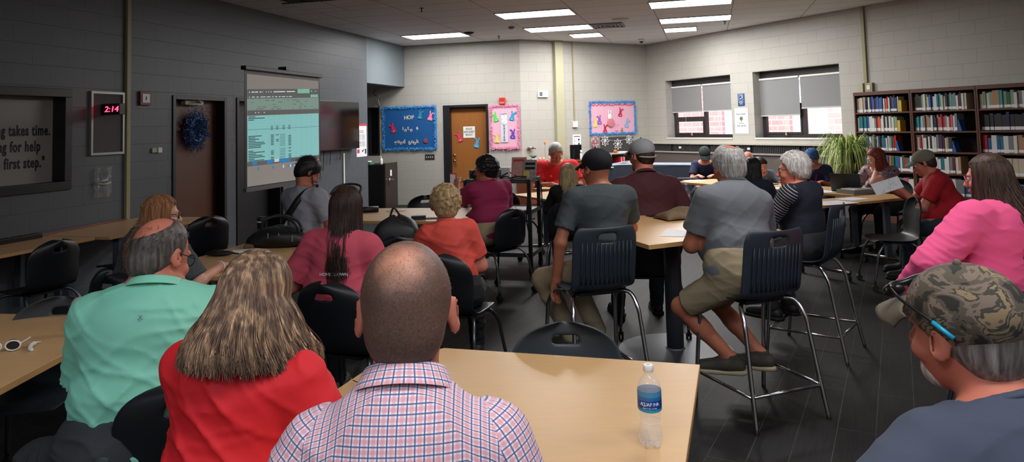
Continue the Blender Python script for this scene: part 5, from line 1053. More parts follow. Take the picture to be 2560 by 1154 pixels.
def np_mesh(name, V, F_, matl, parent=None, smooth=True):
    me = bpy.data.meshes.new(name); me.vertices.add(len(V)); me.vertices.foreach_set('co', np.asarray(V, np.float32).ravel()); n = len(F_)
    me.loops.add(n*4); me.loops.foreach_set('vertex_index', np.asarray(F_, np.int32).ravel()); me.polygons.add(n); me.polygons.foreach_set('loop_start', np.arange(n, dtype=np.int32)*4)
    try: me.polygons.foreach_set('loop_total', np.full(n, 4, np.int32))
    except Exception: pass
    me.update(calc_edges=True); me.polygons.foreach_set('use_smooth', [smooth]*n)
    for q in (matl if isinstance(matl, (list, tuple)) else [matl]): me.materials.append(q)
    o = made(bpy.data.objects.new(name, me)); C.objects.link(o)
    if parent is not None: o.parent = parent
    return o
def rotm(yaw=0, pitch=0, roll=0):                     # degrees: yaw turns to the right, pitch bends forward, roll tips to the right
    a, b, c = R(-yaw), R(-pitch), R(roll)
    Rz = np.array([[math.cos(a), -math.sin(a), 0], [math.sin(a), math.cos(a), 0], [0, 0, 1]]); Rx = np.array([[1, 0, 0], [0, math.cos(b), -math.sin(b)], [0, math.sin(b), math.cos(b)]]); Ry = np.array([[math.cos(c), 0, math.sin(c)], [0, 1, 0], [-math.sin(c), 0, math.cos(c)]])
    return Rz @ Ry @ Rx
def ik(a, b, l1, l2, pole):
    a, b, pole = map(lambda v: np.array(v, float), (a, b, pole)); d = b-a; L = np.linalg.norm(d); Lc = min(L, (l1+l2)*.995); u = d/L; b = a+u*Lc
    x = (l1*l1-l2*l2+Lc*Lc)/(2*Lc); y = math.sqrt(max(0, l1*l1-x*x)); p = pole-(pole@u)*u; p /= np.linalg.norm(p)+1e-9; return a+u*x+p*y, b
def folds(amp, seed, f=1.0):
    r = np.random.RandomState(seed); W = [(r.normal(size=3)*[.45, .3, .5]+[0, 0, 1.0], r.rand()*6, r.normal(size=3)*9*f) for _ in range(4)]
    def fn(P):
        o = 0
        for w, ph, g in W:
            w = w/np.linalg.norm(w); s = P @ w*80*f+ph+2.4*np.sin(P @ g+ph)+1.6*np.sin(P @ g[::-1]*.7); mk = np.clip(.5+.9*np.sin(P @ (g*.8)+ph*2)*np.sin(P @ (g[::-1]*1.1)+1), 0, 1); o = o+mk*(1-np.abs(np.sin(s*.5)))**2.4
        return (o/len(W)-.25)*-amp*2.4
    return fn
def hair_mat(name, c1, c2, c3=None, rough=.45):
    k = NT(name); g = k.n('NewGeometry'); rp = k.n('ValToRGB'); e = rp.color_ramp.elements; e[0].color = srgb(*c1); e[1].color = srgb(*c2)
    if c3: q = rp.color_ramp.elements.new(.5); q.color = srgb(*c3)
    tc = k.n('TexCoord'); m9 = k.n('Mapping'); m9.inputs['Scale'].default_value = (52, 52, 3.2); k.l(tc.outputs['Object'], m9.inputs[0]); n9 = k.n('TexNoise'); n9.inputs['Scale'].default_value = 1.0; n9.inputs['Detail'].default_value = 3; k.l(m9.outputs[0], n9.inputs['Vector']); a9 = k.n('MapRange'); a9.inputs['From Min'].default_value = .34; a9.inputs['From Max'].default_value = .66; k.l(n9.outputs['Fac'], a9.inputs['Value']); b9 = k.n('Mix'); b9.inputs[0].default_value = .32; k.l(a9.outputs[0], b9.inputs[2]); k.l(g.outputs['Random Per Island'], b9.inputs[3]); k.l(b9.outputs[0], rp.inputs[0]); mp = k.n('Mapping'); mp.inputs['Scale'].default_value = (90, 90, 7); k.l(tc.outputs['Object'], mp.inputs[0]); nz = k.n('TexNoise'); nz.inputs['Scale'].default_value = 1.4; nz.inputs['Detail'].default_value = 6; k.l(mp.outputs[0], nz.inputs['Vector'])
    mx = k.n('Mix', data_type='RGBA', blend_type='MULTIPLY'); mx.inputs[0].default_value = .75; r2 = k.n('ValToRGB'); r2.color_ramp.elements[0].color = (.45, .45, .45, 1); r2.color_ramp.elements[1].color = (1.4, 1.4, 1.4, 1); r2.color_ramp.elements[0].position = .35; r2.color_ramp.elements[1].position = .68
    k.l(nz.outputs['Fac'], r2.inputs[0]); k.l(rp.outputs[0], mx.inputs[6]); k.l(r2.outputs[0], mx.inputs[7]); k.l(mx.outputs[2], k.b.inputs['Base Color'])
    bp = k.n('Bump'); bp.inputs['Strength'].default_value = .7; bp.inputs['Distance'].default_value = .004; k.l(nz.outputs['Fac'], bp.inputs['Height']); k.l(bp.outputs[0], k.b.inputs['Normal']); k.b.inputs['Roughness'].default_value = rough; k.b.inputs['Specular IOR Level'].default_value = .35
    return k.m
def cloth_mat(name, c, heather=0.0, rough=.85, sheen=.15, weave=900):
    return mat(name, c, rough, noise=heather, nscale=160 if heather > .1 else 30, bump=.12, bscale=weave, bdist=.0008, sheen=0)
SKIN = dict(fair=(205, 140, 118), pink=(208, 128, 108), tan=(178, 110, 84), ruddy=(188, 112, 92), brown=(120, 76, 58), light=(214, 158, 134))
for k_, v_ in SKIN.items(): M['skin_'+k_] = mat(k_+' skin', v_, .5, noise=.07, nscale=30, bump=.12, bscale=180, bdist=.001, spec=.4)
M['eye_white'] = mat('eye white', (225, 222, 216), .25); M['iris'] = mat('dark iris', (40, 28, 22), .15); M['lip'] = mat('lip', (160, 84, 78), .5)
def strands(mb, hc, Rh, n, zlen, col_n=1, sector=118, flare=.03, back=.05, wav=.012, r=.0016, seed=1, rad=(.086, .104, .108), part=0.0, start=(60, 86), jit=.12, tip=.35, seg=12, seg_r=4, inset=1.0, curl=0, equ=-8, frontlift=0):
    rr = random.Random(seed); Rh = Matrix([list(x) for x in Rh]); hc = Vector(hc)
    for i in range(n):
        ph = R(rr.uniform(-sector, sector)); th0 = R(rr.uniform(*start)); sc_ = inset*rr.uniform(.97, 1.045); L = zlen*(1+rr.gauss(0, jit)); sh = rr.uniform(-1, 1); pts = []
        dx, dy = math.sin(ph), -math.cos(ph); m1 = 6; w0 = ph*5+2.2*math.sin(ph*9+seed)+rr.gauss(0, .35); fq = 6.5+rr.gauss(0, .4)
        for j in range(m1):
            th = th0+(R(equ)-th0)*j/(m1-1); q = Vector((rad[0]*dx*math.cos(th)+part*(1-j/(m1-1))*.9, rad[1]*dy*math.cos(th), rad[2]*math.sin(th)))*sc_; pts.append(hc+Rh @ q)
        e = pts[-1]; o = (Rh @ Vector((dx, dy, 0))); o.z = 0; o.normalize() if o.length > 0 else None; e0 = Vector((Rh[0][1], Rh[1][1], 0))*-1
        if e0.length > 0: e0.normalize()
        for j in range(1, seg+1):
            t = j/seg; p = e+Vector((0, 0, -L*t))+o*(flare*t)+e0*(back*t*t*max(0, math.cos(ph)*.5+.5))+Vector((math.cos(w0), math.sin(w0), 0))*wav*math.sin(fq*t+w0)*t
            if curl: p += o*curl*max(0, t-.6)*-2.5
            pts.append(p)
        N = len(pts); rs = [r*(.7+.3*min(1, k/4)) if k < N*.7 else r*(1-(1-tip)*(k-N*.7)/(N*.3)) for k in range(N)]; mb.tube(pts, rs, seg_r, caps=False)
CAPM = {}
def person(label, top, az, hs=.46, haz=None, hp=5, hr=0, lean=6, side=0, w=1.0, sw=1.0, belly=.02, bust=0, skin='fair', legaz=None, feet=None, knees=None, LH=None, RH=None, Lp=(-.5, -.3, -.8), Rp=(.5, -.3, -.8), sleeve=.55, shirt=('tee', None), pants=None, shorts=False, shoe=None, hair=None, hs_=1.0, h=.009, twist=0, fold=.004, group=None, parts=None, hands=True, curl=18, eyes=False, hsz=1.0, shirt_len=.06, collar='crew', seed=1, sleeve_mat=None, leg_r=1.0, arm_r=1.0, neck_f=.03, spread=8, long_sleeve_r=1.0, slope=0.0, nk_=.145):
    if haz is None: haz = az
    T = aty(*top) if len(top) == 3 else np.array(top[3:])
    A_ = rotm(0, lean, side)                           # torso frame, in the person's own frame
    Hh = rotm(haz-az, hp, hr)
    def joints(sc):
        P = np.array([0, 0, hs+.115*sc]); N_ = P+A_@np.array([0, 0, .475*sc]); nk = .5*(A_@np.array([0, 0, 1]))+.5*np.array([0, 0, 1]); ho = N_+nk*nk_*sc+np.array([0, neck_f, 0]); tp = ho+Hh@np.array([0, -.01, .122*hsz]); return P, N_, ho, tp
    a, b = .6, 1.4
    for _ in range(40):
        m_ = (a+b)/2
        if joints(m_)[3][2] < T[2]: a = m_
        else: b = m_
    sc = m_; P, N_, HO, TP = joints(sc); ca, sa = math.cos(R(-az)), math.sin(R(-az)); loc = (T[0]-(TP[0]*ca-TP[1]*sa), T[1]-(TP[0]*sa+TP[1]*ca), 0)
    bw = min(1.1, max(.88, sc))
    skm = M['skin_'+skin]; tor = lambda x, y, z: P+A_@(np.array([x*bw, y*bw, z*sc]))
    Rt = A_
    def torso(V, extra=0):
        V.ell(tor(0, 0, 0), (.165*w*bw, .125*bw+belly*.3, .12*sc), Rt, .05); V.ell(tor(0, .0, .16), (.148*w*bw, .108*bw+belly*.4, .15*sc), Rt, .05)
        V.ell(tor(0, .04+belly*.6, .13), (.135*w*bw, .09*bw+belly, .13*sc), Rt, .06); V.ell(tor(0, .0, .33), (.160*sw*bw*(.5+.5*w), .112*bw*(.6+.4*w), .17*sc), Rt, .05); V.ell(tor(0, -.03, .39), (.145*sw*bw, .082*bw*(.6+.4*w), .11*sc), Rt, .05)
        V.cone(tor(-.145*sw, -.005, .42-slope), tor(.145*sw, -.005, .42-slope), .058*bw, .058*bw, .05); V.cone(tor(0, -.012, .455), tor(.145*sw, -.005+slope*.4, .435-slope), .052*bw, .050*bw, .05); V.cone(tor(0, -.012, .455), tor(-.145*sw, -.005+slope*.4, .435-slope), .052*bw, .050*bw, .05)
        if bust: V.ell(tor(.075, .09+bust, .28), (.07, .06+bust, .075), Rt, .04); V.ell(tor(-.075, .09+bust, .28), (.07, .06+bust, .075), Rt, .04)
    S = {1: tor(.175*sw, -.005+slope*.5, .43-slope), -1: tor(-.175*sw, -.005+slope*.5, .43-slope)}
    tgt = {1: RH, -1: LH}; pole = {1: Rp, -1: Lp}; arms = {}
    for s_ in (1, -1):
        t = tgt[s_]; t = (s_*.16, .36, hs+.22) if t is None else t
        arms[s_] = ik(S[s_], t, .295*sc, .265*sc, pole[s_])
    la = (legaz if legaz is not None else az)-az; legs = {}
    for s_ in (1, -1):
        Lr = rotm(la+s_*spread); hip = P+rotm(la)@np.array([s_*.09*w**.5, 0, -.01])
        if feet and feet[0 if s_ < 0 else 1] is not None: ft = np.array(feet[0 if s_ < 0 else 1], float)
        else: kn = hip+Lr@np.array([0, .43, .0]); ft = np.array([*(kn+Lr@np.array([0, .03, 0]))[:2], .085])
        pl = rotm(la)@np.array([s_*.15, 1, .5]) if not knees else np.array(knees[0 if s_ < 0 else 1], float)
        legs[s_] = (hip,)+tuple(ik(hip, ft, .44, max(.40, .0), pl))
    # skin: head, neck, torso, arms, hands, legs in one surface
    V = Vol(); hp_ = lambda x, y, z: HO+Hh@(np.array([x, y, z])*hsz); hz = hsz
    V.ell(hp_(0, -.012, .03), np.array((.075, .094, .092))*hz, Hh, .02); V.ell(hp_(0, .03, -.03), np.array((.06, .064, .084))*hz, Hh, .025); V.ell(hp_(0, .05, -.078), np.array((.043, .04, .038))*hz, Hh, .02)
    V.ell(hp_(0, .078, .022), np.array((.048, .018, .012))*hz, Hh, .012); V.cone(hp_(0, .092, .004), hp_(0, .112, -.030), .008*hz, .0135*hz, .010); V.ell(hp_(0, .108, -.034), np.array((.018, .010, .009))*hz, Hh, .008)
    for s_ in (1, -1):
        V.ell(hp_(s_*.031, .100, .002), np.array((.017, .013, .010))*hz, Hh, .012, True); V.ell(hp_(s_*.040, .066, -.034), np.array((.022, .022, .018))*hz, Hh, .02)
        Re = Hh@rotm(s_*30, -8, 0); V.ell(hp_(s_*.083, -.006, -.004), np.array((.0075, .020, .034))*hz, Re, .006); V.ell(hp_(s_*.092, .0, .0), np.array((.006, .010, .020))*hz, Re, .004, True)
    V.ell(hp_(0, .094, -.060), np.array((.023, .011, .006))*hz, Hh, .006); V.ell(hp_(0, .092, -.071), np.array((.020, .011, .006))*hz, Hh, .006); V.ell(hp_(0, .082, -.098), np.array((.020, .016, .014))*hz, Hh, .014)
    nr = .056*(.5+.5*min(w, 1.3))*bw; V.cone(tor(0, .004, .43), hp_(0, -.022, -.055), nr*1.08, nr*.95, .03); torso(V)
    for s_ in (1, -1):
        el, wr = arms[s_]; V.cone(S[s_], el, .050*arm_r*bw, .040*arm_r*bw, .03); V.cone(el, wr, .041*arm_r*bw, .027*bw, .02)
        hip, kn, an = legs[s_]; V.cone(hip, kn, .085*w**.5*leg_r, .056*leg_r, .04); V.cone(kn, kn+(an-kn)*.45, .054*leg_r, .052*leg_r, .02); V.cone(kn+(an-kn)*.35, an, .052*leg_r, .036, .02)
        fw = rotm(la+s_*spread*.6)@np.array([0, 1, 0]); V.cone(an, an+fw*.12+np.array([0, 0, -.045]), .035, .028, .02)
        if hands:
            fd = wr-el; fd /= np.linalg.norm(fd); up = np.array([0, 0, 1.])
            hd = fd*.8+np.array([0, 0, -.12]); hd /= np.linalg.norm(hd); lat = np.cross(hd, up)*-s_; lat /= np.linalg.norm(lat); nrm = np.cross(hd, lat)*(-s_ if s_ > 0 else s_*-1); nrm = nrm if nrm[2] > 0 else -nrm
            B_ = np.stack([hd, lat, nrm], -1); lo_ = lambda x, y, z: wr+B_@np.array([x, y, z])*bw
            V.ell(lo_(.045, 0, 0), (.050, .038, .017), B_, .012); V.cone(wr, lo_(.03, 0, 0), .026, .022, .02)
            for i, (y0, ln) in enumerate(((.030, .070), (.010, .079), (-.010, .073), (-.029, .057))):
                p = np.array([.082, y0, 0.]); an_ = 0; yy = y0*.25
                for sg, fr_ in enumerate((.45, .3, .25)):
                    an_ += R(curl*(1+.15*i)); q = p+np.array([math.cos(an_), yy, -math.sin(an_)])*ln*fr_; V.cone(lo_(*p), lo_(*q), .0092-.0008*sg, .0086-.0008*sg, .004); p = q
            p = np.array([.022, .034, -.004])
            for sg, dv in enumerate(((.032, .026, -.008), (.028, .010, -.010))): q = p+np.array(dv); V.cone(lo_(*p), lo_(*q), .0115-.0015*sg, .0100-.001*sg, .006); p = q
    v_, f_ = V.mesh(h); root = np_mesh('person', v_, f_, skm); root.location = loc; root.rotation_euler = (0, 0, R(-az)); tag(root, label, 'person', group)
    fol = folds(fold, seed)
    # shirt
    kind, sm = shirt
    V = Vol(); torso(V); rr_ = 1.0
    def sleeve_on(V, s_, f0=0.0):
        el, wr = arms[s_]; upw = S[s_]
        if sleeve <= 1: e = upw+(el-upw)*min(1, sleeve); V.cone(upw, e, .056*arm_r*bw, .056*arm_r*bw*(1.06), .035); n_ = (el-upw)/np.linalg.norm(el-upw); V.cut(upw+(el-upw)*(sleeve-.02), n_, .098*arm_r*bw)
        else: V.cone(upw, el, .054*arm_r*bw*long_sleeve_r, .048*arm_r*bw*long_sleeve_r, .035); V.cone(el, el+(wr-el)*.96, .048*arm_r*bw*long_sleeve_r, .036*bw*long_sleeve_r, .02)
    sep = sleeve_mat is not None
    if not sep: [sleeve_on(V, s_) for s_ in (1, -1)]
    else: [V.cone(S[s_], S[s_]+(arms[s_][0]-S[s_])*.12, .056*arm_r*bw, .056*arm_r*bw, .035) for s_ in (1, -1)]
    V.cut(tor(0, 0, -shirt_len), -(A_@np.array([0, 0, 1]))); V.cut(tor(0, -.012, .505), A_@np.array([0, .35, .9]), .11)
    v_, f_ = V.mesh(h, .011, fol); so = np_mesh('shirt' if kind != 'sweatshirt' else 'sweatshirt', v_, f_, sm, root)
    if sm.get('uvgrid') if hasattr(sm, 'get') else False: pass
    def uvattr(o, vv, org, M3):
        L = (vv-org)@M3; at = o.data.attributes.new('weave', 'FLOAT_VECTOR', 'POINT'); at.data.foreach_set('vector', L.astype(np.float32).ravel())
    L = (v_-P)@A_; Lu = np.stack([L[:, 0], L[:, 2]+np.clip(L[:, 1]+.10, 0, .3)*1.0*(L[:, 2] > .30*sc), L[:, 1]], -1); at = so.data.attributes.new('weave', 'FLOAT_VECTOR', 'POINT'); at.data.foreach_set('vector', Lu.astype(np.float32).ravel())
    if sep:
        for s_ in (1, -1):
            V = Vol(); V.cone(S[s_], S[s_], .058*arm_r*bw, .058*arm_r*bw, .03); sleeve_on(V, s_); v2, f2 = V.mesh(h, .010, fol); q = np_mesh('sleeve', v2, f2, sleeve_mat, so)
            el = arms[s_][0]; d1 = el-S[s_]; d1 = d1/np.linalg.norm(d1); u1 = np.cross(d1, [0, 1, 0]); u1 /= np.linalg.norm(u1); w1 = np.cross(d1, u1); rel = v2-S[s_]; rad_ = np.arctan2(rel@u1, rel@w1)*.07; at = q.data.attributes.new('weave', 'FLOAT_VECTOR', 'POINT'); at.data.foreach_set('vector', np.stack([rad_, rel@d1, rad_*0], -1).astype(np.float32).ravel())
    # collar
    cb = tor(0, -.012, .478); n_ = A_@rotm(0, 16)@np.array([0, 0, 1]); cx_ = np.cross([0, 1, 0], n_); cx_ /= np.linalg.norm(cx_); cy_ = np.cross(n_, cx_)
    ring = lambda r_, z_, rx=1.0: [Vector(cb+cx_*math.cos(2*PI*i/28)*r_+cy_*math.sin(2*PI*i/28)*r_*rx+n_*z_) for i in range(28)]
    cm = MB()
    if collar == 'crew': cm.tube(ring(nr*1.20, .018*bw), .0075, 6, closed=True); cm.build('collar', sm, so, smooth=True)
    elif collar == 'polo' or collar == 'dress':
        hgt = .032 if collar == 'polo' else .045; r0 = ring(nr*1.42, .004); r1 = ring(nr*1.16, hgt); r2 = ring(nr*1.24, hgt+.004); r3 = ring(nr*1.55, .0); vs = r0+r1+r2+r3; fs = [(k_*28+i, k_*28+(i+1) % 28, (k_+1)*28+(i+1) % 28, (k_+1)*28+i) for k_ in range(3) for i in range(28)]
        cm.add(vs, fs); co_ = cm.build('collar', sm, so, smooth=True, subsurf=1); at = co_.data.attributes.new('weave', 'FLOAT_VECTOR', 'POINT'); at.data.foreach_set('vector', [c for r_i, rg in enumerate((r0, r1, r2, r3)) for i in range(28) for c in (nr*1.2*(2*PI*i/28), [0, .04, .045, .09][r_i], 0)])
    if shoe is None: shoe = SH_D
    # trousers and shoes
    if pants is not None:
        V = Vol(); V.ell(tor(0, 0, 0), (.165*w*bw, .125*bw+belly*.3, .12*sc), Rt, .05); V.ell(tor(0, 0, .07), (.155*w*bw, .118*bw+belly*.3, .10*sc), Rt, .05)
        for s_ in (1, -1):
            hip, kn, an = legs[s_]
            if shorts: V.cone(hip, hip+(kn-hip)*1.0, .088*w**.5*leg_r, .068*leg_r, .04); V.cut(hip+(kn-hip)*.88, (kn-hip)/np.linalg.norm(kn-hip), .14)
            else: V.cone(hip, kn, .088*w**.5*leg_r, .064*leg_r, .04); V.cone(kn, an+np.array([0, 0, .01]), .064*leg_r, .050*leg_r, .03); V.cut(an+np.array([0, 0, -.02]), np.array([0, 0, -1.]), .09)
        V.cut(tor(0, 0, .11), A_@np.array([0, 0, 1]), .3); v2, f2 = V.mesh(h, .010, folds(fold*1.2, seed+5)); np_mesh('shorts' if shorts else 'trousers', v2, f2, pants, root)
    if shoe is not None:
        for s_ in (1, -1):
            hip, kn, an = legs[s_]; fw = rotm(la+s_*spread*.6)@np.array([0, 1, 0]); lt = np.array([fw[1], -fw[0], 0]); zb = an[2]-.085; V = Vol(); b0 = np.array([an[0], an[1], zb])
            if zb > .02: tiltv = fw*.0
            V.cone(b0-fw*.035+[0, 0, .045], b0+fw*.04+[0, 0, .055], .043, .046, .03); V.cone(b0+fw*.04+[0, 0, .05], b0+fw*.17+[0, 0, .035], .046, .038, .03); V.cone(b0+[0, 0, .05], b0+[0, 0, .10], .044, .042, .02); V.cut(b0+[0, 0, .022], [0, 0, -1]); V.cut(b0+[0, 0, .112], [0, 0, 1]); v2, f2 = V.mesh(max(h, .007)); so2 = np_mesh('shoe', v2, f2, shoe[0], root)
            V = Vol(); V.cone(b0-fw*.04+[0, 0, .02], b0+fw*.175+[0, 0, .02], .050, .044, .02); V.cut(b0+[0, 0, .0005], [0, 0, -1]); V.cut(b0+[0, 0, .028], [0, 0, 1]); v2, f2 = V.mesh(max(h, .007)); np_mesh('sole', v2, f2, shoe[1], so2)
    if eyes:
        for s_ in (1, -1): MB().ball(hp_(s_*.031, .0835, .002), .0105*hz, 10).build('eye', M['eye_white'], root, smooth=True); MB().ball(hp_(s_*.031, .0905, .001), .0055*hz, 8).build('pupil', M['iris'], kids(root)[-1], smooth=True)
        v2 = Vol(); v2.ell(hp_(0, .0975, -.0655), np.array((.022, .010, .0075))*hz, Hh, .004); a_, b_ = v2.mesh(.004); np_mesh('lips', a_, b_, M['lip'], root)
    if parts: parts(root, dict(P=P, N=N_, HO=HO, Hh=Hh, hp=hp_, tor=tor, A=A_, arms=arms, S=S, legs=legs, sc=sc, bw=bw, hz=hz, loc=loc, az=az, h=h, shirt=so, nr=nr))
    root['_loc'] = loc; del root['_loc']
    PEL = (loc[0], loc[1]); return root, PEL, dict(hp=hp_, HO=HO, Hh=Hh, tor=tor, arms=arms, legs=legs)
# ---- head wear and hair helpers (all in the person's frame)
def hair_shell(root, J, matl, t=.012, front=.062, back=-.085, side_=-.02, disp=None, crown=None, name='hair', lumps=0, lr=(.014, .022), seed=1, sideburn=True, h=None, grow=1.0, top=0.0):
    hp, Hh, hz = J['hp'], J['Hh'], J['hz']; V = Vol(); V.ell(hp(0, -.014, .03+top), (np.array((.075, .094, .092))*grow+t)*hz, Hh, .02); V.ell(hp(0, -.055, -.03), np.array((.062, .045, .055))*hz+t*.6, Hh, .03)
    if lumps:
        rr = random.Random(seed)
        for i in range(lumps):
            ph = rr.uniform(-PI, PI); th = math.asin(rr.uniform(-.45, 1)); r0 = rr.uniform(*lr); p = (math.sin(ph)*math.cos(th)*(.078+t*.6), -.014-math.cos(ph)*math.cos(th)*(.094+t*.6), .03+top+math.sin(th)*(.092+t*.6))
            if p[1] > .045 and p[2] < front+.01: continue
            if p[2] < side_-.03 and p[1] > -.03: continue
            V.ell(hp(*p), np.array((r0, r0*1.2, r0*.8))*hz, Hh@rotm(rr.uniform(0, 180), rr.uniform(-40, 40)), .008)
    n1 = Hh@np.array([0, (front-side_), -1*(.085)]) if False else None
    # hairline: a plane over the forehead, another from ear to nape
    pf = np.array([0, .088, front]); ps = np.array([0, .025, side_]); pb = np.array([0, -.10, back])
    def plane(a, b, up):
        d = b-a; n = np.cross([1, 0, 0], d); n = n/np.linalg.norm(n); n = -n if n[2] > 0 else n; return n
    # union of "above front plane" and "behind ear plane": cut wedge = in front AND below
    q_ = hp(*pf); V_h = h or J['h']
    V.ell(hp(0, .085, front-.085), np.array((.10, .075, .085))*hz, Hh, .012, True)
    for s_ in (1, -1): V.ell(hp(s_*.088, .018, side_-.035), np.array((.035, .045, .045))*hz, Hh, .01, True)
    V.cut(hp(*pb), Hh@np.array([0, .25, -1.]))
    if crown: V.ell(hp(*crown[0]), np.array(crown[1])*hz, Hh, .012, True)
    v_, f_ = V.mesh(V_h, 0, disp); return np_mesh(name, v_, f_, matl, root)
def wisps(root, J, matl, n, ln=.03, seed=1, zr=(-.5, 1), t=.012, r=.0009, crown_r=0, name='stray_hair', flow=(0, -.6, -.8), frontcut=.03):
    rr = random.Random(seed); mb = MB(); hp, Hh, hz = J['hp'], J['Hh'], J['hz']; fl = np.array(flow)
    for i in range(n):
        ph = rr.uniform(-PI, PI); th = math.asin(rr.uniform(*zr)); d = np.array([math.sin(ph)*math.cos(th), -math.cos(ph)*math.cos(th), math.sin(th)])
        if d[1] > .35 and d[2] < .55: continue
        p = np.array([0, -.014, .03])+d*(np.array((.075, .094, .092))+t*.7)
        if p[2] < -.0 and p[1] > -.01 : continue
        if crown_r and math.hypot(p[0], p[1]+.02) < crown_r and d[2] > .3: continue
        g = fl-(fl@d)*d; g = g/(np.linalg.norm(g)+1e-6); g = g+np.array([rr.gauss(0, .35), rr.gauss(0, .35), rr.gauss(0, .2)]); L = ln*rr.uniform(.6, 1.3)
        P_ = [hp(*(p+g*L*k+d*(.35*L*k-.3*L*k*k))) for k in (0, .4, .75, 1)]; mb.tube([Vector(q) for q in P_], [r, r, r*.8, r*.3], 3, caps=False)
    o = mb.build(name, matl, root); o['kind'] = 'stuff'; return o
def cap(root, J, matl, brimmat=None, opening=False, tilt=0, name='cap', h=None, back=-.0, front=.035):
    hp, Hh, hz = J['hp'], J['Hh'], J['hz']; V = Vol(); V.ell(hp(0, -.012, .045), np.array((.090, .110, .088))*hz, Hh, .01); V.cut(hp(0, .09, front), Hh@np.array([0, (front-back)/.19, -1.]))
    if opening: V.ell(hp(0, -.125, back+.018), np.array((.036, .05, .030))*hz, Hh, .004, True)
    v_, f_ = V.mesh(h or J['h'], 0); o = np_mesh(name, v_, f_, matl, root); mb = MB(); nx, ny = 14, 8; vs = []
    for j in range(ny+1):
        for i in range(nx+1):
            u = -1+2*i/nx; t = j/ny; x = u*.078; y0 = .06+.035*math.sqrt(max(0, 1-u*u))*1.0; y1 = .075+.105*math.sqrt(max(0, 1-(u*.98)**2)); y = y0+(y1-y0)*t; vs.append(hp(x, y, front+.014-.020*u*u-.012*t-.016*t*t))
    mb.add(vs, [(j*(nx+1)+i, j*(nx+1)+i+1, (j+1)*(nx+1)+i+1, (j+1)*(nx+1)+i) for j in range(ny) for i in range(nx)]); b = mb.build('brim', brimmat or matl, o, smooth=True); q = b.modifiers.new('s', 'SOLIDIFY'); q.thickness = .005
    MB().ball(hp(0, -.012, .134), .008*hz, 8).build('button', brimmat or matl, o, smooth=True); return o
def specs(root, J, matl, r=.0016, arms_only=False):
    hp, hz = J['hp'], J['hz']; mb = MB()
    for s_ in (1, -1):
        if not arms_only: mb.tube([Vector(hp(s_*(.031+.024*math.cos(2*PI*i/20)), .103-.008*abs(math.cos(2*PI*i/20)), .0+.018*math.sin(2*PI*i/20))) for i in range(20)], r, 5, closed=True)
        mb.tube([Vector(hp(s_*.056, .098, .006)), Vector(hp(s_*.074, .06, .008)), Vector(hp(s_*.083, .0, .012)), Vector(hp(s_*.082, -.015, .0))], r, 5)
    mb.tube([Vector(hp(-.009, .106, .004)), Vector(hp(.009, .106, .004))], r, 5); o = mb.build('glasses', matl, root, smooth=True); return o
# ------------------------------------------------------------ the people
HM = dict(grey=hair_mat('grey hair', (150, 146, 142), (205, 202, 198)), white=hair_mat('white hair', (176, 172, 166), (226, 222, 216)), darkgrey=hair_mat('dark grey hair', (48, 44, 42), (112, 104, 98)), brown=hair_mat('dark brown hair', (34, 24, 20), (72, 50, 40)), black=hair_mat('black hair', (14, 13, 14), (34, 32, 34)), blonde=hair_mat('streaked blonde hair', (70, 54, 44), (204, 170, 134), (118, 92, 74)), blond2=hair_mat('light blonde hair', (150, 124, 86), (200, 176, 132)), curly=hair_mat('curly blonde hair', (150, 122, 84), (206, 180, 134)), straw=hair_mat('strawberry blonde hair', (120, 76, 46), (186, 132, 88)), red=hair_mat('auburn hair', (92, 34, 22), (150, 62, 40)), midbrown=hair_mat('long brown hair', (36, 26, 22), (88, 62, 48)))  # dark end of the blonde ramp paints shadow between the locks
KH = cloth_mat('khaki twill', (150, 136, 108)); DK = cloth_mat('dark trousers', (26, 28, 32)); JN = cloth_mat('dark jeans', (28, 40, 52)); 
SH_D = (mat('black shoe', (24, 24, 26), .6), mat('black sole', (16, 16, 16), .7)); SH_T = (mat('olive trainer', (52, 50, 40), .7), mat('cream sole', (168, 156, 128), .6)); SH_G = (mat('grey trainer', (110, 108, 100), .7), mat('white sole', (190, 190, 185), .6))
def long_hair(root, J, hm, n1, L1, n2, L2, sec=122, flare=.02, back=.05, r1=.0022, r2=.006, seed=1, wav=.010, front=.07, jit=.14):
    mb = MB(); o_ = J['HO']+np.array([0, -.01, .02]); strands(mb, o_, J['Hh'], n1, L1, sector=sec, flare=flare, back=back, wav=wav, r=r1, seed=seed, rad=(.090, .106, .106), start=(60, 88), jit=jit, equ=-5, part=.012, tip=.12)
    strands(mb, o_, J['Hh'], int(n1*.35), .02, sector=172, flare=.0, back=0, wav=0, r=r1, seed=seed+7, rad=(.088, .104, .104), start=(70, 88), equ=38, seg=2, part=.02)
    strands(mb, o_, J['Hh'], n2, L2, sector=sec-4, flare=flare, back=back*.9, wav=wav*.4, r=r2, seed=seed+1, rad=(.083, .099, .099), start=(60, 88), inset=.965, jit=.1, equ=-5)
    o = mb.build('hair', hm, root, smooth=True); q = hair_shell(root, J, hm, t=.009, front=front, side_=-.02, back=-.08, name='hair_base'); return o
def seatchair(proto, pel, az, label, back=.06, dx=0, group='school chairs'):
    back -= .06; d = dirv(az); return chair(proto, pel[0]+d[0]*back+d[1]*dx, pel[1]+d[1]*back-d[0]*dx, az, label, group)
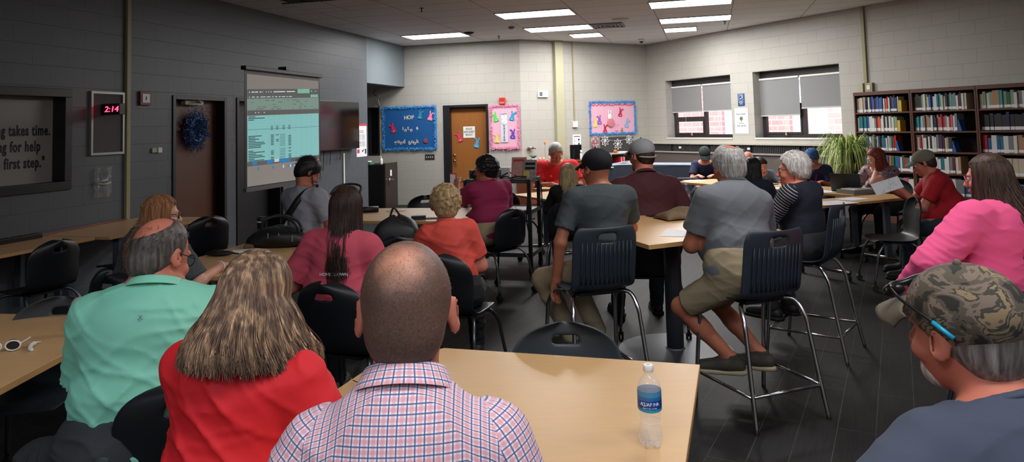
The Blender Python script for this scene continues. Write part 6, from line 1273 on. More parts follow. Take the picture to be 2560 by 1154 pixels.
# check shirt weave
k = NT('blue and pink check cotton'); at = k.n('Attribute'); at.attribute_name = 'weave'; sp = k.n('SeparateXYZ'); k.l(at.outputs['Vector'], sp.inputs[0])
def stripe(src, pitch, off, wd, soft):
    m1 = k.n('Math', operation='MULTIPLY_ADD'); m1.inputs[1].default_value = 1/pitch; m1.inputs[2].default_value = off+50; k.l(src, m1.inputs[0]); m2 = k.n('Math', operation='FRACT'); k.l(m1.outputs[0], m2.inputs[0]); m3 = k.n('Math', operation='SUBTRACT'); m3.inputs[1].default_value = .5; k.l(m2.outputs[0], m3.inputs[0]); m4 = k.n('Math', operation='ABSOLUTE'); k.l(m3.outputs[0], m4.inputs[0])
    mr = k.n('MapRange'); mr.inputs['From Min'].default_value = wd; mr.inputs['From Max'].default_value = wd+soft; mr.inputs['To Min'].default_value = 1; mr.inputs['To Max'].default_value = 0; k.l(m4.outputs[0], mr.inputs['Value']); return mr.outputs[0]
PT = .0158; cur = None
def over(cur, fac, col, st):
    mx = k.n('Mix', data_type='RGBA'); m_ = k.n('Math', operation='MULTIPLY'); m_.inputs[1].default_value = st; k.l(fac, m_.inputs[0]); k.l(m_.outputs[0], mx.inputs[0])
    if cur is None: mx.inputs[6].default_value = srgb(226, 218, 226)
    else: k.l(cur, mx.inputs[6])
    mx.inputs[7].default_value = srgb(*col); return mx.outputs[2]
for ax_ in (0, 1): cur = over(cur, stripe(sp.outputs[ax_], PT, 0, .16, .12), (206, 130, 140), .55)
for ax_ in (0, 1): cur = over(cur, stripe(sp.outputs[ax_], PT, .5, .055, .05), (52, 84, 134), .92)
k.l(cur, k.b.inputs['Base Color']); k.b.inputs['Roughness'].default_value = .8; CHECK = k.m
k = NT('navy with white stripes'); at = k.n('Attribute'); at.attribute_name = 'weave'; sp = k.n('SeparateXYZ'); k.l(at.outputs['Vector'], sp.inputs[0]); cur = over(None, stripe(sp.outputs[1], .019, 0, .5, .01), (16, 20, 34), 1); cur = over(cur, stripe(sp.outputs[1], .019, .5, .07, .05), (190, 190, 195), 1); k.l(cur, k.b.inputs['Base Color']); k.b.inputs['Roughness'].default_value = .85; STRIPE = k.m
# camouflage
k = NT('woodland camouflage twill'); tc = k.n('TexCoord'); mp = k.n('Mapping'); mp.inputs['Scale'].default_value = (1, 1, 1.6); k.l(tc.outputs['Object'], mp.inputs[0]); n1 = k.n('TexNoise'); n1.inputs['Scale'].default_value = 13; n1.inputs['Detail'].default_value = 5; n1.inputs['Distortion'].default_value = .9; k.l(mp.outputs[0], n1.inputs['Vector']); rp = k.n('ValToRGB'); rp.color_ramp.interpolation = 'CONSTANT'; e = rp.color_ramp.elements; e[0].color = srgb(36, 34, 30); e[1].position = .40; e[1].color = srgb(78, 70, 58)
for p_, c_ in ((.48, (110, 96, 84)), (.54, (56, 52, 44)), (.58, (128, 110, 82)), (.66, (84, 74, 62))): q = e.new(p_); q.color = srgb(*c_)
k.l(n1.outputs['Fac'], rp.inputs[0]); k.l(rp.outputs[0], k.b.inputs['Base Color']); k.b.inputs['Roughness'].default_value = .85; CAMO = k.m
k = NT('floral print'); tc = k.n('TexCoord'); n1 = k.n('TexNoise'); n1.inputs['Scale'].default_value = 22; n1.inputs['Detail'].default_value = 3; k.l(tc.outputs['Object'], n1.inputs['Vector']); rp = k.n('ValToRGB'); rp.color_ramp.interpolation = 'CONSTANT'; e = rp.color_ramp.elements; e[0].color = srgb(40, 44, 56); e[1].position = .42; e[1].color = srgb(110, 112, 124)
for p_, c_ in ((.5, (180, 120, 124)), (.56, (60, 64, 78)), (.62, (190, 90, 90))): q = e.new(p_); q.color = srgb(*c_)
k.l(n1.outputs['Fac'], rp.inputs[0]); k.l(rp.outputs[0], k.b.inputs['Base Color']); FLORAL = k.m
# 1 mint polo, back to the camera, at the left table
def pt(root, J):
    hair_shell(root, J, HM['darkgrey'], t=.007, front=.10, side_=-.02, crown=((-.012, -.070, .104), (.066, .074, .072)), disp=folds(.002, 3, 3)); wisps(root, J, HM['darkgrey'], 350, .014, 4, (-.5, .6), .010, .0010, crown_r=.07)
    V = Vol(); hp, Hh = J['hp'], J['Hh']; V.ell(hp(0, .055, -.078), (.050, .045, .040), Hh, .01); V.ell(hp(0, .09, -.02), (.08, .06, .045), Hh, .01, True); V.ell(hp(0, .10, -.064), (.022, .02, .008), Hh, .004, True); v, f = V.mesh(.006); np_mesh('beard', v, f, HM['grey'], root); specs(root, J, M['ink'], .0018)
    mb = MB(); p = J['tor'](0, -.150, .405)
    text('X', .022, M['steel'], J['shirt'], tuple(p+np.array([0, -.004, .0])), rot=(PI/2-.2, 0, 0), name='logo', ext=.0006)
MINT = cloth_mat('mint jersey', (128, 205, 180), rough=.6)
r, pel, J = person('person with a bald crown in a mint green polo shirt, seen from behind', (420, 547, 2.62), -10, .46, haz=24, hp=18, nk_=.105, lean=8, side=1, w=1.58, sw=1.10, belly=.10, skin='ruddy', legaz=-52, shirt=('polo', MINT), collar='polo', pants=cloth_mat('charcoal trousers', (44, 48, 54)), shoe=SH_D, LH=(-.16, .40, .78), RH=(.30, .42, .80), Lp=(-.3, -.4, -.9), sleeve=.75, h=.007, hsz=1.06, fold=.010, parts=pt, arm_r=1.2, slope=.03, shirt_len=.07, seed=3)
seatchair(CA, pel, -14, 'black chair under the person in the mint green polo', .10, .15)
# 2 red top, long blonde hair
def pt(root, J):
    long_hair(root, J, HM['blonde'], 5600, .175, 700, .165, sec=140, flare=.085, back=.02, r1=.0014, r2=.005, seed=5, wav=.013, jit=.06)
REDT = cloth_mat('scarlet knit', (205, 22, 34), rough=.75)
r, pel, J = person('person with long streaked blonde hair in a scarlet red top, seen from behind', (655, 629, 2.08), 14, .46, haz=20, hp=16, lean=10, side=4, w=1.25, sw=1.02, belly=.05, bust=.02, skin='pink', shirt=('top', REDT), pants=DK, LH=(.02, .38, .60), RH=(.30, .34, .775), sleeve=1.5, h=.007, fold=.010, parts=pt, arm_r=1.2, long_sleeve_r=1.12, seed=7, shirt_len=.10, slope=.02)
seatchair(CG, pel, 42, 'grey chair under the person in the scarlet red top', .03, -.02)
# 3 checked shirt, cropped hair
def pt(root, J):
    hp = J['hp']; cr = hp(0, -.078, .088)
    k = NT('cropped thinning hair'); tc = k.n('TexCoord'); vm = k.n('VectorMath', operation='DISTANCE'); vm.inputs[1].default_value = tuple(cr); k.l(tc.outputs['Object'], vm.inputs[0]); nz = k.n('TexNoise'); nz.inputs['Scale'].default_value = 260; nz.inputs['Detail'].default_value = 3; k.l(tc.outputs['Object'], nz.inputs['Vector']); n2 = k.n('TexNoise'); n2.inputs['Scale'].default_value = 26; k.l(tc.outputs['Object'], n2.inputs['Vector'])
    m0 = k.n('Math', operation='MULTIPLY_ADD'); m0.inputs[1].default_value = .05; k.l(n2.outputs['Fac'], m0.inputs[0]); k.l(vm.outputs['Value'], m0.inputs[2]); mr = k.n('MapRange'); mr.inputs['From Min'].default_value = .035; mr.inputs['From Max'].default_value = .088; mr.inputs['To Min'].default_value = .02; mr.inputs['To Max'].default_value = .88; k.l(m0.outputs[0], mr.inputs['Value'])
    ad = k.n('Math', operation='MULTIPLY_ADD'); ad.inputs[1].default_value = .5; ad.inputs[2].default_value = -.25; k.l(nz.outputs['Fac'], ad.inputs[0]); a2 = k.n('Math', operation='ADD'); a2.use_clamp = True; k.l(mr.outputs[0], a2.inputs[0]); k.l(ad.outputs[0], a2.inputs[1]); mx = k.n('Mix', data_type='RGBA'); mx.inputs[6].default_value = srgb(186, 128, 104); mx.inputs[7].default_value = srgb(64, 51, 45); k.l(a2.outputs[0], mx.inputs[0]); k.l(mx.outputs[2], k.b.inputs['Base Color']); k.b.inputs['Roughness'].default_value = .55
    bp = k.n('Bump'); bp.inputs['Strength'].default_value = .12; bp.inputs['Distance'].default_value = .001; k.l(nz.outputs['Fac'], bp.inputs['Height']); k.l(bp.outputs[0], k.b.inputs['Normal'])
    hair_shell(root, J, k.m, t=.004, front=.10, back=-.088, side_=-.03, h=.0055); q = mat('short brown stubble', (98, 78, 68), .6); wisps(root, J, q, 8000, .0035, 9, (.1, 1), .004, .0004, crown_r=.0, flow=(0, .3, .2), name='stubble')
r, pel, J = person('person with cropped hair in a blue and pink checked shirt, nearest the camera', (1016, 607, 1.46), -2, .46, haz=-3, hp=8, nk_=.125, lean=14, side=0, w=1.05, sw=.78, belly=.05, skin='ruddy', shirt=('shirt', CHECK), collar='dress', pants=DK, LH=(-.32, .34, .77), RH=(.24, .36, .77), sleeve=1.5, h=.006, hsz=1.12, fold=.005, parts=pt, sleeve_mat=CHECK, arm_r=1.15, long_sleeve_r=1.12, seed=11, Lp=(-.6, -.1, -.8), Rp=(.5, -.2, -.9), shirt_len=.10, slope=.045)
seatchair(CG, pel, 0, 'chair under the person in the checked shirt')
# 4 camouflage cap, profile at the lower right
def pt(root, J):
    hp, Hh = J['hp'], J['Hh']; hair_shell(root, J, hair_mat('grizzled hair', (84, 76, 70), (160, 154, 148)), t=.004, front=.05, back=-.088, side_=-.035, h=.005); c_ = cap(root, J, CAMO, mat('faded camouflage brim', (96, 88, 74), .85, noise=.25, nscale=30), h=.006, back=-.055, front=.045)
    V = Vol(); V.ell(hp(0, .055, -.078), (.052, .047, .044), Hh, .012); V.ell(hp(0, .10, -.012), (.09, .06, .040), Hh, .01, True); V.ell(hp(0, .108, -.064), (.022, .02, .008), Hh, .004, True); v, f = V.mesh(.006); np_mesh('beard', v, f, HM['white'], root)
    blk = mat('black frame', (14, 16, 20), .3); mb = MB()
    for s_ in (1, -1): mb.tube(smooth_path([hp(s_*.066, .094, .088), hp(s_*.090, .05, .072), hp(s_*.097, -.01, .045), hp(s_*.096, -.045, .022)]), .0035, 6)
    mb.tube(smooth_path([hp(-.066, .094, .088), hp(-.035, .112, .085), hp(0, .116, .082), hp(.035, .112, .085), hp(.066, .094, .088)]), .008, 6); mb.ball(hp(-.036, .112, .074), (.030, .012, .016), 12); mb.ball(hp(.036, .112, .074), (.030, .012, .016), 12); g = mb.build('sunglasses', blk, c_, smooth=True)
    for s_ in (1, -1): MB().ball(hp(s_*.034, .118, .088), np.array((.030, .008, .018)), 12).build('lens', M['screen_black'], g, smooth=True) if False else None
    cy = mat('cyan rubber', (20, 150, 185), .4); [tag(MB().tube([Vector(hp(s_*.098, -.012, .044)), Vector(hp(s_*.0965, -.048, .020))], .0048, 8).build('temple_tip', cy, g, smooth=True), 'cyan tip of the sunglasses arm') for s_ in (1, -1)]
    MB().ball(hp(0, -.135, .0), np.array((.03, .008, .012)), 8).build('adjuster', M['steel'], c_, smooth=True) if False else None
NV = cloth_mat('slate blue tee', (58, 66, 84))
r, pel, J = person('person in a camouflage cap with sunglasses on it and a slate blue T-shirt', (2392, 672, 1.52), -16, .46, haz=-24, hp=4, hr=-6, lean=18, w=1.15, sw=1.16, belly=.05, skin='ruddy', shirt=('tee', NV), pants=DK, LH=(-.42, .22, .62), Lp=(-1, -.2, -.4), RH=(.2, .35, .62), sleeve=.6, h=.0065, hsz=1.07, fold=.004, parts=pt, arm_r=1.15, seed=13, neck_f=.05)
seatchair(CG, pel, -14, 'chair under the person in the camouflage cap')
# 5 pink sweatshirt
def pt(root, J):
    long_hair(root, J, HM['midbrown'], 1900, .44, 450, .40, sec=130, flare=.06, back=.21, r1=.0022, r2=.007, seed=15, wav=.014); specs(root, J, mat('pink frame', (190, 120, 130), .3), .0022)
PINK = cloth_mat('hot pink fleece', (240, 90, 144), rough=.9)
r, pel, J = person('person with very long brown hair and glasses in a hot pink sweatshirt', (2462, 386, 3.92), -30, .46, haz=-46, hp=8, lean=4, side=9, w=1.5, sw=1.2, slope=.02, belly=.05, bust=.02, skin='pink', legaz=165, shirt=('sweatshirt', PINK), pants=cloth_mat('burgundy trousers', (96, 14, 34)), LH=(-.34, .34, .66), Lp=(-1, -.3, -.2), RH=(.2, .36, .62), sleeve=1.5, h=.008, fold=.009, parts=pt, arm_r=1.3, long_sleeve_r=1.15, seed=17, eyes=True, shirt_len=.10)
seatchair(CA, pel, -44, 'black chair under the person in the hot pink sweatshirt', .03)
# 6 grey tee, white hair, tall chair
def pt(root, J):
    hair_shell(root, J, HM['grey'], t=.016, front=.085, side_=-.02, back=-.088, crown=((.01, -.055, .128), (.055, .065, .05)), disp=folds(.003, 5, 2.5)); wisps(root, J, HM['grey'], 450, .018, 6, (-.5, .8), .016, .0010, crown_r=.06)
GR = cloth_mat('heather grey jersey', (108, 112, 118), .05)
r, pel, J = person('person with white hair in a grey T-shirt and khaki shorts on a tall chair', (1816, 364, 4.38), -20, .65, haz=-12, hp=12, lean=14, side=7, w=1.36, sw=1.12, slope=.03, shirt_len=.17, nk_=.125, belly=.08, skin='tan', legaz=-72, shirt=('tee', GR), pants=KH, shorts=True, shoe=SH_T, LH=(-.05, .40, .95), RH=(.22, .42, .95), sleeve=.72, feet=[(-.02, .10, .24), (.22, .14, .22)], h=.0075, hsz=1.05, fold=.0045, parts=pt, arm_r=1.15, seed=19, spread=6, knees=[(-1.0, 1, .4), (-.2, 1, .4)])
seatchair(CT, pel, -21, 'tall slate chair under the person in the grey T-shirt and khaki shorts', .03, .04)
# 7 charcoal tee, black cap, tall chair
def pt(root, J):
    cap(root, J, mat('black cotton cap', (14, 16, 22), .85), back=-.04, front=.04, opening=False); specs(root, J, mat('brown red frame', (90, 34, 34), .4), .002)
CH = cloth_mat('charcoal jersey', (60, 67, 70), .05)
r, pel, J = person('person in a black cap and charcoal T-shirt on a tall chair', (1488, 374, 4.62), -14, .65, haz=-34, hp=8, lean=6, w=1.05, sw=1.12, belly=.05, skin='tan', legaz=-48, shirt=('tee', CH), pants=KH, shoe=SH_T, LH=(-.30, .06, .66), RH=(.2, .42, .95), sleeve=.72, feet=[(-.16, .22, .26), (.04, .28, .26)], h=.0085, fold=.005, parts=pt, seed=21, spread=10)
seatchair(CT, pel, -17, 'tall slate chair under the person in the black cap and charcoal T-shirt', .02, -.10)
# 8 maroon shirt, grey trucker cap
def pt(root, J):
    hair_shell(root, J, HM['brown'], t=.008, front=.05, back=-.085, side_=-.02); c_ = cap(root, J, mat('grey mesh cap', (140, 142, 146), .8, bump=.5, bscale=260, bdist=.002), mat('grey brim', (96, 98, 102), .8), opening=True, back=-.035, front=.04)
    hp, Hh = J['hp'], J['Hh']; mb = MB(); mb.tube([Vector(hp(.090*math.sin(a), -.012-.110*math.cos(a), -.022+.045*(1-math.cos(a))*.5)) for a in np.linspace(-1.1, 1.1, 14)], .007, 6); mb.build('strap', mat('pale strap', (150, 150, 152), .7), c_, smooth=True)
    V = Vol(); V.ell(hp(0, .06, -.085), (.05, .045, .048), Hh, .012); V.ell(hp(0, .10, -.012), (.09, .06, .040), Hh, .01, True); v, f = V.mesh(.008); np_mesh('beard', v, f, hair_mat('ginger beard', (110, 70, 46), (150, 100, 70)), root)
r, pel, J = person('broad person in a grey mesh cap and maroon shirt at the high table', (1602, 349, 5.95), -6, .50, haz=-32, hp=6, lean=12, w=1.35, sw=1.12, slope=.03, belly=.12, skin='ruddy', shirt=('shirt', cloth_mat('maroon jersey', (62, 16, 24))), pants=JN, shoe=SH_D, LH=(-.2, .36, .93), RH=(.22, .34, .93), sleeve=.7, h=.009, fold=.005, parts=pt, seed=23, arm_r=1.3, collar='polo', hsz=1.06)
seatchair(CA, pel, 10, 'black chair under the person in the maroon shirt, behind the high table', .03)
# 9 white haired woman with striped sleeves
def pt(root, J):
    hair_shell(root, J, HM['white'], t=.024, front=.075, side_=-.035, back=-.075, disp=folds(.005, 8, 2.0)); wisps(root, J, HM['white'], 500, .03, 12, (-.5, 1), .024, .001); specs(root, J, mat('dark red frame', (80, 30, 40), .3), .002)
    MB().tube([Vector(J['hp'](-.084, -.002, -.036)), Vector(J['hp'](-.084, -.002, -.066))], .004, 6).build('earring', mat('dark red bead', (110, 30, 40), .3), root)
NVY = cloth_mat('navy knit', (18, 22, 38))
r, pel, J = person('white-haired person with glasses in a navy top with white striped sleeves', (1982, 382, 5.25), -38, .62, haz=-66, hp=4, lean=8, w=1.15, sw=1.0, belly=.04, bust=.02, skin='pink', shirt=('top', NVY), pants=DK, LH=(-.10, .40, .93), RH=(.16, .4, .93), sleeve=1.5, sleeve_mat=STRIPE, h=.009, fold=.003, parts=pt, seed=25, eyes=True, shoe=SH_D, feet=[(-.1, .26, .26), (.12, .26, .26)], arm_r=1.2)
seatchair(CT, pel, -52, 'tall slate chair under the white-haired person with striped sleeves', .08)
# 10 boy in grey tee
def pt(root, J):
    hair_shell(root, J, HM['black'], t=.016, front=.035, side_=-.055, back=-.10, disp=folds(.005, 9, 2.0)); wisps(root, J, HM['black'], 400, .03, 14, (-.5, 1), .020, .0012)
    tor = J['tor']; mb = MB(); pts = [tor(-.17, -.02, .02), tor(-.155, -.12, .12), tor(-.06, -.145, .25), tor(.03, -.135, .36), tor(.075, -.09, .45), tor(.085, -.01, .49), tor(.08, .07, .45), tor(.03, .13, .34)]; P_ = smooth_path([tuple(p) for p in pts], 5); vs = []; 
    for i, p in enumerate(P_):
        t = (P_[min(i+1, len(P_)-1)]-P_[max(i-1, 0)]).normalized(); o_ = (p-Vector(tor(0, 0, p.z-J['P'][2] if False else (p.z-J['P'][2])/J['sc']))); o_ = o_.normalized(); s_ = t.cross(o_).normalized(); vs += [p-s_*.026+o_*.012, p+s_*.026+o_*.012]
    mb.add(vs, [(2*i, 2*i+1, 2*i+3, 2*i+2) for i in range(len(P_)-1)]); q = mb.build('shoulder_strap', M['nylon'], root, smooth=True); q.modifiers.new('s', 'SOLIDIFY').thickness = .008
    hp = J['hp']; MB().tube(smooth_path([hp(.04, .10, -.06), hp(.055, .085, -.08), hp(.075, .03, -.02)]), .004, 6).build('headset_boom', M['ink'], root, smooth=True); MB().ball(hp(.03, .125, -.062), .016, 10).build('microphone', M['ink'], kids(root)[-1], smooth=True)
r, pel, J = person('dark-haired person in a light grey T-shirt with a black strap across the back', (787, 397, 6.2), 34, .46, haz=58, hp=34, lean=2, w=.92, sw=.98, belly=0, skin='tan', shirt=('tee', cloth_mat('light grey jersey', (150, 152, 162), .04)), pants=JN, shoe=SH_G, LH=(-.05, .36, .80), RH=(.18, .34, .78), sleeve=.62, h=.009, fold=.005, parts=pt, seed=27)
seatchair(CA, pel, 34, 'black chair under the person with the black shoulder strap')
# 11 dark brown hair, rose tee
def pt(root, J):
    long_hair(root, J, HM['brown'], 1500, .36, 320, .34, sec=124, flare=.0, back=.13, r1=.0022, r2=.007, seed=31, wav=.012)
    hp = J['hp']; mb = MB(); mb.tube(smooth_path([hp(.085, -.03, .08), hp(.07, .04, .125), hp(.0, .065, .142), hp(-.07, .04, .125), hp(-.085, -.03, .08)]), .007, 6); mb.build('sunglasses', M['ink'], root, smooth=True)
    text('WOODWARD ACADEMY', .016, M['white'], J['shirt'], tuple(J['tor'](.06, -.135, .315)), rot=(PI/2-.1, 0, 0), name='lettering', ext=.0008) if False else text('HOMEGROWN', .024, M['white'], J['shirt'], tuple(J['tor'](.03, -.150, .25)), rot=(PI/2, 0, 0), name='lettering', ext=.001)
ROSE = cloth_mat('rose jersey', (200, 78, 98))
r, pel, J = person('person with long dark brown hair in a rose red T-shirt with small white print', (866, 466, 4.22), 8, .46, haz=4, hp=8, lean=10, side=4, w=1.26, sw=.92, slope=.02, belly=.05, bust=.02, skin='pink', shirt=('tee', ROSE), pants=DK, shoe=SH_G, LH=(-.14, .28, .78), RH=(.18, .36, .74), sleeve=.8, h=.0085, fold=.008, parts=pt, seed=33, arm_r=1.3, Lp=(-.6, -.1, -.8), shirt_len=.12)
seatchair(CA, pel, 22, 'black chair under the person with long dark brown hair', .04, .14)
# 12 curly blonde, coral tee
def pt(root, J): hair_shell(root, J, HM['curly'], t=.022, front=.06, side_=-.045, back=-.085, lumps=190, seed=3, disp=folds(.004, 10, 2.5), h=.006); wisps(root, J, HM['curly'], 600, .028, 16, (-.5, 1), .032, .0011)
r, pel, J = person('person with short curly blonde hair in a coral T-shirt', (1112, 467, 4.88), -6, .44, haz=-12, hp=6, lean=8, side=-6, w=1.12, sw=.86, belly=.04, skin='pink', shirt=('tee', cloth_mat('coral jersey', (214, 78, 66))), pants=DK, shoe=SH_D, LH=(-.20, .34, .74), RH=(.10, .30, .60), sleeve=.75, h=.0085, fold=.009, parts=pt, seed=35, arm_r=1.2, bust=.02)
seatchair(CA, pel, 22, 'black chair under the person with curly blonde hair', .06)
# 13 raspberry tee holding a phone
def pt(root, J):
    hair_shell(root, J, HM['black'], t=.022, front=.062, side_=-.03, back=-.085, lumps=170, seed=5, lr=(.012, .02), disp=folds(.004, 12, 2.5)); specs(root, J, M['ink'], .0025); w_ = J['arms'][-1][1]; 
r, pel, J = person('heavy-set person with black curly hair in a raspberry T-shirt holding up a phone', (1214, 391, 7.25), -40, .47, haz=-74, hp=4, lean=6, w=1.42, sw=1.12, belly=.12, skin='tan', shirt=('tee', cloth_mat('raspberry jersey', (150, 34, 80))), pants=KH, shoe=SH_D, LH=(-.10, .44, 1.05), RH=(.16, .36, .70), sleeve=.72, h=.0095, fold=.005, parts=pt, seed=37, arm_r=1.3, eyes=True, hsz=1.08, curl=35)
wr = J['arms'][-1][1]; ca, sa = math.cos(R(40)), math.sin(R(40)); lw = r.location; wx = wr+np.array([.0, .075, .0]); thing('phone', (lw.x+wx[0]*ca-wx[1]*sa, lw.y+wx[0]*sa+wx[1]*ca, wx[2]), R(-20), 'phone held up by the person in the raspberry T-shirt', 'phone', [('case', MB().box((-.036, -.005, -.02), (.036, .005, .10)), M['b_crimson']), ('screen', MB().box((-.030, -.007, -.012), (.030, -.005, .09)), M['paper'])])
seatchair(CA, pel, -48, 'black chair on casters under the person holding up a phone', .0)
# 14 bright red polo facing the camera
def pt(root, J):
    hair_shell(root, J, HM['grey'], t=.014, front=.068, side_=-.01, back=-.08, disp=folds(.003, 14, 2.5)); specs(root, J, M['steel'], .0018); text('A', .045, M['white'], J['shirt'], tuple(J['tor'](.085, .135+.02, .33)), rot=(PI/2, 0, PI), name='emblem', ext=.002)
r, pel, J = person('heavy-set grey-haired person in a bright red polo looking down, facing the camera', (1391, 360, 10.6), 176, .46, haz=170, hp=28, lean=12, w=1.55, sw=1.38, belly=.12, skin='ruddy', shirt=('polo', cloth_mat('bright red polo', (214, 26, 36))), collar='polo', pants=JN, shoe=SH_D, LH=(-.18, .40, .78), RH=(.10, .42, .78), sleeve=.75, h=.010, fold=.004, parts=pt, seed=39, arm_r=1.5, eyes=True, hsz=1.2)
seatchair(CA, pel, 176, 'chair under the person in the bright red polo')
# 15 blonde in black
def pt(root, J): long_hair(root, J, HM['blond2'], 700, .28, 250, .25, sec=125, flare=.02, back=.05, r1=.003, r2=.008, seed=41, wav=.008)
r, pel, J = person('person with straight blonde hair in a black top, seen from behind', (1420, 409, 7.7), 6, .46, haz=4, hp=4, lean=4, w=.98, sw=.94, belly=0, skin='light', shirt=('top', cloth_mat('black knit', (14, 14, 17))), pants=DK, shoe=SH_D, LH=(-.18, .36, .76), RH=(.18, .36, .76), sleeve=1.5, h=.0095, parts=pt, seed=43)
seatchair(CA, pel, 6, 'black chair under the blonde person in the black top')
# 16 navy polo, dark cap, writing
def pt(root, J): hair_shell(root, J, HM['darkgrey'], t=.004, front=.05, back=-.07, side_=-.02); cap(root, J, mat('dark teal cap', (30, 42, 44), .85), back=-.03, front=.04)
r, pel, J = person('person in a dark cap and navy polo writing at the table under the windows', (1762, 371, 11.45), 196, .46, haz=188, hp=38, lean=24, w=1.0, sw=1.0, belly=.02, skin='fair', shirt=('polo', cloth_mat('navy polo', (24, 34, 66))), collar='polo', pants=DK, LH=(-.12, .50, .77), RH=(.10, .52, .77), sleeve=.75, h=.010, parts=pt, seed=45, eyes=True)
seatchair(CA, pel, 196, 'chair under the person in the dark cap and navy polo')
# 17 bald head behind
def pt(root, J): hair_shell(root, J, HM['grey'], t=.006, front=.10, crown=((0, .02, .11), (.07, .09, .09)))
r, pel, J = person('bald person mostly hidden behind the person with white hair', (1868, 379, 11.1), 205, .46, haz=205, hp=14, lean=18, w=1.0, skin='pink', shirt=('shirt', cloth_mat('red white shirt', (150, 60, 60))), pants=DK, sleeve=.75, h=.011, parts=pt, seed=47, eyes=True, LH=(-.16, .42, .78), RH=(.16, .42, .78))
seatchair(CA, pel, 205, 'chair under the mostly hidden bald person')
# 18 dark hair, navy top
def pt(root, J): long_hair(root, J, HM['black'], 450, .15, 200, .13, sec=125, flare=.01, back=.03, r1=.004, r2=.009, seed=51, wav=.006)
r, pel, J = person('person with black shoulder-length hair between the grey T-shirt and the striped sleeve', (1878, 394, 7.6), 20, .46, haz=30, hp=8, lean=14, w=.98, sw=.96, skin='tan', shirt=('top', cloth_mat('dark navy top', (22, 28, 50))), pants=DK, sleeve=.8, h=.010, parts=pt, seed=53, LH=(-.16, .40, .76), RH=(.16, .40, .76))
seatchair(CA, pel, 20, 'black chair under the person with black shoulder-length hair')
# 19 grey jacket, brown hair
def pt(root, J): long_hair(root, J, HM['brown'], 400, .13, 160, .12, sec=110, flare=.01, back=.03, r1=.004, r2=.009, seed=55, wav=.006)
r, pel, J = person('person with brown hair in a pale grey jacket leaning over the table', (1905, 394, 10.3), 208, .46, haz=140, hp=24, lean=24, w=1.0, sw=.98, skin='light', shirt=('jacket', cloth_mat('pale blue grey jacket', (104, 116, 130))), pants=DK, sleeve=1.5, h=.010, parts=pt, seed=57, eyes=True, LH=(-.34, .40, .77), RH=(.10, .42, .77), collar='polo')
seatchair(CA, pel, 208, 'chair under the person in the pale grey jacket')
# 20 blue cap, navy polo with red lanyard
def pt(root, J):
    hair_shell(root, J, HM['brown'], t=.006, front=.05, back=-.07, side_=-.02); cap(root, J, mat('blue cotton cap', (50, 96, 150), .85), back=-.03, front=.04); tor = J['tor']
    mb = MB(); mb.tube(smooth_path([tuple(tor(-.07, .05, .47)), tuple(tor(-.05, .125, .36)), tuple(tor(-.01, .15, .2))]), .006, 5); mb.tube(smooth_path([tuple(tor(.07, .05, .47)), tuple(tor(.05, .125, .36)), tuple(tor(-.01, .15, .2))]), .006, 5); mb.build('lanyard', M['b_crimson'], root, smooth=True)
r, pel, J = person('person in a blue cap and navy polo with a red lanyard, looking down', (2022, 376, 9.85), 212, .46, haz=235, hp=36, lean=20, w=1.1, sw=1.1, belly=.04, skin='ruddy', shirt=('polo', cloth_mat('navy blue polo', (26, 32, 66))), collar='polo', pants=DK, sleeve=.75, h=.0095, parts=pt, seed=59, eyes=True, LH=(-.16, .44, .77), RH=(.14, .42, .77), arm_r=1.2)
seatchair(CA, pel, 212, 'black chair under the person in the blue cap')
# 21 auburn hair, floral blouse
def pt(root, J): long_hair(root, J, HM['red'], 600, .28, 250, .25, sec=118, flare=.01, back=.04, r1=.0032, r2=.008, seed=61, wav=.008)
r, pel, J = person('person with long auburn hair in a floral blouse resting chin on hand', (2180, 371, 8.85), 238, .46, haz=276, hp=22, lean=20, w=1.12, sw=1.02, bust=.03, skin='light', shirt=('blouse', FLORAL), pants=DK, sleeve=.62, h=.0085, parts=pt, seed=63, eyes=True, LH=(-.02, .20, 1.02), RH=(.22, .44, .77), arm_r=1.2, Lp=(-.2, .8, -1), curl=50)
seatchair(CA, pel, 238, 'black chair under the person with long auburn hair')
# 22 red polo, tan cap, holding a sheet
def pt(root, J):
    hair_shell(root, J, HM['brown'], t=.008, front=.05, back=-.08, side_=-.02); cap(root, J, mat('stone cotton cap', (112, 106, 92), .85), back=-.03, front=.045)
r, pel, J = person('person in a stone-coloured cap and dark red polo reading a sheet of paper', (2298, 378, 7.35), -66, .46, haz=-60, hp=22, lean=24, w=1.4, sw=1.2, belly=.12, skin='ruddy', shirt=('polo', cloth_mat('crimson polo', (168, 16, 30))), collar='polo', pants=JN, shoe=SH_D, sleeve=.7, h=.0085, parts=pt, seed=65, eyes=True, LH=(-.08, .46, .86), RH=(.16, .54, .84), shirt_len=.16, arm_r=1.1, curl=30, Rp=(.6, -.3, -.9))
SP = aty(2218, 464, 7.05); q = thing('paper_sheet', tuple(SP), 0, 'large white sheet with a sketch held up by the person in the stone cap', 'paper', [('sheet', MB().box((-.15, -.001, -.06), (.15, .001, .06)), M['paper'])]); q.rotation_euler = (R(-25), R(-14), R(8))
mb = MB(); rr = random.Random(2); [mb.tube([(a, -.003, b), (a+rr.uniform(-.05, .05), -.003, b+rr.uniform(-.04, .04))], .0012, 4) for a, b in [(rr.uniform(-.05, .08), rr.uniform(-.03, .03)) for _ in range(9)]]; mb.build('sketch', M['steel'], q); tag(kids(q)[-1], kind='stuff')
seatchair(CA, pel, -66, 'black chair under the person in the stone cap', .02)
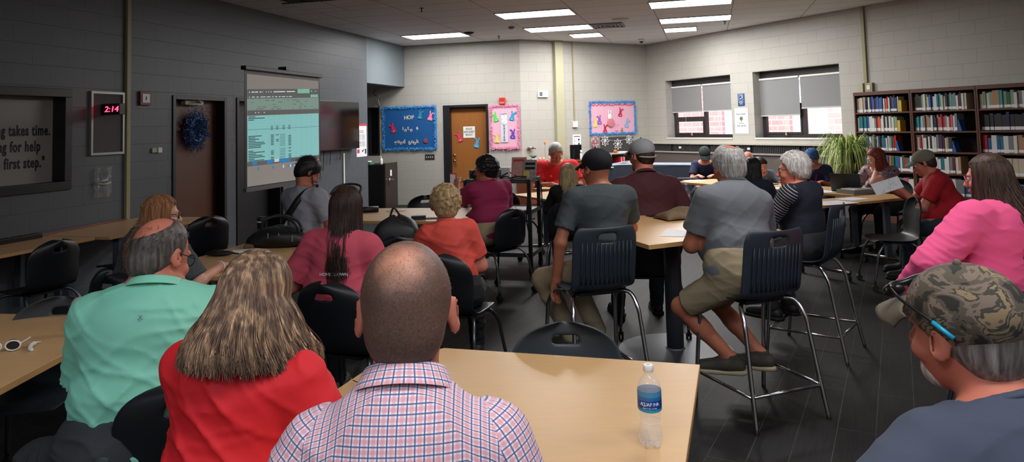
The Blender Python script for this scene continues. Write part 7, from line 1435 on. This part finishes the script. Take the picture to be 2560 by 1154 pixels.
# 23 strawberry blonde with hair clip
def pt(root, J):
    long_hair(root, J, HM['straw'], 1100, .27, 300, .25, sec=118, flare=.02, back=.08, r1=.002, r2=.006, seed=71, wav=.008); specs(root, J, mat('maroon frame', (70, 24, 30), .3), .003)
    hp = J['hp']; mb = MB(); [mb.ball(hp(x, -.115, .05+z), .008, 6) for x, z in ((-.02, 0), (0, .008), (.02, 0), (.01, -.012), (-.01, -.012))]; mb.build('hair_clip', mat('gold clip', (190, 160, 90), .3, .8), root, smooth=True)
    MB().tube([Vector(J['arms'][1][1]+np.array([.036*math.cos(a), .0, .036*math.sin(a)])) for a in np.linspace(0, 2*PI, 16)[:-1]], .004, 5, closed=True).build('bracelet', M['white'], root, smooth=True)
r, pel, J = person('strawberry blonde person with glasses in a dark grey flecked sweater', (405, 487, 4.55), 22, .46, haz=58, hp=6, lean=10, w=1.15, sw=1.02, bust=.02, skin='light', shirt=('sweater', mat('flecked grey knit', (74, 78, 80), .9, noise=.7, nscale=90, stretch=(1, 1, 3))), pants=DK, shoe=SH_D, sleeve=.9, h=.008, parts=pt, seed=73, eyes=True, LH=(-.18, .3, .70), RH=(.24, .36, .77), arm_r=1.2, curl=8)
seatchair(CA, pel, 22, 'black chair under the strawberry blonde person')
for _p in (CA, CG, CT):
    if _p.name not in used: pass
# the light of the room: lamps above and behind the camera position, and daylight outside
def lamp_panels():
    for (x, y, pw, l) in ((-.3, 5.4, 0, ''),): pass
for i, (x, y, pw, l) in enumerate(((1.6, 4.2, 21, 'lit ceiling panel above the high table, out of the photo'), (.6, .9, 20, 'lit ceiling panel over the nearest table, out of the photo'), (3.8, 1.2, 16, 'lit ceiling panel over the camouflage cap, out of the photo'), (-1.6, -.8, 17, 'lit ceiling panel behind the mint green polo, out of the photo'))):
    u, v_ = cgrid((x, y)); panel(u, v_, 1.2, .6, l, power=pw)
wd = bpy.data.worlds.new('sky'); bpy.context.scene.world = wd; wd.use_nodes = True; bg = wd.node_tree.nodes['Background']; sky = wd.node_tree.nodes.new('ShaderNodeTexSky')
try: sky.sky_type = 'NISHITA'; sky.sun_elevation = R(50); sky.sun_rotation = R(200); sky.sun_disc = False
except Exception: pass
wd.node_tree.links.new(sky.outputs[0], bg.inputs[0]); bg.inputs[1].default_value = .5
sun = bpy.data.lights.new('sun', 'SUN'); sun.energy = 6; sun.angle = R(2); so = bpy.data.objects.new('sun', sun); C.objects.link(so); dvec = Vector((.75, .35, -.9)); so.rotation_euler = dvec.to_track_quat('-Z', 'Y').to_euler()
bpy.context.scene.view_settings.exposure = .35
